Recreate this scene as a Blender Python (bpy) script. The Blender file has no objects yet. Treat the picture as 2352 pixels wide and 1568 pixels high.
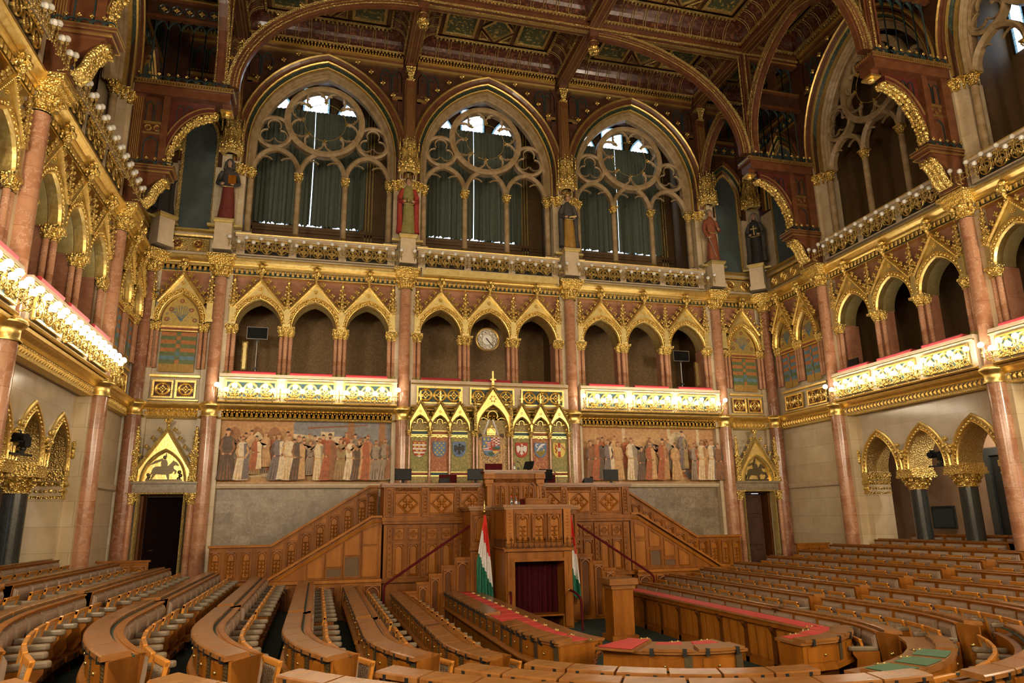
import bpy, math, random
from math import sin, cos, pi, sqrt, atan2, radians
from mathutils import Matrix, Vector
random.seed(7)
S = bpy.context.scene
COL = S.collection
# ---------------------------------------------------------------- camera
DW = 24.49                      # distance from the camera to the end wall
CAMX = -5.733
cam = bpy.data.objects.new('camera', bpy.data.cameras.new('camera'))
COL.objects.link(cam)
cam.data.lens = 1645.5 * 36 / 2352
cam.data.sensor_width = 36
cam.data.clip_end = 200
_p, _y, _r = 0.24446, 0.26144, -0.01494
_F = Vector((sin(_y)*cos(_p), cos(_y)*cos(_p), sin(_p)))
_R = Vector((cos(_y), -sin(_y), 0)); _U = _R.cross(_F)
_R2 = _R*cos(_r) + _U*sin(_r); _U2 = _U*cos(_r) - _R*sin(_r)
cam.matrix_world = Matrix(((_R2.x, _U2.x, -_F.x, CAMX), (_R2.y, _U2.y, -_F.y, 0), (_R2.z, _U2.z, -_F.z, 0), (0, 0, 0, 1)))
S.camera = cam
# ---------------------------------------------------------------- view and world
S.view_settings.view_transform = 'Standard'
S.view_settings.look = 'None'
S.view_settings.exposure = 1.2
S.view_settings.gamma = 1.0
S.view_settings.use_curve_mapping = False
S.cycles.use_denoising = True
S.cycles.max_bounces = 5
S.cycles.diffuse_bounces = 3
S.cycles.glossy_bounces = 3
S.cycles.transmission_bounces = 3
S.cycles.sample_clamp_indirect = 6
S.cycles.caustics_reflective = False
S.cycles.caustics_refractive = False
wd = bpy.data.worlds.new('world'); S.world = wd; wd.use_nodes = True
wd.node_tree.nodes['Background'].inputs[0].default_value = (0.62, 0.75, 1.0, 1)
wd.node_tree.nodes['Background'].inputs[1].default_value = 1.0
LAMP_E = 15.0                   # emission of the lit globe lamps
DAY_E = 2.6                     # emission of the daylit leaded panes
def light(name, loc, power, radius=.15, col=(1, .87, .68), kind='POINT', aim=None, angle=1.2):
    l = bpy.data.lights.new(name, kind); l.energy = power; l.color = col
    l.shadow_soft_size = radius
    if kind == 'SPOT': l.spot_size = angle; l.spot_blend = .6
    o = bpy.data.objects.new(name, l); COL.objects.link(o); o.location = loc
    if aim: o.rotation_euler = (Vector(aim)-Vector(loc)).to_track_quat('-Z', 'Y').to_euler()
    return o
# the globe lamps of the gallery bays behind the camera
for i, (x, y) in enumerate(((-10.9, 5.5), (-10.9, -.5), (10.9, 5.5), (10.9, -.5), (-6, -5.3), (0, -5.3), (6, -5.3))):
    light('gallery_lamp_light', (x, y, 4.3), 620, .5)
# ---------------------------------------------------------------- materials
MATS = {}
def _n(t, kind, **kw):
    n = t.nodes.new(kind)
    for k, v in kw.items():
        if k in n.inputs: n.inputs[k].default_value = v
        else: setattr(n, k, v)
    return n
def mat(name, c1, c2=None, scale=4.0, rough=.5, metal=0.0, bump=0.0, bscale=20.0, btype='noise', stretch=(1, 1, 1), detail=5.0,
        lo=.35, hi=.65, coat=0.0, emit=None, joint=None, spec=.5, swap=False, sheen=0.0, vein=None, rvar=0.0):
    m = bpy.data.materials.new(name); m.use_nodes = True; t = m.node_tree; L = t.links
    b = t.nodes['Principled BSDF']
    b.inputs['Roughness'].default_value = rough; b.inputs['Metallic'].default_value = metal
    b.inputs['Specular IOR Level'].default_value = spec
    b.inputs['Coat Weight'].default_value = coat; b.inputs['Coat Roughness'].default_value = .12
    b.inputs['Sheen Weight'].default_value = sheen
    b.inputs['Base Color'].default_value = (*c1, 1)
    tc = _n(t, 'ShaderNodeTexCoord'); mp = _n(t, 'ShaderNodeMapping'); L.new(tc.outputs['Object'], mp.inputs[0])
    mp.inputs['Scale'].default_value = stretch
    out = None
    if c2:
        nz = _n(t, 'ShaderNodeTexNoise', Scale=scale, Detail=detail, Roughness=.6); L.new(mp.outputs[0], nz.inputs['Vector'])
        rp = _n(t, 'ShaderNodeValToRGB'); e = rp.color_ramp.elements
        e[0].position, e[1].position = lo, hi; e[0].color = (*c1, 1); e[1].color = (*c2, 1)
        L.new(nz.outputs['Fac'], rp.inputs[0]); out = rp.outputs[0]
        if rvar:
            mr = _n(t, 'ShaderNodeMapRange'); mr.inputs['To Min'].default_value = rough-rvar; mr.inputs['To Max'].default_value = rough+rvar
            L.new(nz.outputs['Fac'], mr.inputs[0]); L.new(mr.outputs[0], b.inputs['Roughness'])
    if vein:   # thin pale veins in polished marble
        vn = _n(t, 'ShaderNodeTexNoise', Scale=vein[1], Detail=7.0, Roughness=.65); L.new(mp.outputs[0], vn.inputs['Vector'])
        r2 = _n(t, 'ShaderNodeValToRGB'); e = r2.color_ramp.elements
        e[0].position = .485; e[0].color = (0, 0, 0, 1); e[1].position = .515; e[1].color = (0, 0, 0, 1)
        k = r2.color_ramp.elements.new(.5); k.color = (1, 1, 1, 1)
        L.new(vn.outputs['Fac'], r2.inputs[0])
        mx = _n(t, 'ShaderNodeMixRGB'); mx.inputs[2].default_value = (*vein[0], 1)
        L.new(r2.outputs[0], mx.inputs[0])
        if out: L.new(out, mx.inputs[1])
        else: mx.inputs[1].default_value = (*c1, 1)
        out = mx.outputs[0]
    if joint:  # (block length, block height, joint colour, bias) masonry joints in the u-z plane
        sx = _n(t, 'ShaderNodeSeparateXYZ'); L.new(tc.outputs['Object'], sx.inputs[0])
        cb = _n(t, 'ShaderNodeCombineXYZ')
        if swap: L.new(sx.outputs['Y'], cb.inputs['X'])
        else:
            ad = _n(t, 'ShaderNodeMath', operation='ADD'); L.new(sx.outputs['X'], ad.inputs[0]); L.new(sx.outputs['Y'], ad.inputs[1]); L.new(ad.outputs[0], cb.inputs['X'])
        L.new(sx.outputs['Z'], cb.inputs['Y'])
        br = _n(t, 'ShaderNodeTexBrick', Scale=1.0); L.new(cb.outputs[0], br.inputs['Vector'])
        br.inputs['Brick Width'].default_value = joint[0]; br.inputs['Row Height'].default_value = joint[1]
        br.inputs['Mortar Size'].default_value = .006; br.inputs['Mortar Smooth'].default_value = .3
        br.inputs['Color1'].default_value = (1, 1, 1, 1); q = joint[3]; br.inputs['Color2'].default_value = (q, q*.96, q*.9, 1)
        br.inputs['Mortar'].default_value = (*joint[2], 1)
        mu = _n(t, 'ShaderNodeMixRGB', blend_type='MULTIPLY'); mu.inputs[0].default_value = 1
        if out: L.new(out, mu.inputs[1])
        else: mu.inputs[1].default_value = (*c1, 1)
        L.new(br.outputs[0], mu.inputs[2]); out = mu.outputs[0]
    if out: L.new(out, b.inputs['Base Color'])
    if bump:
        if btype == 'noise': bn = _n(t, 'ShaderNodeTexNoise', Scale=bscale, Detail=4.0); o = bn.outputs['Fac']
        else: bn = _n(t, 'ShaderNodeTexVoronoi', Scale=bscale, feature='SMOOTH_F1' if btype == 'smooth' else 'F1'); o = bn.outputs['Distance']
        L.new(mp.outputs[0], bn.inputs['Vector'])
        bp = _n(t, 'ShaderNodeBump', Strength=bump, Distance=.05); L.new(o, bp.inputs['Height']); L.new(bp.outputs[0], b.inputs['Normal'])
    if emit:
        b.inputs['Emission Color'].default_value = (*emit[0], 1); b.inputs['Emission Strength'].default_value = emit[1]
    MATS[name] = m
    return m
mat('gold', (.82, .575, .165), (.95, .74, .30), 9, rough=.36, metal=.94, bump=.12, bscale=14, rvar=.05)
mat('gold_relief', (.72, .50, .13), (.95, .74, .29), 26, rough=.38, metal=.92, bump=.75, bscale=20, btype='vor')
mat('gold_fine', (.66, .47, .13), (.95, .76, .32), 40, rough=.40, metal=.9, bump=.8, bscale=48, btype='vor')
mat('gold_pale', (.64, .52, .21), (.78, .65, .30), 6, rough=.46, metal=.85, bump=.1, bscale=30)
mat('gold_dark', (.46, .32, .11), (.68, .50, .19), 18, rough=.42, metal=.85, bump=.6, bscale=30, btype='vor')
mat('stone', (.56, .45, .29), (.68, .57, .40), 2.2, rough=.42, joint=(.9, .55, (.62, .58, .52), .86), bump=.05)
mat('stone_side', (.66, .53, .33), (.76, .64, .44), 1.6, rough=.30, joint=(1.5, .62, (.6, .55, .48), .9), bump=.03)
mat('stone_trim', (.60, .47, .31), (.68, .55, .38), 6, rough=.45, bump=.08)
mat('grey_marble', (.225, .165, .10), (.32, .25, .16), 3.0, rough=.36, joint=(.55, .36, (.8, .8, .8), .70), vein=((.5, .44, .34), 5.0))
mat('polished_stone', (.54, .46, .34), (.62, .54, .42), 2, rough=.14, joint=(1.4, .7, (.75, .72, .68), .94))
mat('window_stone', (.28, .185, .085), (.45, .33, .19), 3.5, rough=.45, bump=.12, bscale=12, detail=7)
mat('red_marble', (.42, .185, .095), (.58, .30, .17), 2.6, rough=.18, vein=((.66, .42, .29), 2.6), detail=7, joint=(50, .62, (.6, .55, .5), .80))
mat('red_panel', (.40, .17, .10), (.52, .25, .155), 2.4, rough=.28, vein=((.6, .36, .25), 3), detail=7, joint=(1.3, .8, (.6, .55, .5), .85))
mat('brown_marble', (.27, .105, .06), (.38, .17, .09), 2.6, rough=.18, vein=((.52, .34, .24), 2.6), detail=7, joint=(50, .7, (.55, .5, .45), .85))
mat('granite', (.022, .026, .026), (.06, .065, .06), 40, rough=.22)
mat('oak', (.185, .057, .004), (.30, .102, .009), 5, rough=.40, stretch=(1, 1, .18), spec=.22, detail=6)
mat('oak_light', (.275, .092, .008), (.39, .142, .016), 5, rough=.38, stretch=(1, 1, .2), spec=.22)
mat('oak_dark', (.075, .022, .003), (.13, .042, .006), 5, rough=.42, stretch=(1, 1, .2), spec=.2)
mat('oak_top', (.20, .078, .018), (.28, .118, .032), 7, rough=.26, stretch=(.3, 1, 1), spec=.4, coat=.12)
mat('oak_relief', (.11, .034, .006), (.25, .088, .015), 14, rough=.42, bump=.9, bscale=24, btype='vor', spec=.3)
mat('seat_wood', (.46, .165, .018), (.58, .23, .03), 5, rough=.28, coat=.25)
mat('ceil_wood', (.105, .036, .016), (.17, .060, .024), 4, rough=.32, coat=.2)
mat('ceil_dark', (.050, .018, .009), (.085, .032, .016), 5, rough=.45)
mat('ceil_red', (.062, .016, .010), (.19, .07, .033), 9, rough=.28, lo=.52, hi=.60, coat=.3)
mat('ceil_green', (.06, .075, .035), (.45, .30, .08), 8, rough=.40, lo=.54, hi=.60)
mat('maroon_wood', (.085, .018, .014), (.12, .03, .02), 6, rough=.3)
mat('verdigris', (.030, .060, .062), (.055, .095, .095), 9, rough=.35, metal=.3)
mat('green_band', (.010, .028, .020), (.16, .14, .04), 22, rough=.5, lo=.56, hi=.62)
mat('teal_ground', (.012, .045, .055), (.02, .07, .08), 10, rough=.5)
mat('dark_red_ground', (.09, .015, .012), rough=.5)
mat('leather', (.27, .19, .135), (.33, .235, .17), 8, rough=.30, bump=.05, bscale=60)
mat('arm_leather', (.155, .115, .072), (.20, .155, .10), 8, rough=.36, spec=.35)
mat('rattan', (.16, .08, .04), (.50, .40, .28), 60, rough=.6, lo=.45, hi=.5)
mat('carpet', (.006, .022, .017), (.011, .034, .026), 60, rough=.95)
mat('red_cloth', (.35, .012, .018), (.42, .02, .028), 10, rough=.8, sheen=.3)
mat('red_velvet', (.065, .002, .004), (.095, .003, .007), 10, rough=.8, spec=.2)
mat('maroon_curtain', (.040, .003, .006), (.062, .004, .009), 10, rough=.9, spec=.15)
mat('red_blotter', (.50, .030, .028), (.56, .04, .035), 20, rough=.55)
mat('green_blotter', (.045, .13, .062), (.06, .16, .08), 20, rough=.55)
mat('brass', (.45, .34, .12), rough=.3, metal=.9)
mat('brass_dark', (.11, .085, .045), (.16, .125, .07), 60, rough=.4, metal=.7)
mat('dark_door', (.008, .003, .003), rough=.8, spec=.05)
mat('dark_green_felt', (.02, .05, .035), rough=.8)
mat('black_metal', (.012, .013, .012), rough=.4)
mat('black_plastic', (.008, .008, .009), rough=.45, spec=.2)
mat('screen', (.004, .004, .005), rough=.35, spec=.15)
mat('grey_metal', (.42, .42, .42), rough=.35, metal=.9)
mat('white_paint', (.8, .8, .76), rough=.5)
mat('wallpaper', (.20, .115, .04), (.28, .17, .065), 22, rough=.6, lo=.48, hi=.54)
mat('gallery_brown', (.11, .06, .022), (.14, .08, .03), 5, rough=.7)
mat('slate_panel', (.055, .075, .078), (.07, .092, .092), 3, rough=.6)
mat('teal_curtain', (.065, .095, .078), (.14, .15, .11), 14, rough=.85, stretch=(3, 3, .6))
mat('pink_wall', (.34, .215, .13), (.42, .27, .17), 2, rough=.5)
mat('white_globe', (.80, .78, .72), rough=.15)
mat('lit_globe', (1, 1, 1), rough=.3, emit=((1.0, .89, .70), LAMP_E))
mat('lit_spot', (1, 1, 1), rough=.3, emit=((1.0, .93, .85), 40))
mat('day_glass', (.4, .5, .6), rough=.2, emit=((.60, .78, 1.0), DAY_E))
mat('day_border', (.1, .2, .3), (.5, .5, .5), 30, rough=.2, emit=((.20, .42, .55), DAY_E*.16))
mat('mosaic', (.44, .31, .075), (.58, .42, .13), 12, rough=.4, metal=.5)
mat('damask_green', (.21, .20, .045), (.44, .33, .08), 24, rough=.5, lo=.52, hi=.57)
mat('damask_red', (.36, .09, .032), (.55, .27, .07), 24, rough=.5, lo=.53, hi=.58)
mat('damask_gold', (.26, .185, .05), (.46, .33, .10), 18, rough=.5, lo=.48, hi=.56)
mat('damask_lattice', (.60, .43, .16), (.16, .05, .025), 26, rough=.5, lo=.5, hi=.54)
for nm, c in dict(cloth_green=(.085, .11, .04), cloth_orange=(.30, .11, .028), cloth_blue=(.085, .145, .18), cloth_ochre=(.27, .155, .03), flag_red=(.62, .035, .022), flag_white=(.80, .76, .74),
                  flag_green=(.012, .13, .075), h_red=(.30, .03, .014), h_blue=(.095, .15, .26), h_white=(.62, .58, .52), h_gold=(.62, .42, .10), h_black=(.03, .03, .028), h_olive=(.17, .13, .015),
                  h_green=(.03, .08, .03), skin=(.36, .20, .12), hair=(.05, .025, .012), robe_slate=(.05, .045, .042), robe_wine=(.13, .025, .016), robe_olive=(.21, .19, .06), robe_gold=(.30, .16, .03),
                  robe_black=(.022, .022, .02), robe_rust=(.22, .065, .028), veil_grey=(.22, .19, .16), robe_red=(.28, .03, .02), p_sky=(.19, .18, .18), p_sand=(.42, .25, .11), p_tan=(.34, .17, .07),
                  p_brown=(.20, .085, .035), p_rust=(.30, .085, .03), p_white=(.56, .43, .29), p_dark=(.085, .055, .035), p_grey=(.24, .18, .125), p_blue=(.15, .115, .105), p_flesh=(.42, .22, .11),
                  p_wall=(.40, .215, .09), p_arch=(.27, .125, .05), p_cream=(.52, .40, .24), p_olive=(.25, .17, .07)).items():
    k0 = 1.35 if nm[:2] in ('p_', 'h_', 'cl') else 1.15
    cc = tuple(min(.9, k*1.3*k0) for k in c)
    mat(nm, tuple(min(.8, k*.85*k0) for k in c), cc, 9, rough=.62, bump=.04)
def MM(*names): return [MATS[n] for n in names]
# ---------------------------------------------------------------- mesh helpers (z up; on a wall: x along it, -y out into the room)
class MB:
    def __init__(s): s.v, s.f, s.m, s.s = [], [], [], []
    def add(s, vs, fs, m=0, sm=False):
        k = len(s.v); s.v += [tuple(p) for p in vs]
        for f in fs: s.f.append([k+i for i in f]); s.m.append(m); s.s.append(sm)
        return s
    def box(s, x0, x1, y0, y1, z0, z1, m=0):
        vs = [(x, y, z) for z in (z0, z1) for y in (y0, y1) for x in (x0, x1)]
        return s.add(vs, [(0, 2, 3, 1), (4, 5, 7, 6), (0, 1, 5, 4), (2, 6, 7, 3), (0, 4, 6, 2), (1, 3, 7, 5)], m)
    def bevbox(s, x0, x1, y0, y1, z0, z1, b=.02, m=0):
        """a box with chamfered corners all round its front (-y) face"""
        vs = [(x0, y1, z0), (x1, y1, z0), (x1, y1, z1), (x0, y1, z1), (x0, y0+b, z0), (x1, y0+b, z0), (x1, y0+b, z1), (x0, y0+b, z1),
              (x0+b, y0, z0+b), (x1-b, y0, z0+b), (x1-b, y0, z1-b), (x0+b, y0, z1-b)]
        return s.add(vs, [(0, 3, 2, 1), (8, 9, 10, 11)] + [(i, (i+1) % 4, 4+(i+1) % 4, 4+i) for i in range(4)] + [(4+i, 4+(i+1) % 4, 8+(i+1) % 4, 8+i) for i in range(4)], m)
    def prism(s, pts, y0, y1, m=0, caps=True):
        """polygon in x-z (counter-clockwise seen from -y) between y0 (front) and y1"""
        n = len(pts); vs = [(x, y0, z) for x, z in pts] + [(x, y1, z) for x, z in pts]
        fs = [(i, n+i, n+(i+1) % n, (i+1) % n) for i in range(n)]
        if caps: fs += [tuple(range(n)), tuple(range(2*n-1, n-1, -1))]
        return s.add(vs, fs, m)
    def hprism(s, pts, z0, z1, m=0):
        """polygon in x-y between two heights"""
        n = len(pts); vs = [(x, y, z0) for x, y in pts] + [(x, y, z1) for x, y in pts]
        return s.add(vs, [(i, (i+1) % n, n+(i+1) % n, n+i) for i in range(n)] + [tuple(range(n-1, -1, -1)), tuple(range(n, 2*n))], m)
    def xprism(s, pts, x0, x1, m=0):
        """polygon in y-z between x0 and x1"""
        n = len(pts); vs = [(x0, y, z) for y, z in pts] + [(x1, y, z) for y, z in pts]
        return s.add(vs, [(i, n+i, n+(i+1) % n, (i+1) % n) for i in range(n)] + [tuple(range(n)), tuple(range(2*n-1, n-1, -1))], m)
    def flat(s, pts, y, m=0):
        return s.add([(x, y, z) for x, z in pts], [tuple(range(len(pts)))], m)
    def disc(s, cx, cz, r, y, m=0, n=16, a0=0, rz=None):
        return s.flat([(cx+r*cos(a0+2*pi*i/n), cz+(rz or r)*sin(a0+2*pi*i/n)) for i in range(n)], y, m)
    def sweep(s, path, prof, m=0, closed=False, sm=False, pclosed=False):
        """moulding along a path in x-z: prof = (outward, y) pairs; outward is to the left of the direction of travel"""
        n = len(path); k = len(prof); vs = []
        for i in range(n):
            a = path[i-1] if (i or closed) else None; b = path[i]; c = path[(i+1) % n] if (i < n-1 or closed) else None
            def nd(p, q):
                dx, dz = q[0]-p[0], q[1]-p[1]; l = sqrt(dx*dx+dz*dz) or 1; return -dz/l, dx/l
            if a is None: nx, nz = nd(b, c)
            elif c is None: nx, nz = nd(a, b)
            else:
                n1, n2 = nd(a, b), nd(b, c); nx, nz = n1[0]+n2[0], n1[1]+n2[1]; l = nx*nx+nz*nz
                q = 2/l if l > .5 else 2; nx, nz = nx*q, nz*q
            vs += [(b[0]+nx*o, y, b[1]+nz*o) for o, y in prof]
        fs = []
        for i in range(n if closed else n-1):
            j = (i+1) % n
            for t in range(k if pclosed else k-1):
                u = (t+1) % k; fs.append((i*k+t, j*k+t, j*k+u, i*k+u))
        if pclosed and not closed: fs += [tuple(range(k-1, -1, -1)), tuple((n-1)*k+t for t in range(k))]
        return s.add(vs, fs, m, sm)
    def tube(s, path, r, n=8, m=0, sm=True, caps=True):
        """round bar along 3-D points; r a number or one per point"""
        P = [Vector(p) for p in path]; k = len(P); rs = r if isinstance(r, (list, tuple)) else [r]*k
        vs = []; up = None
        for i in range(k):
            d = (P[min(i+1, k-1)]-P[max(i-1, 0)]).normalized()
            if up is None: up = Vector((0, 0, 1)) if abs(d.z) < .9 else Vector((0, 1, 0))
            a = up.cross(d)
            if a.length < 1e-6: a = Vector((1, 0, 0)).cross(d)
            a.normalize(); b = d.cross(a); up = b
            vs += [P[i]+(a*cos(2*pi*j/n)+b*sin(2*pi*j/n))*rs[i] for j in range(n)]
        fs = [(i*n+j, i*n+(j+1) % n, (i+1)*n+(j+1) % n, (i+1)*n+j) for i in range(k-1) for j in range(n)]
        s.add(vs, fs, m, sm)
        if caps: s.add(vs[:n], [tuple(range(n-1, -1, -1))], m); s.add(vs[-n:], [tuple(range(n))], m)
        return s
    def lathe(s, cx, cy, prof, n=16, m=0, sm=True, a0=0.0, a1=2*pi, cap=True):
        """prof: (radius, z) from bottom to top"""
        full = abs(a1-a0-2*pi) < 1e-6; q = n if full else n+1
        vs = [(cx+r*cos(a0+(a1-a0)*j/n), cy+r*sin(a0+(a1-a0)*j/n), z) for r, z in prof for j in range(q)]
        fs = [(i*q+j, i*q+(j+1) % q, (i+1)*q+(j+1) % q, (i+1)*q+j) for i in range(len(prof)-1) for j in range(n)]
        s.add(vs, fs, m, sm)
        if cap and full:
            k = (len(prof)-1)*q; s.add(vs[k:k+q], [tuple(range(q))], m)
        return s
    def ball(s, c, r, m=0, n=8, k=5, sx=1, sy=1, sz=1):
        vs = [(c[0], c[1], c[2]-r*sz)]
        for i in range(1, k):
            a = -pi/2+pi*i/k
            vs += [(c[0]+r*sx*cos(a)*cos(2*pi*j/n), c[1]+r*sy*cos(a)*sin(2*pi*j/n), c[2]+r*sz*sin(a)) for j in range(n)]
        vs.append((c[0], c[1], c[2]+r*sz)); t = len(vs)-1
        fs = [(0, 1+(j+1) % n, 1+j) for j in range(n)] + [(1+i*n+j, 1+i*n+(j+1) % n, 1+(i+1)*n+(j+1) % n, 1+(i+1)*n+j) for i in range(k-2) for j in range(n)]
        fs += [(t, 1+(k-2)*n+j, 1+(k-2)*n+(j+1) % n) for j in range(n)]
        return s.add(vs, fs, m, True)
    def spandrel(s, path, ztop, y0, y1, m=0, ms=None):
        """wall from an arch curve (x ascending) up to ztop (a number or a function of x); soffit gets material ms"""
        zt = ztop if callable(ztop) else (lambda x: ztop)
        for (xa, za), (xb, zb) in zip(path, path[1:]):
            a, b = zt(xa), zt(xb)
            s.add([(xa, y0, za), (xb, y0, zb), (xb, y0, b), (xa, y0, a), (xa, y1, za), (xb, y1, zb), (xb, y1, b), (xa, y1, a)],
                  [(0, 1, 2, 3), (5, 4, 7, 6), (3, 2, 6, 7)], m)
            s.add([(xa, y0, za), (xb, y0, zb), (xb, y1, zb), (xa, y1, za)], [(0, 3, 2, 1)], m if ms is None else ms)
        return s
    def obj(s, name, mats, parent=None, loc=(0, 0, 0), rz=0.0, bevel=0.0):
        me = bpy.data.meshes.new(name); me.from_pydata(s.v, [], s.f)
        for mm in (mats if isinstance(mats, (list, tuple)) else [mats]): me.materials.append(MATS[mm] if isinstance(mm, str) else mm)
        me.polygons.foreach_set('material_index', s.m); me.polygons.foreach_set('use_smooth', s.s); me.update()
        o = bpy.data.objects.new(name, me); COL.objects.link(o)
        if parent: o.parent = parent
        o.location = loc; o.rotation_euler = (0, 0, rz)
        if bevel:
            b = o.modifiers.new('bevel', 'BEVEL'); b.width = bevel; b.segments = 2; b.limit_method = 'ANGLE'
        return o
def at(o, loc, rz=0.0): o.location = loc; o.rotation_euler = (0, 0, rz); return o
def tag(o, label, cat, group=None):
    o['label'] = label; o['category'] = cat
    if group: o['group'] = group
    return o
def thing(name, label, cat, loc=(0, 0, 0), rz=0.0, group=None):
    o = bpy.data.objects.new(name, None); COL.objects.link(o); o.empty_display_size = .1
    o.location = loc; o.rotation_euler = (0, 0, rz)
    return tag(o, label, cat, group)
def struct(o): o['kind'] = 'structure'; return o
def kids(o): return [c for c in list(o.children)]
def dup(root, loc, rz, label=None, group=None):
    r = root.copy(); COL.objects.link(r); r.location = loc; r.rotation_euler = (0, 0, rz)
    if label: r['label'] = label
    if group: r['group'] = group
    for ch in KID[root.name] if root.name in KID else kids(root):
        c = ch.copy(); COL.objects.link(c); c.parent = r
        for g in kids(ch):
            d = g.copy(); COL.objects.link(d); d.parent = c
    return r
KID = {}
def twin(o, parent, loc=None, rz=0.0):
    """another part with the same mesh"""
    c = o.copy(); COL.objects.link(c); c.parent = parent
    if loc is not None: c.location = loc; c.rotation_euler = (0, 0, rz) if not isinstance(rz, tuple) else rz
    return c
class Placer:
    """hands out a thing the first time and copies of it afterwards"""
    def __init__(s, make): s.make, s.root = make, None
    def put(s, loc, rz, label, group=None):
        if s.root is None:
            s.root = s.make(); at(s.root, loc, rz); s.root['label'] = label
            if group: s.root['group'] = group
            return s.root
        return dup(s.root, loc, rz, label, group)
def wl(w, s, z=0.0, d=0.0):
    """a place on a wall: s along it (from the middle of the end wall, or from the corner), d out into the room"""
    if w == 'B': return (s, DW-d, z), 0.0
    if w == 'R': return (11.5-d, DW-s, z), -pi/2
    return (-11.5+d, DW-s, z), pi/2
def pointed(a, h, n=8, cx=0.0, z0=0.0):
    """two-centred arch from (-a, z0) up to (0, z0+h) and down to (a, z0)"""
    R = (a*a+h*h)/(2*a); t1 = atan2(h, R-a); L = []
    for i in range(n+1):
        t = t1*i/n; L.append((-(a-R+R*cos(t))*1.0, R*sin(t)))
    return [(cx+x, z0+z) for x, z in L] + [(cx-x, z0+z) for x, z in L[-2::-1]]
def arc(cx, cz, r, a0, a1, n):
    return [(cx+r*cos(a0+(a1-a0)*i/n), cz+r*sin(a0+(a1-a0)*i/n)) for i in range(n+1)]
ORD = ['first', 'second', 'third', 'fourth', 'fifth', 'sixth', 'seventh', 'eighth', 'ninth', 'tenth', 'eleventh', 'twelfth', 'thirteenth', 'fourteenth', 'fifteenth', 'sixteenth', 'seventeenth', 'eighteenth', 'nineteenth', 'twentieth',
       'twenty-first', 'twenty-second', 'twenty-third', 'twenty-fourth', 'twenty-fifth']
# ---------------------------------------------------------------- the setting: floor tiers, walls, galleries
YC = 11.9                                   # centre of the curved end of the benches
RX = [2.56 + 1.19*i for i in range(12)]    # bench rows: distance from the axis (row 0 = ministers desk)
def row_floor(i): return -2.75 if i < 1 else -2.75 + .15*(i-1)
def stadium(r, y1, n=40):
    return [(-r, y1)] + [(r*cos(pi+pi*k/n), YC+r*sin(pi+pi*k/n)) for k in range(n+1)] + [(r, y1)]
fl = MB()
fl.box(-16, 16, -8, 25.2, -2.9, -2.75)
for i in range(2, 11):
    r0 = RX[i]-1.02; r1 = RX[i+1]-1.02 if i < 10 else 15.8
    z = row_floor(i); a = stadium(r0, 24.7); b = stadium(r1, 24.7)
    for k in range(len(a)-1):
        fl.add([(*a[k], z), (*a[k+1], z), (*b[k+1], z), (*b[k], z), (*a[k], z-.16), (*a[k+1], z-.16)], [(0, 3, 2, 1), (0, 1, 5, 4)])
struct(fl.obj('floor', ['carpet']))
WM = MM('stone', 'grey_marble', 'red_panel', 'wallpaper', 'gallery_brown', 'ceil_dark', 'stone_trim', 'gold', 'gold_pale', 'polished_stone', 'gold_dark', 'pink_wall', 'stone_side')
ARC_A, ARC_H, ARC_Z = .70, .90, 6.45        # gallery arches
def bigarch(o, n=14, zleg=12.35, u0=0.0):
    a = 3.05-o; R = 4.07-o; h = sqrt(R*R-1.02*1.02)
    return [(u0-a, zleg)] + pointed(a, h, n, u0, 13.2) + [(u0+a, zleg)]
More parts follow.
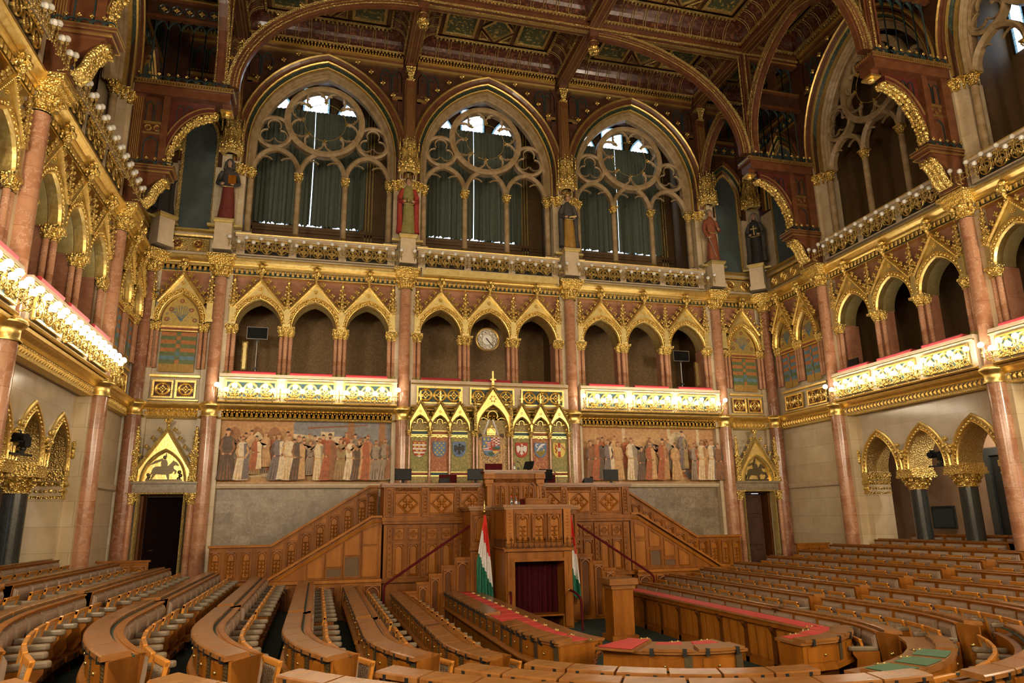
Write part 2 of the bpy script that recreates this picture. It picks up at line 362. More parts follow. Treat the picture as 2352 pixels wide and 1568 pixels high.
def wide_bay(w, u0, wall):
    B = lambda x0, x1, *a: w.box(u0+x0, u0+x1, *a)
    if wall == 'B':
        B(-3.08, 3.08, .34, .9, -2.75, 1.1, 1); B(-3.08, 3.08, .36, .9, 1.1, 3.5, 9)
        w.xprism([(.34, 1.08), (.20, 1.12), (.16, 1.20), (.16, 1.24), (.36, 1.26)], u0-3.08, u0+3.08, 6)
    else:
        for c in (-1.82, 0, 1.82): w.spandrel(pointed(.66, 1.07, 9, u0+c, 1.40), 3.5, .40, 1.25, 9, 10)
        for c in (-.91, .91): B(c-.25, c+.25, .40, 1.25, 1.40, 3.5, 9)
        for sg in (-1, 1):
            a, b = sorted((sg*2.48, sg*3.08)); B(a, b, .40, 1.25, -2.75, 3.5, 12)
    B(-3.08, 3.08, .10, .5, 3.3, 4.62, 0)
    B(-3.08, 3.08, .4, 2.9, 3.55, 4.0, 6); B(-3.08, 3.08, 2.8, 2.9, 4.0, 8.4, 3 if wall == 'B' else 4)
    B(-3.08, 3.08, .2, 2.9, 8.33, 8.5, 4)
    for c in (-1.8, 0, 1.8): w.spandrel(pointed(ARC_A, ARC_H, 9, u0+c, ARC_Z), 8.35, .31, .75, 2, 8)
    for c in (-.9, .9): B(c-.2, c+.2, .31, .75, ARC_Z, 8.35, 2); B(c-.16, c+.16, .31, .75, 4.0, ARC_Z, 2)
    for sg in (-1, 1):
        a, b = sorted((sg*2.5, sg*3.08)); B(a, b, .31, .75, ARC_Z, 8.35, 2)
        a, b = sorted((sg*2.56, sg*3.08)); B(a, b, .31, .9, 4.0, ARC_Z, 2)
        a, b = sorted((sg*2.9, sg*3.08)); B(a, b, .6, 2.9, 4.0, 8.4, 4)
    B(-3.08, 3.08, .10, .5, 8.35, 9.72, 0); B(-3.08, 3.08, .3, 2.9, 9.2, 9.5, 6)
    for sg in (-1, 1):
        a, b = sorted((sg*2.62, sg*3.08)); B(a, b, .18, .9, 9.72, 13.3, 0)
    w.spandrel(pointed(3.05, 3.94, 14, u0, 13.2), 18.7, .16, .9, 5)
    B(-3.08, 3.08, 2.75, 2.9, 9.5, 18.7, 4); B(-3.08, 3.08, .9, 2.9, 17.45, 18.7, 5)
    for sg in (-1, 1):
        a, b = sorted((sg*2.95, sg*3.08)); B(a, b, .9, 2.9, 9.5, 18.7, 4)
def narrow_bay(w, u0, hw, wall, door=False):
    B = lambda x0, x1, *a: w.box(u0+x0, u0+x1, *a)
    lo = 12 if wall != 'B' else 0
    if door:
        for sg in (-1, 1):
            a, b = sorted((sg*.64, sg*hw)); B(a, b, .25, .9, -2.75, .95, lo)
        B(-hw, hw, .25, .9, .95, 3.4, lo); B(-.9, .9, 1.8, 1.9, -2.75, 2, 5)
    else: B(-hw, hw, .25, .9, -2.75, 3.4, lo)
    B(-hw, hw, .20, .9, 3.3, 8.35, 0); B(-hw, hw, .14, .22, 6.6, 8.35, 2)
    B(-hw, hw, .12, .9, 8.35, 9.72, 0); B(-hw, hw, .30, .9, 9.72, 12.3, 0); B(-hw, hw, .30, .9, 12.3, 18.7, 5)
    w.xprism([(.25, 1.0), (.14, 1.04), (.12, 1.2), (.25, 1.22)], u0-hw, u0-(.66 if door else -hw), 6)
    if door: w.xprism([(.25, 1.0), (.14, 1.04), (.12, 1.2), (.25, 1.22)], u0+.66, u0+hw, 6)
def pier(w, u, wall):
    """stone backing of a column, with its upper pilaster"""
    w.box(u-.36, u+.36, .08, .9, -2.75, 8.3, 12 if wall != 'B' else 0)
    w.box(u-.50, u+.50, .12, .9, 9.72, 12.1, 0); w.box(u-.30, u+.30, .02, .9, 8.3, 12.6, 0); w.box(u-.45, u+.45, .1, .9, 12.1, 18.7, 5)
wb = MB()
for u in (-6.16, 0, 6.16): wide_bay(wb, u, 'B')
for u in (-10.37, 10.37): narrow_bay(wb, u, 1.13, 'B', True)
for u in (-9.24, -3.08, 3.08, 9.24, -11.45, 11.45): pier(wb, u, 'B')
struct(at(wb.obj('wall_back', WM), *wl('B', 0)))
SIDES = (1.763, 6.607, 12.767)
for wname, sgn, rn in (('L', -1, 'wall_left'), ('R', 1, 'wall_right')):
    w = MB()
    for s in (6.607, 12.767): wide_bay(w, s*sgn, wname)
    narrow_bay(w, 1.763*sgn, 1.763, wname)
    for s in (3.526, 9.687, 15.847): pier(w, s*sgn, wname)
    a, b = sorted((15.85*sgn, 32*sgn)); w.box(a, b, .3, .9, -2.9, 18.7, 0)
    for y0, y1, z0, z1, mm in ((3.1, 3.2, -2.9, 3.5, 11), (.5, 3.2, 3.40, 3.5, 11), (.45, 1.10, -2.9, -1.72, 12), (1.10, 3.2, -2.9, -1.58, 12)):
        a, b = sorted((1.9*sgn, 15.9*sgn)); w.box(a, b, y0, y1, z0, z1, mm)
    a, b = sorted((1.8*sgn, 1.9*sgn)); w.box(a, b, .5, 3.2, -2.9, 3.5, 11)
    o = w.obj(rn, WM); rz = -pi/2 if wname == 'R' else pi/2
    struct(at(o, (11.5*sgn, DW, 0), rz))
def wplace(wname, s, z=0.0, d=0.0): return wl(wname, s, z, d)
w = MB(); w.box(-13, 13, -7.9, -7, -2.9, 18.7, 0); struct(w.obj('wall_front', WM))
# ---- mouldings that run along the walls
def cornices(u0, u1):
    m = MB()
    m.box(u0, u1, .06, .3, 3.29, 3.36, 1); m.box(u0, u1, .10, .3, 3.36, 3.58, 2)
    m.xprism([(.3, 3.56), (.06, 3.56), (-.02, 3.60), (-.10, 3.67), (-.16, 3.70), (-.18, 3.76), (.3, 3.78)], u0, u1, 0)
    n = int((u1-u0)/.15)
    for i in range(n):
        c = u0+(i+.5)*(u1-u0)/n; y = .085
        m.add([(c-.06, y+.02, 3.38), (c+.06, y+.02, 3.38), (c, y-.045, 3.45), (c-.035, y+.02, 3.54), (c+.035, y+.02, 3.54)], [(0, 1, 2), (0, 2, 3), (1, 4, 2), (3, 2, 4)], 0); m.ball((c+(u1-u0)/n/2, y, 3.52), .028, 0, 5, 3)
    h = MB()
    h.box(u0, u1, .12, .3, 8.20, 8.42, 1); h.box(u0, u1, .06, .3, 8.18, 8.215, 0)
    n = int((u1-u0)/.165)
    for i in range(n):
        c = u0+(i+.5)*(u1-u0)/n; h.bevbox(c-.05, c+.05, .02, .14, 8.25, 8.40, .025, 2)
    h.xprism([(.3, 8.41), (.02, 8.41), (-.02, 8.46), (-.04, 8.52), (-.16, 8.60), (-.20, 8.64), (-.20, 8.70), (-.10, 8.76), (.3, 8.86)], u0, u1, 0)
    h.box(u0, u1, -.06, .1, 8.455, 8.50, 2)
    return m, h
TN = [0]
def trim(mb, mats, wname):
    TN[0] += 1
    o = mb.obj('trim_%d' % TN[0], mats); struct(o)
    return at(o, *wl(wname, 0)) if wname == 'B' else at(o, (11.5*(1 if wname == 'R' else -1), DW, 0), -pi/2 if wname == 'R' else pi/2)
for wname, a, b in (('B', -11.5, 11.5), ('L', -15.8, 0), ('R', 0, 15.8)):
    m, h = cornices(a, b)
    trim(m, MM('gold', 'gold_fine', 'gold_dark'), wname); trim(h, MM('gold', 'teal_ground', 'gold'), wname)
# ---------------------------------------------------------------- columns
def leaf_capital(m, cx, cy, r, z0, z1, n=8, mi=0, sq=None):
    """bell with two rings of curled leaves and a square abacus"""
    h = z1-z0
    m.lathe(cx, cy, [(r*1.18, z0), (r*1.22, z0+.03*h), (r*1.02, z0+.08*h), (r*1.05, z0+.4*h), (r*1.25, z0+.7*h), (r*1.5, z0+.86*h)], 16, mi)
    for ring, (zz, ro, sz) in enumerate(((.42, 1.28, .8), (.74, 1.62, 1.0))):
        for j in range(n):
            a = 2*pi*(j+.5*ring)/n
            m.ball((cx+r*ro*cos(a), cy+r*ro*sin(a), z0+zz*h), r*.30*sz, mi, 6, 4, 1, 1, 1.1)
            m.ball((cx+r*(ro-.22)*cos(a), cy+r*(ro-.22)*sin(a), z0+(zz-.15)*h), r*.26*sz, mi, 6, 4, .9, .9, 1.5)
    q = (sq or r*1.62)
    m.box(cx-q, cx+q, cy-q, cy+q, z0+.87*h, z1, mi)
def make_column():
    t = thing('marble_column', '', 'column')
    MB().lathe(0, 0, [(.235, -2.2), (.235, 3.38)], 20).obj('lower_shaft', ['red_marble'], t)
    MB().lathe(0, 0, [(.20, 3.78), (.19, 8.02)], 20).obj('upper_shaft', ['red_marble'], t)
    MB().lathe(0, 0, [(.29, 3.34), (.29, 3.36), (.25, 3.40), (.25, 3.56), (.27, 3.60), (.34, 3.66), (.36, 3.70), (.34, 3.74), (.26, 3.79), (.22, 3.83)], 20).obj('ring', ['gold'], t)
    m = MB(); leaf_capital(m, 0, 0, .21, 8.02, 8.44); m.box(-.36, .36, -.36, .1, 8.42, 8.50); m.box(-.40, .40, -.42, .1, 8.50, 8.62); m.box(-.46, .46, -.48, .1, 8.62, 8.74)
    m.obj('capital', ['gold_relief'], t)
    m = MB(); m.box(-.40, .40, -.40, .2, -2.75, -2.42); m.lathe(0, 0, [(.36, -2.42), (.36, -2.36), (.29, -2.30), (.31, -2.26), (.25, -2.2)], 16)
    m.obj('base', ['stone_trim'], t)
    return t
PC = Placer(make_column)
for wn, s, lab in (('B', -9.24, 'red marble column between the left doorway and the wide left painting'), ('B', -3.08, 'red marble column between the wide left painting and the row of shields'),
                   ('B', 3.08, 'red marble column between the row of shields and the right painting'), ('B', 9.24, 'red marble column between the right painting and the right doorway'),
                   ('L', 3.526, 'red marble column at the far end of the left lamp balcony'), ('L', 9.687, 'red marble column at the near end of the left lamp balcony'),
                   ('R', 3.526, 'red marble column at the far end of the right lamp balcony'), ('R', 9.687, 'red marble column at the near end of the right lamp balcony')):
    PC.put(*wl(wn, s), lab, 'red marble wall columns')
def make_corner():
    c = make_column(); c.name = 'corner_column'
    for k in kids(c):
        if 'shaft' in k.name: k.data.materials[0] = MATS['brown_marble']
    return c
PK = Placer(make_corner)
PK.put((-11.42, DW-.08, 0), pi/4, 'darker brown marble column in the left corner of the hall', 'brown corner columns')
PK.put((11.42, DW-.08, 0), -pi/4, 'darker brown marble column in the right corner of the hall', 'brown corner columns')
# ---------------------------------------------------------------- gallery arches with gilded gables
def crocket(m, x, y, z, r, mi=0):
    m.ball((x, y, z), r*.7, mi, 6, 4)
    for a in (.2, 1.77, 3.34, 4.91): m.ball((x+r*.8*cos(a), y-.2*r, z+r*.8*sin(a)), r*.55, mi, 6, 4)
def make_gable(hw=.80, blind=False):
    """gable over one gallery arch; z measured from the springing"""
    t = thing('gilded_gable', '', 'gable')
    s = hw/.80; A, H = ARC_A*s, ARC_H
    m = MB(); p = [(-A, -.02)]+pointed(A, H, 10)+[(A, -.02)]
    m.sweep(p, [(0, .20), (0, .0), (.03, -.06), (.05, -.07), (.06, -.03)], 0, sm=False)
    m.sweep(p, [(.06, -.03), (.17, -.04)], 1); m.sweep(p, [(.17, -.04), (.18, -.07), (.21, -.07), (.21, .1)], 0)
    for i in range(1, 2*12):                              # beads in the hollow of the arch
        k = i*(len(p)-1)/24; j = int(k); f = k-j; a, b = p[j], p[min(j+1, len(p)-1)]
        x, z = a[0]+(b[0]-a[0])*f, a[1]+(b[1]-a[1])*f; l = sqrt(x*x+(z-.1)**2) or 1
        m.ball((x+x/l*.115, -.06, z+(z-.1)/l*.115), .042, 0, 6, 4)
    m.obj('arch_molding', ['gold', 'gold_relief'], t)
    m = MB(); top = lambda x: 1.60-abs(x)*(1.03/.79)/s
    q = pointed(A+.2, H+.2, 10); q = [(x, z) for x, z in q if z < top(x)-.01]
    qq = [(x, max(z, 0)) for x, z in q]
    if not any(abs(x) < 1e-6 for x, z in qq): qq = sorted(qq+[(0, H+.2)])
    m.spandrel(qq, top, .0, .18, 0); m.obj('gable_field', ['gold_pale'], t)
    m = MB(); pr = [(0, .1), (0, -.09), (.05, -.12), (.10, -.10), (.12, -.06), (.12, .1)]
    e = (.80*s, .57); m.sweep([(-e[0], e[1]), (0, 1.52), (e[0], e[1])], pr, 0)
    for sg in (-1, 1):
        for i in range(16):
            f = (i+.5)/16; m.ball((sg*e[0]*(1-f), -.12, e[1]+(1.52-e[1])*f+.07), .022, 0, 5, 3)
    m.obj('raking_molding', ['gold'], t)
    m = MB(); crocket(m, 0, 0, 0, .072); c0 = None
    for sg in (-1, 1):
        for i in range(5):
            f = .08+i*.20; loc = (sg*(e[0]*(1-f)+.15), -.07, e[1]+(1.52-e[1])*f+.14)
            if c0 is None: c0 = m.obj('crocket', ['gold_relief'], t, loc)
            else: twin(c0, t, loc)
    m = MB(); m.lathe(0, -.16, [(.05, 1.56), (.035, 1.66), (.06, 1.70), (.04, 1.74)], 8)
    for a in range(6): m.ball((.11*cos(a*pi/3), -.20+.11*sin(a*pi/3), 1.88), .062, 0, 6, 4, 1, 1, 1.3)
    for a in range(4): m.ball((.06*cos(a*pi/2), -.20+.06*sin(a*pi/2), 2.02), .06, 0, 6, 4, 1, 1, 1.2)
    m.ball((0, -.20, 1.8), .08, 0, 6, 5, 1, 1, 1.6); m.obj('finial', ['gold_relief'], t)
    m = MB()
    for a in range(7): m.ball((.055*cos(a*2*pi/7), -.01, 1.29+.055*sin(a*2*pi/7)), .028, 0, 6, 4, 1, .6, 1)
    m.ball((0, -.02, 1.29), .035, 0, 6, 4); m.obj('rosette', ['gold'], t)
    return t
def make_pinnacle():
    t = thing('pinnacle', '', 'pinnacle')
    m = MB(); m.box(-.12, .12, -.10, .2, 0, .08); m.box(-.10, .10, -.06, .2, .08, .66); m.box(-.07, .07, -.075, .2, .16, .60); m.obj('pier', ['gold_pale'], t)
    m = MB(); m.prism([(-.13, .64), (.13, .64), (0, .84)], -.12, .1); m.lathe(0, -.04, [(.085, .70), (.07, .95), (.055, 1.30), (.03, 1.50)], 6)
    for i in range(5):
        for sg in (-1, 1): m.ball((sg*(.11-.012*i), -.08, .84+i*.14), .042, 0, 6, 4)
        m.ball((0, -.13, .84+i*.14), .03, 0, 6, 4)
    m.lathe(0, -.04, [(.03, 1.48), (.085, 1.53), (.085, 1.56), (.025, 1.58), (.03, 1.66), (.012, 1.72)], 8); m.obj('spire', ['gold_relief'], t)
    return t
def make_shafts(offs=(-.15, 0, .15), deep=True):
    """cluster of thin marble shafts, z from the sill"""
    t = thing('colonnette_cluster', '', 'colonnette'); s0 = None
    for o in offs:
        y = -.02 if abs(o) < .01 or not deep else .10
        if s0 is None: s0 = MB().lathe(0, 0, [(.072, .14), (.07, 1.40)], 12).obj('shaft', ['red_marble'], t, (o, y, 0))
        else: twin(s0, t, (o, y, 0))
    m = MB()
    for o in offs: leaf_capital(m, o, -.02 if abs(o) < .01 or not deep else .10, .085, 1.40, 1.68, 6, 0, .12)
    a, b = min(offs), max(offs); m.box(a-.13, b+.13, -.16, .1, 1.64, 1.72); m.obj('capital', ['gold_relief'], t)
    m = MB()
    for o in offs: m.lathe(o, -.02 if abs(o) < .01 or not deep else .10, [(.11, 0), (.11, .06), (.085, .09), (.09, .12), (.075, .15)], 10)
    m.obj('base', ['gold_pale'], t)
    return t
PG = Placer(make_gable); PN = Placer(make_gable); PP = Placer(make_pinnacle); P3 = Placer(make_shafts); P2 = Placer(lambda: make_shafts((-.08, .08), False))
BAYS = (('B', -6.16, 'balcony left of the clock', -1), ('B', 0.0, 'balcony of the clock', 1), ('B', 6.16, 'balcony right of the clock', 1),
        ('L', 6.607, 'left lamp balcony', -1), ('R', 6.607, 'right lamp balcony', 1), ('R', 12.767, 'nearest right balcony', 1), ('L', 12.767, 'nearest left balcony', -1))
POS3 = ('left', 'middle', 'right')
for wn, u0, bname, _ in BAYS:
    dirn = -1 if wn == 'L' else 1
    near = u0 > 12
    for k, o in enumerate((-1.8, 0, 1.8)):
        if near and (o > 0): continue
        q = u0+o
        pos = POS3[k] if wn == 'B' else (('far', 'middle', 'near')[k])
        PG.put(*wl(wn, q, ARC_Z, -.10), 'gilded crocketed gable over the %s arch of the %s' % (pos, bname), 'gilded gables')
    for k, o in enumerate((-.9, .9)):
        if near and o > 0: continue
        q = u0+o; pos = (('left', 'right') if wn == 'B' else ('far', 'near'))[k]
        PP.put(*wl(wn, q, ARC_Z, -.10), 'gilded pinnacle on the %s middle pier of the %s' % (pos, bname), 'gilded pinnacles')
        P3.put(*wl(wn, q, 4.74, -.20), 'three thin red shafts on the %s middle pier of the %s' % (pos, bname), 'marble shaft clusters')
    for k, o in enumerate((-2.64, 2.64)):
        if near and o > 0: continue
        q = u0+o; pos = (('left', 'right') if wn == 'B' else ('far', 'near'))[k]
        PP.put(*wl(wn, q, ARC_Z, -.10), 'gilded pinnacle at the %s end of the %s' % (pos, bname), 'gilded pinnacles')
        P2.put(*wl(wn, q, 4.74, -.16), 'two thin red shafts at the %s end of the %s' % (pos, bname), 'marble shaft clusters')
# ---------------------------------------------------------------- balustrades, lamps, paintings, end bays
def ring(m, cx, cz, r, w, y0, y1, mi=0, n=18):
    m.sweep(arc(cx, cz, r, 2*pi, 0, n)[:-1], [(0, y1), (0, y0), (-w/2, y0-.02), (-w, y0), (-w, y1)], mi, closed=True)
def rosette4(m, cx, cz, r, y, mi=0):
    for k in range(4):
        a = k*pi/2; m.ball((cx+r*.55*cos(a), y, cz+r*.55*sin(a)), r*.30, mi, 7, 4, 1, .5, 1)
        a += pi/4; m.ball((cx+r*.40*cos(a), y, cz+r*.40*sin(a)), r*.20, mi, 6, 4, 1, .5, 1)
        m.ball((cx+r*.86*cos(k*pi/2), y, cz+r*.86*sin(k*pi/2)), r*.16, mi, 5, 4, 1, .5, 1)
    m.ball((cx, y-.01, cz), r*.22, mi, 8, 5, 1, .6, 1)
def panel(x0, x1, z0, z1, n, ground=1, inner=1):
    """gilded pierced panel with n circles, front at y=0"""
    m = MB(); f = .06
    m.box(x0, x1, .015, .05, z0, z1, ground)
    p = [(x0, z0), (x0, z1), (x1, z1), (x1, z0)]
    m.sweep(p, [(0, .05), (0, -.03), (-.03, -.03), (-.035, -.015), (-f, -.01), (-f, .03)], 0, closed=True)
    L = 2*(x1-x0+z1-z0); k = int(L/.055)
    for a, b in zip(p, p[1:]+p[:1]):
        q = int(sqrt((a[0]-b[0])**2+(a[1]-b[1])**2)/.06)
        for i in range(1, q):
            t = i/q; sx = f*.72*(1 if a[0] == b[0] == x0 else -1 if a[0] == b[0] == x1 else 0); sz = f*.72*(1 if a[1] == b[1] == z0 else -1 if a[1] == b[1] == z1 else 0)
            m.box(a[0]+(b[0]-a[0])*t+sx-.014, a[0]+(b[0]-a[0])*t+sx+.014, -.022, .02, a[1]+(b[1]-a[1])*t+sz-.014, a[1]+(b[1]-a[1])*t+sz+.014, 0)
    cz = (z0+z1)/2; w = (x1-x0-2*f)/n; r = min(w, z1-z0-2*f)/2
    for i in range(n):
        cx = x0+f+w*(i+.5); m.disc(cx, cz, r*.96, .012, inner, 20); ring(m, cx, cz, r*1.0, .05, -.015, .02, 0); ring(m, cx, cz, r*.80, .03, -.005, .02, 0)
        rosette4(m, cx, cz, r*.74, -.005)
    return m
PANELS = ((-2.65, -1.06), (-.80, .80), (1.06, 2.65))
def make_balustrade():
    t = thing('balustrade', '', 'balustrade')
    m = MB(); m.box(-2.84, 2.84, -.20, .07, 3.78, 4.56, 0)
    m.xprism([(.07, 4.56), (-.22, 4.56), (-.26, 4.60), (-.26, 4.66), (-.24, 4.74), (.07, 4.74)], -2.84, 2.84, 0)
    m.obj('stone_parapet', ['stone_trim'], t)
    for i, (a, b) in enumerate(PANELS): panel(a, b, 3.92, 4.52, 3).obj('pierced_panel', ['gold', 'teal_ground'], t, (0, -.255, 0))
    m = MB(); m.xprism([(-.20, 4.575), (-.275, 4.58), (-.285, 4.60), (-.275, 4.625), (-.2, 4.63)], -2.84, 2.84, 0)
    m.xprism([(-.20, 3.78), (-.26, 3.78), (-.28, 3.82), (-.24, 3.86), (-.2, 3.87)], -2.84, 2.84, 0); m.obj('gilt_molding', ['gold'], t)
    for a, b in ((-2.5, -1.12), (-.68, .68), (1.12, 2.5)):
        m = MB(); m.xprism([(-.26, 4.742), (-.27, 4.80), (-.24, 4.83), (.2, 4.83), (.2, 4.742)], a, b, 0); m.obj('cushion', ['red_cloth'], t)
    return t
def make_upper_balustrade():
    t = thing('upper_balustrade', '', 'balustrade')
    m = MB(); m.box(-2.66, 2.66, -.06, .08, 8.88, 9.52, 0); m.xprism([(.1, 9.52), (-.10, 9.52), (-.14, 9.58), (-.14, 9.64), (.1, 9.70)], -2.72, 2.72, 0); m.obj('stone_parapet', ['stone_trim'], t)
    for a, b in ((-2.4, -.97), (-.71, .71), (.97, 2.4)):
        m = MB(); m.box(a, b, -.066, -.058, 8.92, 9.36, 1); w = (b-a)/3
        for i in range(3):
            c = a+w*(i+.5); m.sweep(pointed(w*.50, w*.62, 6, c, 9.05), [(0, -.062), (0, -.10), (-.03, -.10), (-.03, -.062)], 0); m.sweep([(c-w*.5, 9.32), (c, 8.95), (c+w*.5, 9.32)], [(0, -.062), (0, -.10), (.03, -.10), (.03, -.062)], 0); rosette4(m, c, 9.13, .13, -.085)
            ring(m, c, 9.13, .19, .035, -.095, -.06)
        m.sweep([(a, 9.36), (b, 9.36)], [(.10, -.06), (.10, -.09), (.05, -.12), (0, -.09), (0, -.06)], 0)
        for i in range(12): m.box(a+(b-a)*(i+.3)/12, a+(b-a)*(i+.7)/12, -.125, -.1, 9.385, 9.43, 0)
        m.obj('pierced_panel', ['gold', 'black_metal'], t)
    m = MB(); m.xprism([(-.10, 9.60), (-.155, 9.60), (-.16, 9.63), (-.10, 9.64)], -2.72, 2.72, 0); m.obj('gilt_molding', ['gold'], t)
    return t
def make_rail(z, hi):
    t = thing('lamp_rail', '', 'lamp rail')
    m = MB()
    for zz in (z, z+.14): m.tube([(-2.8, -.48, zz), (2.8, -.48, zz)], .014, 6, 0)
    for i in range(49):
        x = -2.76+i*.115; m.tube([(x, -.48, z-.07), (x, -.49, z+.20)], .012, 5, 0); m.ball((x, -.49, z+.21), .022, 0, 5, 3)
        if i % 2: m.tube([(x, -.48, z+.02), (x+.05, -.50, z-.05), (x+.1, -.48, z+.02)], .012, 5, 0)
    for x in (-2.8, -.93, .93, 2.8): m.tube([(x, -.48, z), (x, -.40, z-.04), (x, -.29, z-.06)], .02, 6, 0)
    m.obj('filigree_bar', ['gold_relief' if hi else 'gold_dark'], t)
    return t
def make_lamp(lit):
    m = MB(); m.tube([(0, .07, -.34), (0, .02, -.36), (0, -.02, -.30), (0, 0, -.22), (0, 0, -.10)], .013, 6, 0)
    m.lathe(0, 0, [(.012, -.24), (.03, -.21), (.012, -.18), (.016, -.12), (.045, -.085), (.05, -.06), (.02, -.05)], 8, 0)
    o = m.obj('wall_lamp', ['gold_relief' if lit else 'gold_dark']); tag(o, '', 'lamp')
    m = MB()
    if lit: m.ball((0, 0, 0), .078, 0, 10, 7)
    else:
        m.ball((0, 0, .02), .072, 0, 10, 7); m.lathe(0, 0, [(.03, -.06), (.045, -.04), (.03, -.015)], 8, 0)
    m.obj('globe', ['lit_globe' if lit else 'white_globe'], o)
    return o
PB = Placer(make_balustrade); PU = Placer(make_upper_balustrade); PR1 = Placer(lambda: make_rail(3.93, True)); PR2 = Placer(lambda: make_rail(8.96, False))
PL = Placer(lambda: make_lamp(True)); PLU = Placer(lambda: make_lamp(False))
LPOS = []
for a, b in PANELS: LPOS += [(a+(b-a)*(.06+.88*i/6), i % 2) for i in range(7)]
LPOS = sorted(LPOS+[(-2.85, 1), (-.93, 1), (.93, 1), (2.85, 1)])
for wn, u0, bname, _ in BAYS:
    loc, rz = wl(wn, u0); near = u0 > 12
    PB.put(loc, rz, 'parapet of gilt pierced panels under red cushions, %s' % bname, 'lower balustrades')
    wb_ = bname.replace('balcony', 'window') if wn == 'B' else bname.replace('lamp balcony', 'side gallery').replace('balcony', 'gallery')
    wb_ = wb_.replace('window of the clock', 'window above the clock')
    PU.put(loc, rz, 'stone parapet with gilt tracery below the %s' % ('tall ' + wb_ if wn == 'B' else 'upper arches of the ' + wb_), 'upper balustrades')
    if u0 != 0: PR1.put(loc, rz, 'gilt filigree bar carrying the lit lamps of the %s' % bname, 'lamp bars')
    PR2.put(loc, rz, 'dull gilt filigree bar carrying the unlit lamps, %s' % ('tall ' + wb_ if wn == 'B' else 'upper ' + wb_), 'unlit lamp bars')
    seq = LPOS if wn != 'L' else LPOS[::-1]
    for i, (x, hi) in enumerate(seq):
        if near and i > 13: break
        s = u0 + (x if wn != 'L' else -x)
        side = 'left' if wn == 'B' else 'far end'
        if u0 != 0: PL.put(*wl(wn, s, 4.30 if hi else 4.15, .55), 'lit globe lamp %s from the %s, %s' % (ORD[i], side, bname), 'lit globe lamps')
        PLU.put(*wl(wn, s, 9.30 if hi else 9.15, .55), 'unlit white globe %s from the %s, below %s' % (ORD[i], side, 'tall ' + wb_ if wn == 'B' else 'upper arches of the ' + wb_), 'unlit globe lamps')
# ---- paintings on the end wall
def person_paint(m, x, z, h, robe, skin, hair, arm=0, robe2=None, flip=1):
    """a robed figure painted flat: hem, hips, shoulders, cloak, folds, arm, head, hair"""
    w = h*.155; yy = lambda: -.0006*(len(m.f) % 900); e = w*.25*sin(x*7.3); X = lambda f, b=1: x+w*f+e*(1-b)
    shade = {TAN: BRO, RUS: BRO, WHI: SAN, SAN: TAN, CRE: SAN, BLU: DAR, GRY: DAR, OLI: BRO, BRO: DAR, DAR: BRO}.get(robe, BRO)
    m.flat([(X(-1.05, 0), z+.02), (X(-.4, 0), z), (X(.5, 0), z+.01), (X(1.08, 0), z+.03), (X(.86, .4), z+h*.30), (X(.66, .7), z+h*.50), (X(.80, .9), z+h*.66), (X(.78), z+h*.77), (X(.50), z+h*.825), (X(.20), z+h*.85), (X(-.20), z+h*.85), (X(-.52), z+h*.82), (X(-.80), z+h*.76), (X(-.76, .9), z+h*.64), (X(-.62, .7), z+h*.50), (X(-.84, .4), z+h*.28)], yy(), robe)
    for k, q in ((-.62, .5), (-.2, .42), (.22, .5), (.6, .38)): m.flat([(X(k-.06, 0), z+.03), (X(k+.10, 0), z+.03), (X(k*.6+.03, .7), z+h*q)], yy(), shade)
    if robe2 is not None:
        m.flat([(X(flip*.15, 0), z+.03), (X(flip*1.15, 0), z+.05), (X(flip*.98, .5), z+h*.4), (X(flip*.95), z+h*.72), (X(flip*.55), z+h*.82), (X(flip*.12), z+h*.80), (X(flip*.30, .7), z+h*.45)][::flip], yy(), robe2)
    m.flat([(X(-.6, .7), z+h*.49), (X(.62, .7), z+h*.49), (X(.62, .7), z+h*.52), (X(-.6, .7), z+h*.52)], yy(), shade)
    for sg in (-1, 1):
        if arm == sg:
            m.flat([(X(sg*.55), z+h*.80), (X(sg*1.5), z+h*.62), (X(sg*2.0), z+h*.73), (X(sg*1.9), z+h*.78), (X(sg*1.45), z+h*.71), (X(sg*.75), z+h*.68)][::-sg], yy(), robe if robe2 is None else robe2); m.disc(X(sg*2.02), z+h*.77, h*.026, yy(), skin, 8)
        else:
            m.flat([(X(sg*.62), z+h*.79), (X(sg*.98), z+h*.62), (X(sg*.55), z+h*.48), (X(sg*.38), z+h*.52), (X(sg*.66), z+h*.62), (X(sg*.5), z+h*.72)][::-sg], yy(), shade); m.disc(X(sg*.42), z+h*.50, h*.024, yy(), skin, 7)
    m.flat([(X(-.17), z+h*.83), (X(.17), z+h*.83), (X(.13), z+h*.89), (X(-.13), z+h*.89)], yy(), skin)
    m.disc(X(0), z+h*.925, h*.042, yy(), skin, 10, 0, h*.056); m.flat([(X(0)+h*.046*cos(a*pi/6), z+h*.938+h*.055*sin(a*pi/6)) for a in range(0, 7)], yy(), hair)
    if h > 1.3: m.flat([(X(-.16), z+h*.905), (X(.16), z+h*.905), (X(.10), z+h*.865), (X(-.10), z+h*.865)][::-1], yy(), hair) if int(x*10) % 3 == 0 else None
TAN, WAL, ARC, SKY, SAN, BRO, RUS, WHI, DAR, GRY, BLU, FLE, CRE, OLI, HAI = range(15)
PM = ['p_tan', 'p_wall', 'p_arch', 'p_sky', 'p_sand', 'p_brown', 'p_rust', 'p_white', 'p_dark', 'p_grey', 'p_blue', 'p_flesh', 'p_cream', 'p_olive', 'hair']
TAN, WAL, ARC, SKY, SAN, BRO, RUS, WHI, DAR, GRY, BLU, FLE, CRE, OLI, HAI = range(15)
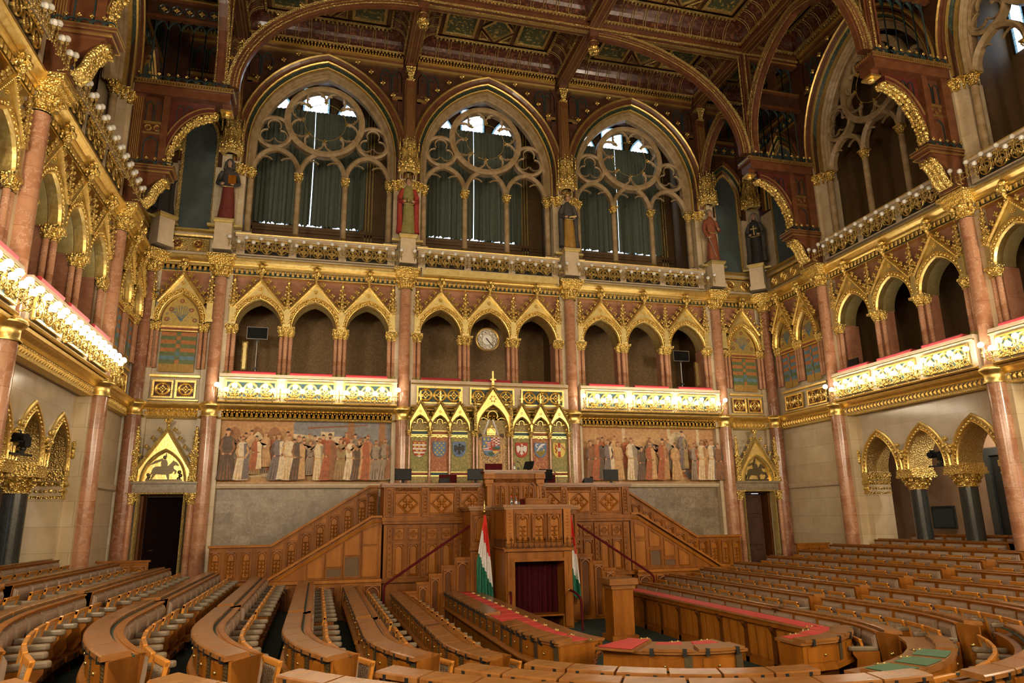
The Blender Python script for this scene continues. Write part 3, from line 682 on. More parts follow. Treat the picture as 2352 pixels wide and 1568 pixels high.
def painting(x0, x1, kind):
    m = MB(); z0, z1 = 1.27, 3.29; W = x1-x0; X = lambda f: x0+W*f; Z = lambda f: z0+(z1-z0)*f; rnd = random.Random(kind)
    m.box(x0, x1, .0, .03, z0, z1, TAN)
    if kind == 1:
        m.flat([(X(0), Z(.45)), (X(.42), Z(.45)), (X(.42), Z(1)), (X(0), Z(1))], -.0004, WAL); m.flat([(X(.42), Z(.72)), (X(1), Z(.62)), (X(1), Z(1)), (X(.42), Z(1))], -.0004, SKY)
        for c in (.08, .21, .31): m.flat([(x, z) for x, z in [(X(c-.04), Z(.45))]+pointed(W*.04, .30, 5, X(c), Z(.76))+[(X(c+.04), Z(.45))]], -.0007, ARC)
        m.flat([(X(.42), Z(.52)), (X(.74), Z(.52)), (X(.74), Z(.76)), (X(.66), Z(.76)), (X(.66), Z(.84)), (X(.58), Z(.84)), (X(.58), Z(.76)), (X(.42), Z(.80))], -.0008, CRE)
        for c in (.74, .93): m.flat([(X(c), Z(.5)), (X(c+.04), Z(.5)), (X(c+.04), Z(1)), (X(c), Z(1))], -.001, ARC)
        m.flat([(X(.5), Z(.88)), (X(.86), Z(.95)), (X(.86), Z(.97)), (X(.5), Z(.91))], -.0012, BRO)
    else:
        m.flat([(X(0), Z(.45)), (X(1), Z(.45)), (X(1), Z(1)), (X(0), Z(1))], -.0004, WAL)
        for c, w in ((.10, .05), (.45, .14)): m.flat([(X(c-w), Z(.45))]+pointed(W*w, .34, 6, X(c), Z(.74))+[(X(c+w), Z(.45))], -.0007, SAN)
        for c in (.30, .64, .86): m.flat([(X(c), Z(.4)), (X(c+.022), Z(.4)), (X(c+.022), Z(1)), (X(c), Z(1))], -.001, CRE)
        m.flat([(X(.66), Z(.45))]+pointed(W*.06, .24, 6, X(.72), Z(.82))+[(X(.78), Z(.45))], -.0011, CRE)
    m.flat([(X(0), Z(0)), (X(1), Z(0)), (X(1), Z(.20)), (X(.5), Z(.28)), (X(0), Z(.24))], -.0013, SAN)
    for i in range(34):                                     # the crowd behind
        person_paint(m, X(rnd.uniform(.02, .98)), Z(rnd.uniform(.12, .26)), rnd.uniform(.98, 1.22), rnd.choice((TAN, BRO, GRY, OLI, RUS, SAN)), FLE, rnd.choice((HAI, BRO)), rnd.choice((0, 0, 1, -1)))
    for i in range(18): a = X(rnd.uniform(.03, .97)); m.flat([(a, Z(.4)), (a+.012, Z(.4)), (a+rnd.uniform(-.1, .1), Z(rnd.uniform(.85, .98)))], -.0005*(60+i), BRO)
    if kind == 1:
        fg = [(.055, 1.62, DAR, HAI, 0, None), (.14, 1.4, WHI, FLE, 0, BLU), (.34, 1.5, BLU, FLE, 0, WHI), (.40, 1.45, CRE, FLE, 0, WHI), (.455, 1.42, DAR, FLE, 1, SAN), (.575, 1.35, CRE, FLE, -1, GRY), (.635, 1.5, RUS, HAI, 1, BRO), (.70, 1.35, OLI, FLE, 1, None),
              (.76, 1.38, WHI, FLE, -1, BRO), (.81, 1.34, DAR, FLE, -1, SAN), (.86, 1.46, RUS, FLE, -1, TAN), (.91, 1.3, GRY, FLE, 0, None), (.965, 1.36, GRY, FLE, 0, BRO)]
        m.flat([(X(.165), Z(.1)), (X(.32), Z(.1)), (X(.32), Z(.16)), (X(.165), Z(.16))], -.03, CRE); m.flat([(X(.185), Z(.16))]+pointed(W*.03, .25, 5, X(.215), Z(.70))+[(X(.245), Z(.16))], -.031, CRE)
        person_paint(m, X(.215), Z(.20), 1.12, RUS, FLE, HAI, 1, CRE)
    else:
        fg = [(.05, 1.42, BRO, FLE, 1, None), (.10, 1.5, RUS, FLE, 1, DAR), (.17, 1.46, BLU, FLE, 0, WHI), (.24, 1.38, SAN, FLE, 0, None), (.335, 1.52, WHI, CRE, 1, GRY), (.41, 1.2, DAR, HAI, 1, None), (.47, 1.4, RUS, FLE, 1, SAN), (.565, 1.5, RUS, HAI, 0, TAN),
              (.655, 1.36, SAN, FLE, 0, None), (.80, 1.36, GRY, FLE, 0, RUS), (.86, 1.48, CRE, FLE, 0, TAN), (.935, 1.5, WHI, FLE, 0, BLU), (.98, 1.35, BRO, FLE, 0, None)]
        m.flat([(X(.62), Z(.10)), (X(.80), Z(.10)), (X(.78), Z(.24)), (X(.63), Z(.24))], -.03, RUS)
        person_paint(m, X(.72), Z(.24), 1.45, BLU, FLE, HAI, 0, OLI); m.flat([(X(.72), Z(.7)), (X(.76), Z(.3)), (X(.83), Z(.08)), (X(.78), Z(.06)), (X(.73), Z(.24))], -.0314, BLU)
    for f, h, r, sk, arm, r2 in fg: person_paint(m, X(f), Z(.04), h*1.03, r, FLE, sk if sk == HAI else BRO, arm, r2)
    return m
o = painting(-8.92, -3.46, 1).obj('wall_painting', PM); at(o, (0, DW+.33, 0)); tag(o, 'wide painting of a robed crowd round a seated king, left of the shields', 'painting')
o = painting(3.46, 8.92, 2).obj('wall_painting', PM); at(o, (0, DW+.33, 0)); tag(o, 'wide painting of a crowd before a standing queen in blue, right of the shields', 'painting')
# ---------------------------------------------------------------- end bays: doorways, blind arches, dark lancets
def make_doorgable():
    t = thing('door_gable', '', 'door surround')
    m = MB(); m.box(-.98, .98, -.05, .2, .96, 1.30, 0); m.box(-1.0, 1.0, -.12, .2, 1.24, 1.31, 0); m.obj('lintel', ['grey_marble'], t)
    m = MB(); m.sweep([(-.62, -2.6), (-.62, .93), (.62, .93), (.62, -2.6)], [(0, .2), (0, -.03), (.03, -.06), (.07, -.04), (.075, .2)], 0); m.obj('rope_molding', ['gold_fine'], t)
    m = MB(); top = lambda x: 2.93-abs(x)*1.62
    q = pointed(.60, .92, 10, 0, 1.32); m.spandrel([(-.72, 1.32)]+q+[(.72, 1.32)], lambda x: top(x) if abs(x) < .7 else 1.75, -.04, .18, 0); m.obj('gable_field', ['gold'], t)
    m = MB(); m.sweep([(-.86, 1.62), (0, 3.0), (.86, 1.62)], [(0, .1), (0, -.12), (-.05, -.15), (-.10, -.10), (-.10, .1)], 0)
    m.sweep(q, [(-.02, -.02), (.0, -.10), (.05, -.11), (.07, -.04)], 0); m.obj('raking_molding', ['gold_fine'], t)
    m = MB(); m.prism(q, .10, .16, 0); m.obj('tympanum', ['gold'], t)
    m = MB(); crocket(m, 0, 0, 0, .062); c0 = None
    for sg in (-1, 1):
        for i in range(5):
            f = .10+i*.19; loc = (sg*(.86*(1-f)+.10), -.10, 1.62+1.38*f+.08)
            if c0 is None: c0 = m.obj('crocket', ['gold_relief'], t, loc)
            else: twin(c0, t, loc)
    m = MB(); m.lathe(0, -.06, [(.06, 2.95), (.04, 3.06), (.07, 3.10), (.05, 3.13)], 8); m.box(-.09, .09, -.12, 0, 3.12, 3.18)
    for a in range(5): m.ball((.09*cos(a*2*pi/5), -.06+.09*sin(a*2*pi/5), 3.20), .05, 0, 6, 4)
    m.obj('finial', ['gold_relief'], t)
    m = MB()                                     # horse and rider in low relief, facing right
    hs = [(-.36, .02), (-.33, .02), (-.27, .14), (-.22, .20), (-.12, .19), (.05, .18), (.10, .02), (.14, .02), (.13, .20), (.20, .22), (.24, .30), (.28, .27), (.27, .20), (.31, .21), (.33, .30), (.24, .38), (.23, .46), (.28, .50), (.36, .46), (.37, .51), (.30, .60), (.25, .62), (.22, .66), (.19, .60),
          (.10, .48), (.0, .44), (-.15, .45), (-.26, .44), (-.32, .38), (-.36, .22), (-.42, .10), (-.40, .09), (-.34, .20), (-.31, .24), (-.33, .14)]
    m.prism([(x*1.05, 1.36+z*.92) for x, z in hs][::-1][::-1], .05, .12, 0)
    m.prism([(x, 1.36+z) for x, z in [(-.10, .40), (.06, .40), (.07, .52), (.02, .62), (-.08, .62), (-.12, .52)]], .03, .11, 0); m.ball((-.03, .07, 2.05), .05, 0, 8, 5, 1, .7, 1.2)
    m.prism([(x, 1.36+z) for x, z in [(-.06, .60), (-.45, .44), (-.30, .58), (-.08, .66)]], .06, .11, 0); m.prism([(-.02, 2.08), (0, 2.20), (.03, 2.08)], .06, .1, 0)
    for k in range(3): m.ball((.42+.04*(k % 2), .09, 1.40+.10*k), .06, 0, 6, 4, 1, .5, 1); m.ball((-.46+.03*(k % 2), .09, 1.38+.07*k), .05, 0, 6, 4, 1, .5, 1)
    m.box(-.52, .52, .06, .12, 1.33, 1.38, 0); m.obj('rider_relief', ['brass_dark'], t)
    s0 = p0 = None
    for sg in (-1, 1):
        m = MB(); m.lathe(0, -.02, [(.10, -1.9), (.095, .62)], 12)
        s0 = m.obj('colonnette', ['red_marble'], t, (sg*.84, 0, 0)) if s0 is None else twin(s0, t, (sg*.84, 0, 0))
        m = MB(); leaf_capital(m, sg*.84, -.02, .10, .62, .96, 6); m.obj('capital', ['gold_relief'], t)
        m = MB(); m.box(-.13, .13, -.14, .18, 1.30, 1.46); m.box(-.10, .10, -.10, .18, 1.46, 2.1); m.prism([(-.14, 2.08), (.14, 2.08), (0, 2.34)], -.14, .1); m.lathe(0, -.04, [(.09, 2.1), (.06, 2.75), (.035, 2.78), (.075, 2.82), (.075, 2.86), (.03, 2.88), (.035, 3.0), (.01, 3.02)], 8)
        for i in range(4): m.ball((.08, -.05, 2.25+.13*i), .035, 0, 5, 3); m.ball((-.08, -.05, 2.25+.13*i), .035, 0, 5, 3)
        p0 = m.obj('pinnacle', ['gold_relief'], t, (sg*.84, -.02, 0)) if p0 is None else twin(p0, t, (sg*.84, -.02, 0))
        m = MB(); m.box(sg*.84-.13, sg*.84+.13, -.2, .2, -2.75, -1.95); m.box(sg*.84-.15, sg*.84+.15, -.24, .2, -2.02, -1.9); m.obj('plinth', ['stone_trim'], t)
    return t
PDG = Placer(make_doorgable)
PDG.put(*wl('B', -10.37, 0, .12), 'gilded gable with a horseman over the left doorway', 'door surrounds')
PDG.put(*wl('B', 10.37, 0, .12), 'gilded gable with a horseman over the right doorway', 'door surrounds')
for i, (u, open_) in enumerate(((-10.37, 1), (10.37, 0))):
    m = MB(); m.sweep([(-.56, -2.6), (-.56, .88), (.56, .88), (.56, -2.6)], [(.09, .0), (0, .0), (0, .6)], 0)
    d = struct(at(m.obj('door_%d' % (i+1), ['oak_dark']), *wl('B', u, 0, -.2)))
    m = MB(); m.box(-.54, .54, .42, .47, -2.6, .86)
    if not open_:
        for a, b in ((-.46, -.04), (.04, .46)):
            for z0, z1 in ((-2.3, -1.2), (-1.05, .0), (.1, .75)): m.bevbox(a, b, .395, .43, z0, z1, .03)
    m.obj('door_leaf', ['dark_door' if open_ else 'ceil_dark'], d)  # open left doorway: near-black sheet painted as its unlit interior; right: real leaf
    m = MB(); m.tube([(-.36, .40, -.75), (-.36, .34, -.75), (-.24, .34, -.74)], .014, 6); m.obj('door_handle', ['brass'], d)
def make_blind(hw, z1=6.30, cl=('cloth_green', 'cloth_orange', 'cloth_blue', 'cloth_ochre')):
    """blind gallery arch: patterned tympanum, striped cloth and side shafts"""
    t = thing('blind_arch', '', 'blind arch')
    m = MB(); m.prism([(-hw, 6.28)]+pointed(hw, ARC_H, 9, 0, ARC_Z)+[(hw, 6.28)], .0, .04, 0)
    for x, z in ((0, 7.16), (-.36, 6.86), (.36, 6.86), (-.5, 6.52), (.5, 6.52)):
        x *= hw/.66; m.disc(x, z, .075, -.006, 1, 10); m.disc(x, z, .03, -.010, 0, 8)
    for k in range(9):
        a = -1.0+.25*k; m.tube([(0, -.004, 6.46), (.25*sin(a)*hw*1.4, -.004, 6.70), (.42*sin(a)*hw*1.5, -.004, 6.72+.28*cos(a))], .008, 4, 2)
    for k in range(26):
        x = random.uniform(-.56, .56)*hw/.66; z = random.uniform(6.46, 6.98); m.flat([(x-.04, z), (x, z-.016), (x+.04, z), (x, z+.016)], -.006, 2)
    m.obj('tympanum', ['mosaic', 'robe_rust', 'cloth_blue'], t)
    m = MB(); m.box(-hw, hw, -.03, .03, 6.16, 6.24, 1); m.box(-hw, hw, -.05, .03, 6.24, 6.30, 0); m.box(-hw, hw, -.04, .03, 6.12, 6.16, 0); m.obj('transom', ['gold', 'robe_rust'], t)
    m = MB(); n = 10; h = (6.10-4.78)/n; seq = [1, 0, 1, 0, 1, 0, 2, 0, 3, 3]
    for i in range(n):
        a = 6.10-h*i
        for x0, x1, k in ((-hw*.94, -hw*.12, 0), (-hw*.12, hw*.12, 1), (hw*.12, hw*.94, 2)):
            mi = seq[(i+(k == 1)) % 8 if i < 8 else i]; y = -.012*(k == 1)
            m.add([(x0, y, a-h), (x1, y, a-h), (x1, y, a), (x0, y, a)], [(0, 1, 2, 3)], mi)
    m.obj('striped_cloth', list(cl), t)
    s0 = c0 = None
    for sg in (-1, 1):
        for o in (.10, .25):
            if s0 is None: s0 = MB().lathe(0, -.03, [(.065, 4.90), (.062, 6.12)], 10).obj('side_shaft', ['red_marble'], t, (sg*(hw+o), 0, 0))
            else: twin(s0, t, (sg*(hw+o), 0, 0))
            m = MB(); leaf_capital(m, 0, -.03, .075, 6.12, 6.42, 6, 0, .10)
            c0 = m.obj('gilt_capital', ['gold_relief'], t, (sg*(hw+o), 0, 0)) if c0 is None else twin(c0, t, (sg*(hw+o), 0, 0))
    return t
PBL = Placer(lambda: make_blind(.56)); PBS = Placer(lambda: make_blind(.42, cl=('cloth_blue', 'cloth_orange', 'cloth_green', 'cloth_ochre'))); PGN = Placer(lambda: make_gable(.68)); PGS = Placer(lambda: make_gable(.56))
def pair_panels(hw, gap):
    t = thing('quatrefoil_pair', '', 'wall panel')
    for a, b in ((-gap-hw, -gap), (gap, gap+hw)): panel(a, b, 3.94, 4.52, max(1, int(hw/.5)), 1, 1).obj('pierced_square', ['gold', 'dark_red_ground'], t)
    m = MB(); m.xprism([(.06, 4.60), (-.05, 4.62), (-.06, 4.68), (.06, 4.70)], -gap-hw-.1, gap+hw+.1); m.xprism([(.06, 3.84), (-.03, 3.86), (-.03, 3.89), (.06, 3.9)], -gap-hw-.1, gap+hw+.1); m.obj('gilt_molding', ['gold'], t)
    return t
PQ = Placer(lambda: pair_panels(.62, .03)); PQS = Placer(lambda: pair_panels(1.05, .14))
def upper_pair(hw, n):
    t = thing('quatrefoil_row', '', 'wall panel')
    m = MB(); m.box(-hw, hw, -.02, .06, 8.92, 9.36, 1); w = 2*hw/n
    for i in range(n):
        c = -hw+w*(i+.5); ring(m, c, 9.14, .19, .05, -.05, 0); m.disc(c, 9.14, .15, -.022, 2, 14)
        for k in range(4): ring(m, c+.07*cos(k*pi/2), 9.14+.07*sin(k*pi/2), .075, .02, -.04, -.01, 0, 10)
        m.ball((c, -.05, 9.14), .035)
    m.obj('quatrefoil_field', ['gold', 'gold_dark', 'dark_red_ground'], t)
    m = MB(); m.xprism([(.05, 9.40), (-.05, 9.42), (-.06, 9.48), (.05, 9.50)], -hw-.1, hw+.1); m.xprism([(.05, 9.60), (-.09, 9.63), (-.09, 9.70), (.05, 9.72)], -hw-.2, hw+.2); m.obj('gilt_molding', ['gold'], t)
    return t
PUQ = Placer(lambda: upper_pair(.66, 2)); PUS = Placer(lambda: upper_pair(1.2, 4))
def make_lancet(hw, h, z0):
    t = thing('blind_lancet', '', 'blind window')
    g = lambda o: [(-hw-o, 9.74)]+pointed(hw+o, h+o*1.5, 10, 0, z0)+[(hw+o, 9.74)]
    MB().prism(g(0), .02, .05).obj('slate_field', ['slate_panel'], t)
    MB().sweep(g(0), [(0, .02), (0, -.02), (.10, -.02), (.11, .04)]).obj('gilt_frame', ['gold_dark'], t)
    gg = lambda o: [(-hw-o, 12.3)]+pointed(hw+o, h+o*1.5, 10, 0, z0)+[(hw+o, 12.3)]
    m = MB(); m.sweep(gg(.11), [(0, .02), (.05, -.02)], 0); m.sweep(gg(.16), [(0, -.02), (.02, -.06), (.05, -.03)], 1); m.sweep(gg(.21), [(0, -.03), (.09, -.06)], 2); m.sweep(gg(.30), [(0, -.06), (.03, -.12), (.07, -.08)], 1)
    m.sweep(gg(.37), [(0, -.08), (.05, -.20), (.09, -.14), (.09, .0)], 0); m.obj('wooden_arch', ['ceil_wood', 'gold', 'green_band'], t)
    return t
PLB = Placer(lambda: make_lancet(.50, .95, 13.15)); PLS = Placer(lambda: make_lancet(.86, 1.6, 13.0))
for sgn, sd in ((-1, 'left'), (1, 'right')):
    u = 10.37*sgn
    PBL.put(*wl('B', u, 0, -.08), 'blind arch with a green and orange striped cloth above the %s doorway' % sd, 'blind arches')
    PGN.put(*wl('B', u, ARC_Z, .04), 'gilded gable over the striped cloth above the %s doorway' % sd, 'gilded gables')
    for k, e in ((-1, 'left'), (1, 'right')): PP.put(*wl('B', u+.88*k, ARC_Z, .04), 'gilded pinnacle %s of the striped cloth above the %s doorway' % (e, sd), 'gilded pinnacles')
    PQ.put(*wl('B', u, 0, -.12), 'two gilt quatrefoil squares above the %s doorway' % sd, 'quatrefoil panels')
    PUQ.put(*wl('B', u, 0, -.04), 'pair of gilt quatrefoils high above the %s doorway' % sd, 'upper quatrefoil panels')
    PLB.put(*wl('B', 10.30*sgn, 0, -.24), 'tall dark slate lancet panel high above the %s doorway' % sd, 'dark lancet panels')
    wn = 'L' if sgn < 0 else 'R'
    for s, e in ((1.12, 'corner'), (2.44, 'balcony')):
        PBS.put(*wl(wn, s, 0, -.08), 'blind arch with blue striped cloth on the %s wall, %s side' % (sd, e), 'blind arches')
        PGS.put(*wl(wn, s, ARC_Z, .04), 'gilded gable over the blue striped cloth, %s wall, %s side' % (sd, e), 'gilded gables')
    PQS.put(*wl(wn, 1.763, 0, -.12), 'gilt quatrefoil panels under the blue striped cloths, %s wall' % sd, 'quatrefoil panels')
    PUS.put(*wl(wn, 1.763, 0, -.04), 'row of gilt quatrefoils below the wide slate lancet, %s wall' % sd, 'upper quatrefoil panels')
    PLS.put(*wl(wn, 1.80, 0, -.24), 'wide dark slate lancet panel on the %s wall beside the corner' % sd, 'dark lancet panels')
# ---------------------------------------------------------------- great windows: tracery, arch frames, curtains, panes
def make_frame():
    t = thing('window_arch', '', 'arch')
    g = bigarch
    m = MB(); m.sweep(g(0), [(0, .15), (0, -.04), (-.05, -.08), (-.09, -.04)], 1); m.sweep(g(.09), [(0, -.04), (-.09, .03)], 0); m.sweep(g(.18), [(0, .03), (-.02, -.01), (-.05, .0), (-.07, .06)], 0)
    m.sweep(g(.25), [(0, .06), (-.03, .03), (-.07, .05), (-.08, .10)], 1); m.sweep(g(.33), [(0, .10), (-.09, .22)], 2); m.sweep(g(.42), [(0, .22), (-.01, .18), (-.04, .19), (-.05, .32)], 1)
    m.obj('arch_molding', ['ceil_wood', 'gold', 'green_band'], t)
    m = MB(); crocket(m, 0, 0, 0, .075); c0 = None; R = 4.07+.20
    for i in range(6):
        a = radians(36+i*8.2+ (0 if i < 9 else 0)); x = 3.05-4.07+R*cos(a); z = 13.2+R*sin(a)
        for sg in (-1, 1):
            loc = (sg*x, -.06, z)
            if x < .6: continue
            if c0 is None: c0 = m.obj('crocket', ['gold_relief'], t, loc)
            else: twin(c0, t, loc)
    return t
def make_tracery():
    def cusp(m, cx, cz, r, n, a0, y0=.50, y1=.60, w=.05, depth=.52):
        for k in range(n):
            a = a0+2*pi*k/n; da = pi/n; rc = r*(1-depth*.5)
            rc = r/(1+1.04*sin(da)); q = r-rc; c = (cx+rc*cos(a), cz+rc*sin(a))
            m.sweep(arc(c[0], c[1], q, a+(2.05 if n > 4 else 2.2), a-(2.05 if n > 4 else 2.2), 12), [(0, y1), (0, y0), (-w, y0+.02), (-w, y1)], 0)
    m = MB()
    for o, y in ((.475, .30), (.53, .40)): m.sweep(bigarch(o), [(0, y+.3), (0, y), (-.05, y-.02), (-.10, y+.06), (-.10, y+.35)], 0)
    m.sweep(bigarch(.60), [(0, .75), (0, .48), (-.06, .46), (-.11, .52), (-.11, .75)], 0)
    for c in (-1.63, 0, 1.63):
        p = [(c-.80, 12.3)]+pointed(.80, .96, 8, c, 12.36)+[(c+.80, 12.3)]
        m.sweep(p, [(.06, .70), (.06, .50), (0, .44), (-.06, .50), (-.10, .54), (-.10, .70)], 0)
        for sg in (-1, 1): m.sweep(arc(c+sg*.40, 12.62, .30, pi/2-sg*1.9, pi/2+sg*.9, 8)[::sg*-1 or 1], [(0, .60), (0, .52), (.05, .54), (.05, .60)], 0)
    root = m.obj('window_tracery', ['window_stone'])
    tag(root, '', 'window tracery')
    m = MB(); ring(m, 0, 14.58, 1.46, .22, .46, .75, 0, 40); cusp(m, 0, 14.58, 1.30, 8, pi/8, w=.055)
    for k in range(8):
        for e in (-1, 1):
            a = pi/8+k*pi/4; c = (.90*cos(a), 14.58+.90*sin(a)); m.sweep(arc(c[0]+.20*cos(a+e*1.35), c[1]+.20*sin(a+e*1.35), .15, a+e*1.35+1.2, a+e*1.35-1.2, 6), [(0, .60), (0, .52), (-.03, .54), (-.03, .60)], 0)
    for sg in (-1, 1):
        ring(m, sg*1.78, 13.92, .66, .13, .48, .72, 0, 24); cusp(m, sg*1.78, 13.92, .53, 3, -pi/2+pi/3*0+pi, .50, .60, .04)
    m.obj('rose', ['window_stone'], root)
    m = MB(); m.tube([(.76*cos(a*pi/16), .56, 14.58+.76*sin(a*pi/16)) for a in range(33)], .012, 5); m.obj('iron_ring', ['gold_dark'], root)
    b0 = None
    for k in range(8):
        a = k*pi/4; m = MB(); m.ball((0, 0, 0), .05, 0, 6, 4)
        for q in range(4): m.ball((.06*cos(q*pi/2), -.02, .06*sin(q*pi/2)), .03, 0, 5, 3)
        loc = (.80*cos(a), .53, 14.58+.80*sin(a)); b0 = m.obj('boss', ['gold_relief'], root, loc) if b0 is None else twin(b0, root, loc)
    for x in (-.83, .83):
        m = MB(); m.lathe(x, .58, [(.105, 9.95), (.10, 12.0)], 12); mu = m.obj('mullion', ['window_stone'], root)
        m = MB(); leaf_capital(m, x, .58, .10, 12.0, 12.34, 6); m.obj('capital', ['gold_relief'], mu)
        m = MB(); m.box(x-.2, x+.2, .42, .78, 9.60, 9.86); m.obj('plinth', ['stone_trim'], mu)
        m = MB(); m.lathe(x, .58, [(.15, 9.84), (.15, 9.90), (.115, 9.93), (.12, 9.97), (.10, 10.0)], 10); m.obj('base', ['gold'], mu)
    for sg in (-1, 1):
        m = MB(); m.lathe(sg*2.44, .42, [(.11, 9.9), (.105, 11.9)], 12); mu = m.obj('jamb_shaft', ['window_stone'], root)
        m = MB(); leaf_capital(m, sg*2.44, .42, .11, 11.9, 12.3, 6); leaf_capital(m, sg*2.68, .22, .11, 11.86, 12.26, 6); leaf_capital(m, sg*2.84, .10, .10, 11.86, 12.26, 6); m.obj('capital', ['gold_relief'], mu)
        m = MB(); m.box(sg*2.44-.17, sg*2.44+.17, .25, .60, 9.60, 9.84); m.obj('plinth', ['stone_trim'], mu)
    return root
KIDSAVE = []
PF = Placer(make_frame); PT = Placer(make_tracery)
def pane(m, x0, x1, z0, z1, apex=0):
    c, hw = (x0+x1)/2, (x1-x0)/2
    out = [(x0, z0)]+(pointed(hw, apex, 7, c, z1) if apex else [(x0, z1), (x1, z1)])+[(x1, z0)]
    h2 = hw-.07; inn = [(x0+.07, z0)]+(pointed(h2, apex-.10, 7, c, z1) if apex else [(x0+.07, z1-.07), (x1-.07, z1-.07)])+[(x1-.07, z0)]
    m.flat(out[::-1][::-1], 0, 1); m.flat(inn, -.006, 0)
    m.sweep(out, [(0, .02), (0, -.03), (.05, -.03), (.06, .02)], 2)
    for k in range(1, 7): m.box(x0, x1, -.012, -.008, z0+(z1-z0)*k/7-.006, z0+(z1-z0)*k/7+.006, 2)
WT = 0
for wn, u0, nm, off in (('B', -6.16, 'left of the clock', -.42), ('B', 0.0, 'above the clock', -.08), ('B', 6.16, 'right of the clock', .22), ('R', 6.607, 'right side', 0), ('L', 6.607, 'left side', 0), ('R', 12.767, 'nearest right', 0)):
    loc, rz = wl(wn, u0); q = 'great end window ' if wn == 'B' else 'upper gallery opening, '
    PF.put(loc, rz, 'gilt and wood pointed arch framing the %s%s' % (q, nm), 'great pointed arches')
    PT.put(loc, rz, 'stone rose tracery filling the %s%s' % (q, nm), 'stone window tracery')
    if wn == 'B':
        WT += 1; m = MB(); c = off
        pane(m, c-.52, c+.52, 11.2, 17.3); pane(m, c-1.86, c-.80, 11.2, 15.9, 1.0); pane(m, c+.80, c+1.86, 11.2, 15.9, 1.0)
        w = struct(at(m.obj('window_%d' % WT, ['day_glass', 'day_border', 'black_metal']), (u0, DW+2.72, 0)))
        m = MB(); m.box(-2.9, 2.9, -.10, .0, 11.06, 11.2); m.box(-2.9, 2.9, -.06, .0, 10.95, 11.06); m.obj('sill', ['gallery_brown'], w)
        m = MB()
        for x in (c-2.25, c+2.25):
            for d in (-.12, 0, .12): m.box(x+d-.025, x+d+.025, -.06, 0, 9.5, 17.3)
        m.obj('frame', ['gold_dark'], w)
        for a, b, e in ((c-2.12, c-.012, 'left'), (c+.012, c+2.05, 'right')):
            m = MB(); n = 84; vs = []
            for zi in range(13):
                for i in range(n+1):
                    f = i/n; x = a+(b-a)*f; tt = zi/12
                    fold = .055*sin(f*pi*26+.6*sin(f*9))+.03*sin(f*pi*61+1)
                    z = 16.15+(11.185+.022*sin(f*40)+.02*sin(f*93)-16.15)*tt
                    vs.append((x+.02*sin(f*57+tt*3), fold*(.45+.75*tt), z))
            m.add(vs, [(zi*(n+1)+i, zi*(n+1)+i+1, (zi+1)*(n+1)+i+1, (zi+1)*(n+1)+i) for zi in range(12) for i in range(n)], 0, True)
            o = at(m.obj('curtain', ['teal_curtain']), (u0, DW+2.52, 0)); tag(o, 'teal pleated curtain, %s half, behind the window tracery %s' % (e, nm), 'curtain', 'teal curtains')
m = MB(); pane(m, -2.0, -1.55, 13.6, 15.2, .5); struct(at(m.obj('window_4', ['day_glass', 'day_border', 'black_metal']), (11.5+2.72, DW-12.0, 0), -pi/2))
# ---------------------------------------------------------------- statues on pedestals under canopies
def make_canopy():
    t = thing('statue_canopy', '', 'canopy')
    m = MB(); m.lathe(0, 0, [(.20, 12.48), (.36, 12.52), (.36, 12.60), (.30, 12.62), (.28, 13.0), (.24, 13.05), (.24, 13.26), (.30, 13.30), (.30, 13.36), (.23, 13.38), (.22, 13.62), (.26, 13.64), (.26, 13.72), (.18, 13.74)], 8, 0, False, pi/8, 2*pi+pi/8); m.obj('lantern', ['gold_fine'], t)
    g0 = p0 = None
    for k in range(-2, 3):
        a = -pi/2+k*pi/4
        m = MB(); m.prism([(-.15, 0), (.15, 0), (0, .42)], -.03, .03); m.ball((0, -.04, .13), .06, 0, 8, 5, 1, .5, 1); m.box(-.015, .015, .02, .05, .3, .8); m.prism([(-.11, .72), (.11, .72), (0, .98)], .04, .10)
        for i in range(4):
            for sg in (-1, 1): m.ball((sg*.14*(1-i/4), -.03, .06+.10*i), .026, 0, 5, 3)
        m.ball((0, -.02, .46), .035, 0, 5, 4); loc = (.35*cos(a), .35*sin(a), 12.58)
        g0 = m.obj('gablet', ['gold_relief'], t, loc, a+pi/2) if g0 is None else twin(g0, t, loc, a+pi/2)
    for k in range(-2, 2):
        a = -pi/2+(k+.5)*pi/4
        m = MB(); m.lathe(0, 0, [(.045, 0), (.04, .4), (.0, .62)], 6); m.ball((0, 0, -.04), .05, 0, 6, 4); m.lathe(-.0, 0, [(.03, .75), (.025, 1.22), (.0, 1.34)], 5)
        loc = (.38*cos(a), .38*sin(a), 12.56); p0 = m.obj('spirelet', ['gold_relief'], t, loc) if p0 is None else twin(p0, t, loc)
    m = MB()
    for k in range(-4, 5): m.ball((.25*cos(-pi/2+k*pi/8), .25*sin(-pi/2+k*pi/8), 13.80), .03, 0, 5, 4, 1, 1, 1.6)
    m.obj('cresting', ['gold_relief'], t)
    return t
def make_pedestal():
    t = thing('statue_pedestal', '', 'pedestal')
    m = MB(); m.box(-.27, .27, -.36, .1, 8.86, 9.80); m.box(-.30, .30, -.40, .1, 8.86, 9.02); m.obj('block', ['stone_trim'], t)
    m = MB(); m.box(-.30, .30, -.42, .1, 9.80, 9.85); m.box(-.33, .33, -.46, .1, 9.85, 9.93); m.box(-.56, .56, -.12, .1, 9.78, 9.86); m.obj('gilt_cap', ['gold_pale'], t)
    return t
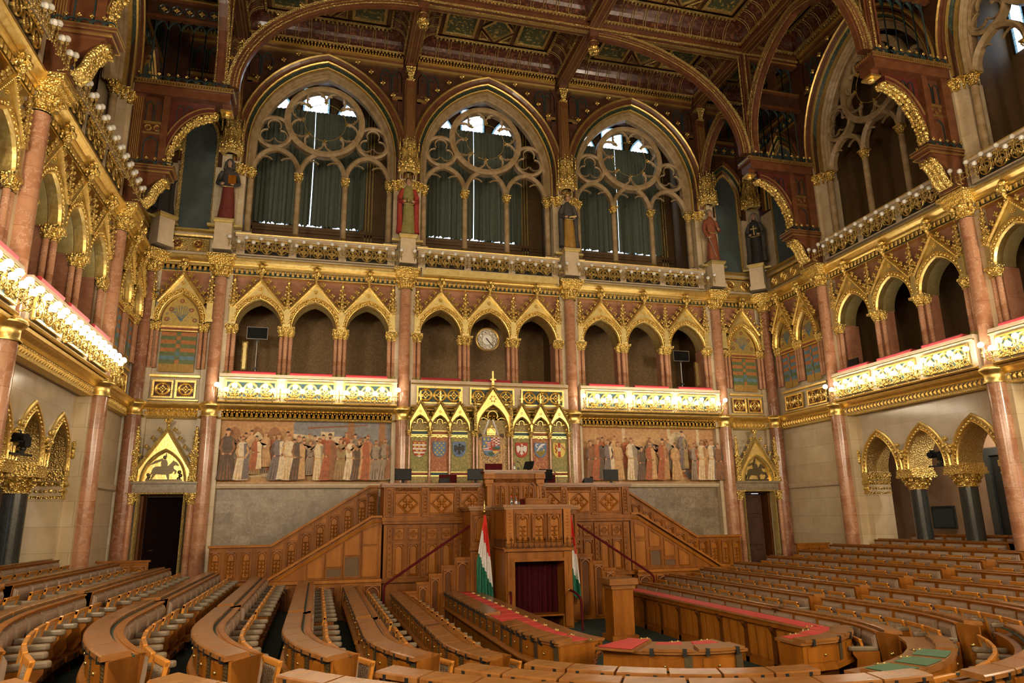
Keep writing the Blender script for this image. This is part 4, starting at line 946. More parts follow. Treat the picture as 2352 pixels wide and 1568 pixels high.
def make_statue(robe, skirt, face='skin', hair='hair', mantle=None, attr='book', turn=0, veil=False, crown=False):
    t = thing('statue', '', 'statue')
    m = MB(); n = 28; vs = []; secs = [(0, .27, .21), (.05, .26, .21), (.35, .24, .185), (.75, .215, .165), (1.05, .20, .15), (1.22, .175, .13), (1.40, .19, .14), (1.62, .215, .145), (1.78, .20, .125), (1.88, .13, .10), (1.95, .07, .07)]
    for z, rx, ry in secs:
        fa = max(0, 1-z/1.2)
        for j in range(n):
            a = 2*pi*j/n; k = 1+.10*fa*sin(a*9+z*1.2)+.05*fa*sin(a*5+1)
            vs.append((rx*k*cos(a)+.02*sin(z*2.2), ry*k*sin(a)-.02*fa, z))
    half = [i for i, s in enumerate(secs) if s[0] >= 1.22][0]
    for i in range(len(secs)-1):
        m.add([], [], 0)
    m.add(vs, [(i*n+j, i*n+(j+1) % n, (i+1)*n+(j+1) % n, (i+1)*n+j) for i in range(half) for j in range(n)], 1, True)
    m.add(vs, [(i*n+j, i*n+(j+1) % n, (i+1)*n+(j+1) % n, (i+1)*n+j) for i in range(half, len(secs)-1) for j in range(n)], 0, True)
    m.add(vs[:n], [tuple(range(n-1, -1, -1))], 1)
    m.tube([(-.2, -.13, 1.20), (0, -.17, 1.17), (.2, -.13, 1.20)], .022, 6, 2)
    m.obj('robe', [robe, skirt, 'gold_dark'], t)
    m = MB(); m.tube([(0, 0, 1.9), (0, -.01, 2.02)], [.065, .06], 8); m.ball((0, -.02, 2.12), .105, 0, 12, 8, .9, 1.0, 1.25); m.ball((0, -.125, 2.10), .022, 0, 6, 4, .8, 1, 1.5)
    for sg in (-1, 1): m.ball((sg*.036, -.112, 2.145), .014, 1, 6, 4); m.ball((sg*.094, -.01, 2.11), .024, 0, 6, 4, .5, 1, 1.3)
    m.ball((0, -.112, 2.045), .022, 2, 6, 4, 1.3, .5, .4); m.obj('head', [face, 'robe_black', 'robe_rust'], t)
    m = MB()
    if veil: m.ball((0, .02, 2.14), .135, 0, 12, 8, 1, 1.0, 1.2); m.tube([(-.11, -.02, 2.15), (-.13, -.02, 2.0), (-.14, -.04, 1.86)], [.05, .05, .06], 8); m.tube([(.11, -.02, 2.15), (.13, -.02, 2.0), (.14, -.04, 1.86)], [.05, .05, .06], 8)
    else: m.ball((0, .022, 2.165), .115, 0, 12, 8, 1, 1.0, 1.15)
    if crown: m.lathe(0, 0, [(.115, 2.20), (.13, 2.30), (.12, 2.30)], 12, 1); [m.ball((.125*cos(a*pi/4), .125*sin(a*pi/4), 2.33), .022, 1, 5, 3) for a in range(8)]
    m.obj('veil' if veil else 'hair', [hair, 'gold_dark'], t)
    for sg in (-1, 1):
        up = attr == 'sword' and sg < 0
        el = (sg*.33, -.02, 1.34); ha = (sg*.20, -.20, 1.24) if attr != 'sword' else ((-.24, -.14, .98) if sg < 0 else (.25, -.16, 1.36))
        m = MB(); m.tube([(sg*.20, 0, 1.78), (sg*.27, 0, 1.62), el, (el[0]*.85+ha[0]*.15, el[1]*.6+ha[1]*.4, el[2]*.7+ha[2]*.3), ha], [.075, .085, .08, .085, .07], 10)
        a = m.obj('sleeve', [mantle or robe], t)
        m = MB(); m.ball((ha[0]-sg*.03, ha[1]-.03, ha[2]), .045, 0, 8, 6, 1.1, .8, 1.1)
        for k in range(4): m.tube([(ha[0]-sg*.05, ha[1]-.05, ha[2]+.03-k*.02), (ha[0]-sg*.10, ha[1]-.055, ha[2]+.03-k*.02)], .011, 5)
        m.obj('hand', [face], a)
    m = MB()
    if attr == 'book': m.box(.02, .27, -.28, -.21, 1.24, 1.56, 0); m.box(.03, .26, -.27, -.2, 1.25, 1.55, 1)
    elif attr == 'cross': m.box(-.02, .02, -.27, -.23, 1.20, 1.62, 1); m.box(-.13, .13, -.27, -.23, 1.46, 1.50, 1)
    elif attr == 'sword': m.tube([(-.24, -.17, 1.0), (.06, -.2, .06)], [.02, .012], 6, 2); m.tube([(-.30, -.17, .96), (-.18, -.17, .99)], .015, 5, 1)
    elif attr == 'scroll': m.tube([(-.05, -.26, 1.22), (.25, -.24, 1.30)], .04, 8, 1)
    else: m.lathe(-.02, -.24, [(.05, 1.22), (.06, 1.30), (.03, 1.38)], 8, 1)
    m.obj('attribute', ['oak', 'gold_pale', 'grey_metal'], t)
    if mantle:
        m = MB()
        for sg in (-1, 1):
            P = [(sg*.19, -.04, 1.80), (sg*.30, .0, 1.5), (sg*.30, .02, 1.0), (sg*.29, .0, .45), (sg*.31, -.04, .08)]
            m.tube(P, [.06, .10, .10, .105, .12], 10)
        m.obj('mantle', [mantle], t)
    MB().box(-.30, .30, -.26, .24, -.06, 0).obj('plinth', ['maroon_wood'], t)
    return t
ST = (('B', -11.22, ('robe_black', 'robe_black', 'skin', 'robe_black', 'robe_black', 'scroll'), dict(veil=True), 'dark hooded statue in the left corner, holding a tray'),
      ('B', -9.24, ('robe_slate', 'robe_wine', 'skin', 'robe_slate', None, 'book'), dict(veil=True), 'hooded statue holding a brown book, left of the great end windows'),
      ('B', -3.08, ('robe_olive', 'robe_olive', 'skin', 'hair', 'robe_red', 'cup'), {}, 'statue in a green tunic and red brocade mantle between the windows'),
      ('B', 3.08, ('robe_slate', 'robe_gold', 'skin', 'hair', 'robe_slate', 'scroll'), dict(crown=True), 'crowned statue in a gold skirt and dark mantle between the windows'),
      ('B', 9.24, ('robe_rust', 'robe_rust', 'skin', 'veil_grey', None, 'sword'), {}, 'rust robed statue leaning on a sword, right of the great end windows'),
      ('B', 11.22, ('robe_black', 'robe_black', 'skin', 'veil_grey', 'robe_slate', 'cross'), dict(veil=True), 'black robed statue holding a gold cross in the right corner'))
PCN = Placer(make_canopy); PPD = Placer(make_pedestal)
SN = ('dark hooded statue, left corner', 'statue holding the book', 'green and red statue', 'crowned statue', 'statue with the sword', 'statue holding the cross')
for i, (wn, u, a, kw, lab) in enumerate(ST):
    cr = abs(u) > 10; loc, rz = wl(wn, u, 0, .20 if not cr else .30); rz = (pi/4 if u < 0 else -pi/4) if cr else 0
    s = make_statue(*a, **kw); at(s, (loc[0], loc[1]-.02, 10.0), rz); s['label'] = lab; s['group'] = 'painted statues'
    PCN.put((loc[0], loc[1]+.05, 0), rz, 'gilded spired canopy above the %s' % SN[i], 'statue canopies'); PPD.put((loc[0], loc[1]+.06, 0), rz, 'stone pedestal with gilt cap under the %s' % SN[i], 'statue pedestals')
# ---------------------------------------------------------------- upper wall woodwork
def upper_wood(u0, hw, arch, wn):
    m = MB()
    n = int(2*hw/.40); w = 2*hw/n
    def lim(u): # the wall is free above the great arch only
        if not arch or abs(u) > 3.05: return 0
        return 13.2+sqrt(max(0, 4.07**2-(abs(u)+1.02)**2))
    for i in range(n):
        c = -hw+w*(i+.5)
        if lim(abs(c)-w/2) > 16.35: continue
        m.sweep([(c-w*.46, 15.98)]+pointed(w*.46, .30, 5, c, 16.62)+[(c+w*.46, 15.98)], [(.0, .0), (0, -.05), (-.03, -.05), (-.03, 0)], 0)
        for sg in (-1, 1): m.sweep(arc(c+sg*w*.2, 16.62, w*.20, 0 if sg > 0 else pi, pi if sg > 0 else 0, 5), [(0, 0), (0, -.03), (.02, -.03), (.02, 0)], 0)
    for sg in (-1, 1) if arch else (0,):
        a, b = (-hw, hw) if not arch else sorted((sg*2.42, sg*hw))
        m.box(a, b, -.08, .02, 15.66, 15.78, 1); m.box(a, b, -.05, .02, 15.60, 15.66, 2); m.box(a, b, -.04, .02, 15.82, 15.86, 3)
        k = int((b-a)/.1)
        for i in range(k): m.box(a+(b-a)*(i+.3)/k, a+(b-a)*(i+.7)/k, -.045, 0, 15.90, 15.94, 1)
        if not arch:
            for i in range(int((b-a)/.42)):
                c = a+.21+.42*i; ring(m, c, 15.36, .17, .03, -.05, 0, 0, 12); rosette4(m, c, 15.36, .11, -.03, 1)
            m.box(a, b, -.06, .02, 15.08, 15.14, 1)
    m.box(-hw, hw, -.10, .02, 17.06, 17.14, 1); m.box(-hw, hw, -.16, .02, 17.14, 17.24, 2); m.box(-hw, hw, -.22, .02, 17.24, 17.34, 1)
    k = int(2*hw/.11)
    for i in range(k): m.box(-hw+2*hw*(i+.25)/k, -hw+2*hw*(i+.75)/k, -.27, -.2, 17.36, 17.42, 1)
    TN[0] += 1
    o = struct(m.obj('trim_%d' % TN[0], ['verdigris', 'gold', 'ceil_wood', 'ceil_dark']))
    loc, rz = wl(wn, u0, 0, -.15 if arch else -.29); at(o, loc, rz)
for u in (-6.16, 0, 6.16): upper_wood(u, 2.80, True, 'B')
for u in (-10.37, 10.37): upper_wood(u, .9, False, 'B')
for wn in 'LR':
    for s in (6.607, 12.767): upper_wood(s, 2.8, True, wn)
    upper_wood(1.763, 1.5, False, wn)
def make_post():
    t = thing('wooden_pilaster', '', 'pilaster')
    m = MB(); m.box(-.15, .15, -.14, .2, 13.8, 16.40, 0)
    for k in range(-3, 4): m.tube([(k*.04, -.145, 13.85), (k*.04, -.145, 16.1)], .010, 5, 1)
    for sg in (-1, 1): m.box(sg*.19-.03, sg*.19+.03, -.06, .2, 13.8, 16.40, 0); m.tube([(sg*.17, -.10, 13.8), (sg*.17, -.10, 16.4)], .014, 5, 1)
    m.box(-.17, .17, -.17, .2, 16.92, 17.3, 0); m.obj('post', ['ceil_wood', 'gold'], t)
    m = MB(); m.box(-.16, .16, -.16, .2, 16.38, 16.46)
    for k in range(-2, 3):
        m.tube([(k*.03, -.15, 16.46), (k*.05, -.17, 16.7), (k*.075, -.22, 16.86)], [.03, .035, .03], 6)
    m.box(-.19, .19, -.24, .2, 16.88, 16.95); m.obj('leaf_capital', ['gold_relief'], t)
    return t
PPO = Placer(make_post)
for u, lab in ((-9.24, 'left of the three great windows'), (-3.08, 'between the left and middle great windows'), (3.08, 'between the middle and right great windows'), (9.24, 'right of the three great windows')):
    PPO.put(*wl('B', u, 0, .02), 'reeded dark wood pilaster with gilt leaf capital, ' + lab, 'wooden pilasters')
# ---------------------------------------------------------------- hammer-beam brackets on the side walls
def cresting(m, a, b, y, z, n):
    for i in range(n):
        c = a+(b-a)*(i+.5)/n; w = (b-a)/n
        m.sweep(arc(c, z+.02, w*.42, pi, 0, 6), [(0, y+.02), (0, y-.02), (.02, y-.02), (.02, y+.02)], 0)
        m.tube([(c-w*.5, y, z), (c-w*.5, y, z+.16)], .014, 5, 0)
        for q in range(4): m.ball((c-w*.5+.03*cos(q*pi/2), y, z+.21+.03*sin(q*pi/2)), .026, 1, 5, 3)
def make_bracket():
    """x = out from the wall, thickness along y"""
    t = thing('hammerbeam_bracket', '', 'bracket')
    hw = .24
    m = MB(); m.prism([(0, 8.75), (.42, 8.75), (.48, 8.86), (.5, 9.1), (.62, 9.4), (.95, 9.66), (1.05, 9.80), (0, 9.80)], -hw, hw, 0)
    m.box(0, 1.18, -hw-.05, hw+.05, 9.80, 9.90, 0); m.box(0, 1.26, -hw-.09, hw+.09, 9.90, 10.02, 0)
    for z, d in ((9.81, 1.19), (9.91, 1.27), (10.0, 1.27), (8.80, .46)): m.box(0, d, -hw-.10, hw+.10, z, z+.025, 1)
    m.obj('corbel', ['ceil_wood', 'gold'], t)
    m = MB()
    for y in (-.16, 0, .16): m.tube([(.46, y, 8.98), (.56, y, 8.92), (.70, y, 9.10), (.80, y, 9.40), (.98, y, 9.62), (1.10, y, 9.66), (1.08, y, 9.54)], [.06, .08, .09, .09, .09, .07, .05], 8)
    for i in range(9): m.ball((.60+.05*i, random.uniform(-.2, .2), 9.0+.075*i), .06, 0, 6, 4)
    m.obj('gilt_scroll', ['gold_relief'], t)
    m = MB(); m.box(0, .95, -.10, .10, 10.02, 12.3, 0); m.box(0, .30, -hw, hw, 10.02, 12.3, 0); m.box(.80, .98, -hw, hw, 10.02, 12.3, 0)
    for k in range(5): m.tube([(.05+.05*k, -hw-.005, 10.1), (.05+.05*k, -hw-.005, 12.2)], .012, 5, 1)
    for y in (-.11, .11):
        m.box(.30, .80, y-.01, y+.01, 11.42, 11.50, 1); m.box(.30, .80, y-.01, y+.01, 11.10, 11.16, 1)
        for c in (.43, .67): m.sweep([(c-.10, 11.52)]+pointed(.10, .16, 5, c, 12.0)+[(c+.10, 11.52)], [(0, y+.02), (0, y-.02), (-.02, y-.02), (-.02, y+.02)], 2); ring(m, c, 11.29, .10, .03, y-.02, y+.02, 1, 10)
        m.sweep([(.35, 10.1)]+pointed(.20, .26, 6, .55, 10.75)+[(.75, 10.1)], [(0, y+.02), (0, y-.02), (-.03, y-.02), (-.03, y+.02)], 2)
    m.obj('panelled_pier', ['ceil_wood', 'gold', 'verdigris'], t)
    P = [(.98+1.22*(1-cos(a*pi/24)), 10.10+1.85*sin(a*pi/24)) for a in range(13)]
    m = MB(); m.sweep(P, [(.0, -.14), (.22, -.14), (.22, .14), (0, .14)], 0, pclosed=True)
    for y in (-.15, .15): m.sweep(P, [(.02, y-.01), (.05, y-.01), (.05, y+.01), (.02, y+.01)], 1, pclosed=True); m.sweep(P, [(.17, y-.01), (.20, y-.01), (.20, y+.01), (.17, y+.01)], 1, pclosed=True)
    m.spandrel(P, 12.3, -.05, .05, 0); m.obj('curved_brace', ['maroon_wood', 'gold', 'ceil_dark'], t)
    m = MB()
    for i in range(2, 23):
        f = i/24*12; j = int(f); g = f-j; x = P[j][0]+(P[min(j+1, 12)][0]-P[j][0])*g; z = P[j][1]+(P[min(j+1, 12)][1]-P[j][1])*g
        for y in (-.12, 0, .12): m.ball((x+.04+random.uniform(-.02, .02), y, z-.06+random.uniform(-.02, .02)), .075, 0, 6, 4)
    m.tube([(2.12, -.12, 11.9), (2.22, -.12, 11.84), (2.28, -.12, 11.94), (2.20, -.12, 12.0)], .05, 6); m.ball((2.2, 0, 11.92), .11, 0, 8, 6, 1, 1.6, 1)
    m.obj('gilt_leafwork', ['gold_relief'], t)
    m = MB()
    for c in (1.25, 1.50, 1.75):
        zb = 10.1+1.85*sqrt(max(0, 1-(1-(c-.98)/1.22)**2))+.3
        if zb < 12.0:
            for y in (-.06, .06): m.sweep([(c-.10, zb)]+pointed(.10, .14, 4, c, 12.02)+[(c+.10, zb)], [(0, y+.02), (0, y-.02), (-.02, y-.02), (-.02, y+.02)], 0)
    m.obj('tracery_panel', ['verdigris'], t)
    m = MB(); m.box(0, 2.62, -.30, .30, 12.3, 12.58, 0); m.box(0, 2.70, -.36, .36, 12.58, 12.74, 0)
    for y in (-.375, .375):
        for i in range(34): m.box(.05+2.62*i/34, .05+2.62*(i+.6)/34, y-.015, y+.015, 12.63, 12.69, 1)
        m.box(0, 2.71, y-.01, y+.01, 12.70, 12.73, 1); m.box(0, 2.71, y-.01, y+.01, 12.59, 12.61, 1)
    for i in range(8): m.box(2.70, 2.72, -.3+.08*i, -.26+.08*i, 12.63, 12.69, 1)
    m.box(2.40, 2.66, -.16, .16, 12.12, 12.3, 0); m.box(2.36, 2.70, -.20, .20, 12.06, 12.12, 1); m.ball((2.53, 0, 12.02), .12, 1, 8, 5, 1, 1, .6); m.obj('beam', ['ceil_wood', 'gold'], t)
    for y in (-.34, .34): m = MB(); cresting(m, .1, 2.66, y, 12.74, 10); m.obj('cresting', ['verdigris', 'gold_relief'], t)
    for y in (-.30, .30): m = MB(); cresting(m, .05, 1.24, y, 10.02, 5); m.obj('lower_cresting', ['verdigris', 'gold_relief'], t)
    m = MB(); m.box(2.12, 2.40, -.14, .14, 12.74, 17.3, 0)
    for a in range(8): m.tube([(2.26+.19*cos(a*pi/4+.39), .19*sin(a*pi/4+.39), 12.9), (2.26+.19*cos(a*pi/4+.39), .19*sin(a*pi/4+.39), 17.2)], .035, 6, a % 2)
    m.obj('post', ['ceil_wood', 'gold_dark'], t)
    m = MB()
    for i in range(5):
        a = .28+.36*i; b = a+.36
        for x in (a, b): m.tube([(x, 0, 12.76), (x, 0, 15.02)], .022, 6, 0)
        m.sweep([(a, 14.7)]+pointed(.18, .28, 5, a+.18, 14.72)+[(b, 14.7)], [(0, .03), (0, -.03), (-.03, -.03), (-.03, .03)], 0)
        ring(m, a+.18, 15.40, .165, .04, -.03, .03, 0, 12); rosette4(m, a+.18, 15.40, .10, -.03, 1)
        for x in (a, b): m.tube([(x, 0, 15.9), (x, 0, 16.9)], .02, 6, 0)
        m.sweep([(a, 16.6)]+pointed(.18, .28, 5, a+.18, 16.62)+[(b, 16.6)], [(0, .03), (0, -.03), (-.03, -.03), (-.03, .03)], 0)
    m.obj('lattice', ['verdigris', 'gold'], t)
    m = MB(); m.box(0, 2.2, -.08, .08, 15.05, 15.15, 0); m.box(0, 2.2, -.02, .02, 15.14, 15.66, 2); m.box(.9, 1.3, -.02, .02, 15.78, 16.97, 2); m.box(0, 2.2, -.08, .08, 15.64, 15.74, 0); m.box(0, 2.2, -.10, .10, 15.74, 15.80, 1); m.box(0, 2.2, -.14, .14, 16.95, 17.3, 0); m.box(0, 2.2, -.16, .16, 17.0, 17.05, 1)
    m.obj('frieze', ['ceil_wood', 'gold', 'ceil_dark'], t)
    return t
PBK = Placer(make_bracket)
for sgn, s, lab in ((-1, 3.526, 'carved wooden bracket with gilt brace above the far left column'), (1, 3.526, 'carved wooden bracket with gilt brace above the far right column'),
                    (-1, 9.687, 'carved wooden bracket with gilt scroll above the near left column'), (1, 9.687, 'carved wooden bracket with gilt brace above the near right column')):
    o = PBK.put((11.5*sgn, DW-s, 0), 0 if sgn < 0 else pi, lab, 'hammerbeam brackets')
# ---------------------------------------------------------------- arched braces under the ceiling
def make_brace(path, crk=True, name='timber_arch'):
    t = thing(name, '', 'timber arch')
    m = MB(); m.sweep(path, [(0, -.13), (.30, -.13), (.30, .13), (0, .13)], 0, pclosed=True); m.sweep(path, [(-.06, -.08), (0, -.08), (0, .08), (-.06, .08)], 0, pclosed=True); m.obj('rib', ['ceil_wood'], t)
    m = MB()
    for y in (-.14, .14):
        m.sweep(path, [(.22, y-.02), (.31, y-.02), (.31, y+.02), (.22, y+.02)], 0, pclosed=True); m.sweep(path, [(.0, y-.012), (.04, y-.012), (.04, y+.012), (.0, y+.012)], 0, pclosed=True); m.sweep(path, [(.11, y-.008), (.13, y-.008), (.13, y+.008), (.11, y+.008)], 0, pclosed=True)
    m.obj('gilt_roll', ['gold_dark'], t)
    if crk:
        m = MB(); crocket(m, 0, 0, 0, .075); c0 = None; k = len(path)
        for i in range(3, k-5, 2):
            a, b = path[i], path[i+1]; dx, dz = b[0]-a[0], b[1]-a[1]; l = sqrt(dx*dx+dz*dz); loc = (a[0]-dz/l*.42, 0, a[1]+dx/l*.42)
            c0 = m.obj('bud', ['gold_relief'], t, loc) if c0 is None else twin(c0, t, loc)
    return t
quart = [(-5.54*cos(i*pi/40), 12.95+3.95*sin(i*pi/40)) for i in range(21)]
PTA = Placer(lambda: make_brace(quart))
PTA.put((-3.20, DW-3.526, 0), 0, 'long gilt edged timber arch springing from the far left bracket', 'long timber arches')
PTA.put((3.20, DW-3.526, 0), pi, 'long gilt edged timber arch springing from the far right bracket', 'long timber arches')
PTA.put((-3.20, DW-9.687, 0), 0, 'long gilt edged timber arch springing from the near left bracket', 'long timber arches')
PTA.put((3.20, DW-9.687, 0), pi, 'long gilt edged timber arch springing from the near right bracket', 'long timber arches')
PS1 = Placer(lambda: make_brace([(-1.58, 12.95)]+pointed(1.58, 2.2, 9, 0, 13.3)+[(1.58, 12.95)], False)); PS2 = Placer(lambda: make_brace([(-2.88, 12.95)]+pointed(2.88, 3.2, 12, 0, 13.5)+[(2.88, 12.95)], False))
for sgn, sd in ((-1, 'left'), (1, 'right')):
    PS1.put((9.24*sgn, DW-1.763, 0), pi/2, 'short pointed timber arch between end wall and far %s bracket' % sd, 'short timber arches')
    PS2.put((9.24*sgn, DW-6.607, 0), pi/2, 'pointed timber arch between the two %s brackets' % sd, 'side timber arches')
# ---------------------------------------------------------------- coffered ceiling
ce = MB(); ce.box(-13, 13, -8, 25.6, 18.6, 18.8); ceil = struct(ce.obj('ceiling', ['ceil_dark']))
YS = [DW+.05, DW-3.526, DW-9.687, DW-15.848, DW-22.0]; XS = [-11.6, -9.24, -3.08, 3.08, 9.24, 11.6]
for x in XS[1:5]:
    m = MB(); m.box(x-.20, x+.20, -8, DW, 17.15, 17.5, 0); m.box(x-.28, x+.28, -8, DW, 17.36, 18.6, 0)
    for d in (-.21, -.10, .10, .21): m.box(x+d-.012, x+d+.012, -8, DW, 17.13 if abs(d) < .2 else 17.16, 17.19, 1)
    m.obj('long_beam', ['ceil_wood', 'gold_dark'], ceil)
for y in YS[1:]:
    m = MB(); m.box(-11.5, 11.5, y-.20, y+.20, 17.10, 17.5, 0); m.box(-11.5, 11.5, y-.28, y+.28, 17.36, 18.6, 0)
    for d in (-.21, .21): m.box(-11.5, 11.5, y+d-.02, y+d+.02, 17.10, 17.18, 1)
    m.box(-11.5, 11.5, y-.08, y+.08, 17.085, 17.1, 1); m.obj('cross_beam', ['ceil_wood', 'gold_dark'], ceil)
def framed(m, pts, z, w, mi, fm, up=.05):
    """a small recessed field (polygon) with a gilt frame, seen from below"""
    n = len(pts); cx = sum(p[0] for p in pts)/n; cy = sum(p[1] for p in pts)/n
    m.add([(x, y, z+up) for x, y in pts], [tuple(range(n-1, -1, -1))], mi)
    for i in range(n):
        a, b = pts[i], pts[(i+1) % n]
        def ins(p, q):
            dx, dy = cx-p[0], cy-p[1]; l = sqrt(dx*dx+dy*dy); return (p[0]+dx/l*q, p[1]+dy/l*q)
        a2, b2 = ins(a, w), ins(b, w)
        m.add([(*a, z-.01), (*b, z-.01), (*b2, z-.03), (*a2, z-.03), (*a2, z+up), (*b2, z+up)], [(0, 1, 2, 3), (3, 2, 5, 4)], fm)
def coffer(x0, x1, y0, y1):
    t = MB()
    e = .28; X0, X1, Y0, Y1 = x0+e, x1-e, y0+e, y1-e; ins = min(.48, (X1-X0)*.22)
    def loop(o, z): return [(X0+o, Y0+o, z), (X1-o, Y0+o, z), (X1-o, Y1-o, z), (X0+o, Y1-o, z)]
    cv = [loop(.02+ins*(1-cos(k*pi/12)), 17.46+.52*sin(k*pi/12)) for k in range(7)]
    for a, b in zip(cv, cv[1:]):
        for i in range(4): t.add([a[i], a[(i+1) % 4], b[(i+1) % 4], b[i]], [(0, 3, 2, 1)], 0)
    r = MB()
    for side in range(4):                       # ribs up the cove
        L = (X1-X0) if side % 2 == 0 else (Y1-Y0); n = max(2, int(L/.46))
        for i in range(n):
            f = (i+.5)/n
            for df in (-.045, .045):
                P = []
                for k in range(7):
                    o, z = .02+ins*(1-cos(k*pi/12)), 17.46+.52*sin(k*pi/12)-.012
                    c = f*L+df
                    if c < ins or c > L-ins: continue
                    P.append({0: (X0+c, Y0+o+.012, z), 1: (X1-o-.012, Y0+c, z), 2: (X0+c, Y1-o-.012, z), 3: (X0+o+.012, Y0+c, z)}[side])
                if len(P) > 1: r.tube(P, .014, 4, 0, caps=False)
    def frame(o, z, w, h, mi, dent=None):
        a, b = loop(o, 0), loop(o+w, 0)
        for i in range(4):
            p, q, p2, q2 = a[i], a[(i+1) % 4], b[i], b[(i+1) % 4]
            r.add([(p[0], p[1], z), (q[0], q[1], z), (q2[0], q2[1], z-h), (p2[0], p2[1], z-h), (q2[0], q2[1], z+.05), (p2[0], p2[1], z+.05)], [(0, 3, 2, 1), (3, 5, 4, 2)], mi)
            if dent:
                d = Vector(q)-Vector(p); n = int(d.length/dent)
                for k in range(1, n):
                    c = Vector(p).lerp(Vector(q), k/n); mid = (Vector(p2)-Vector(p)); r.box(c.x+mid.x*.5-.035, c.x+mid.x*.5+.035, c.y+mid.y*.5-.035, c.y+mid.y*.5+.035, z-h-.045, z-h*.5, mi)
    frame(-.02, 17.44, .06, .03, 0, .13); frame(.04+ins, 18.0, .09, .04, 0, .15)
    o = .13+ins; A = loop(o, 18.12)
    t.add(A, [(0, 3, 2, 1)], 1)
    fr = MB(); bx0, bx1, by0, by1 = X0+o+.08, X1-o-.08, Y0+o+.08, Y1-o-.08; w, h = bx1-bx0, by1-by0
    z = 18.01; cols = max(1, round(w/1.55)); rows = max(1, round(h/1.55)); cw, ch = w/cols, h/rows
    for i in range(cols):
        for j in range(rows):
            cx, cy = bx0+cw*(i+.5), by0+ch*(j+.5); a, b = cw*.44, ch*.44
            if (i+j) % 2 == 0: framed(fr, [(cx-a, cy-b), (cx+a, cy-b), (cx+a, cy+b), (cx-a, cy+b)], z, .16, 0, 1); fr.add([(cx-a*.62, cy-b*.62, z+.02), (cx+a*.62, cy-b*.62, z+.02), (cx+a*.62, cy+b*.62, z+.02), (cx-a*.62, cy+b*.62, z+.02)], [(3, 2, 1, 0)], 0)
            else:
                framed(fr, [(cx-a, cy), (cx, cy-b), (cx+a, cy), (cx, cy+b)], z, .10, 0, 1)
                for sx in (-1, 1):
                    for sy in (-1, 1): framed(fr, [(cx+sx*a, cy+sy*b), (cx+sx*a*.22, cy+sy*b), (cx+sx*a, cy+sy*b*.22)][::1 if sx*sy < 0 else -1], z, .07, 2, 1)
    c = t.obj('coffer', ['ceil_red', 'ceil_wood'], ceil); r.obj('gilt_ribs', ['gold_dark'], c); fr.obj('painted_fields', ['ceil_green', 'gold_dark', 'ceil_red'], c)
for i in range(len(XS)-1):
    for j in range(3): coffer(XS[i], XS[i+1], YS[j+1], YS[j])
def make_pendant():
    t = thing('ceiling_pendant', '', 'pendant')
    m = MB(); m.box(-.17, .17, -.17, .17, 16.86, 17.12); m.lathe(0, 0, [(.10, 16.45), (.14, 16.5), (.13, 16.56), (.16, 16.62), (.16, 16.68), (.10, 16.72), (.12, 16.86)], 10); m.obj('boss', ['ceil_wood'], t)
    m = MB(); m.lathe(0, 0, [(.13, 16.68), (.175, 16.70), (.13, 16.73)], 12)
    for k in range(2):
        for a in range(10): m.ball(((.16-.05*k)*cos(a*pi/5+k*.3), (.16-.05*k)*sin(a*pi/5+k*.3), 16.42-.12*k), .06, 0, 6, 4, 1, 1, 1.3)
    m.ball((0, 0, 16.22), .06); m.obj('leaf_cup', ['gold_relief'], t)
    return t
PPE = Placer(make_pendant)
PPE.put((-3.08, DW-3.526, 0), 0, 'gilt leaf pendant hanging from the left ceiling crossing', 'ceiling pendants')
PPE.put((3.08, DW-3.526, 0), 0, 'gilt leaf pendant hanging from the right ceiling crossing', 'ceiling pendants')
# ---------------------------------------------------------------- the rostrum
def wobj(m, name, mats, parent):
    """part whose mesh is written in room coordinates"""
    return m.obj(name, mats, parent, -Vector(parent.location))
def lancet(m, x0, x1, z0, z1, y, a=0, b=1, orn=True):
    """carved panel: sunk field, pointed head, upright ornament (front towards -y)"""
    m.box(x0, x1, y, y+.05, z0, z1, b); w = x1-x0; c = (x0+x1)/2
    m.sweep([(x0, z0), (x0, z1), (x1, z1), (x1, z0)], [(0, y), (.0, y-.045), (-.03, y-.05), (-.045, y)], a, closed=True)
    h = min(w*.42, (z1-z0)*.3); m.sweep([(c-w*.36, z0+.05)]+pointed(w*.36, h, 5, c, z1-h-.05)+[(c+w*.36, z0+.05)], [(.025, y), (.02, y-.035), (-.01, y-.04), (-.03, y)], a)
    if orn:
        n = int((z1-z0-h-.15)/.11)
        for i in range(max(0, n)):
            z = z0+.12+i*.11
            m.ball((c, y-.012, z), .028, a, 6, 4, 1, .9, 1.6)
            for s in (-1, 1): m.ball((c+s*w*.13, y-.012, z+.05), .03, a, 6, 4, 1.4, .8, .8)
def quatre(m, x0, x1, z0, z1, y, a=0, b=1):
    m.box(x0, x1, y, y+.05, z0, z1, b); c, cz = (x0+x1)/2, (z0+z1)/2; r = min(x1-x0, z1-z0)/2
    m.sweep([(x0, z0), (x0, z1), (x1, z1), (x1, z0)], [(0, y), (0, y-.03), (-.025, y-.03), (-.035, y)], a, closed=True)
    for k in range(4):
        q = k*pi/2; m.sweep(arc(c+r*.40*cos(q), cz+r*.40*sin(q), r*.36, q+2.1, q-2.1, 9), [(0, y), (0, y-.02), (-.02, y-.02), (-.02, y)], a); m.ball((c+r*.42*cos(q), y, cz+r*.42*sin(q)), r*.17, a, 6, 4, 1, .4, 1)
    m.ball((c, y, cz), r*.2, a, 6, 4, 1, .5, 1)
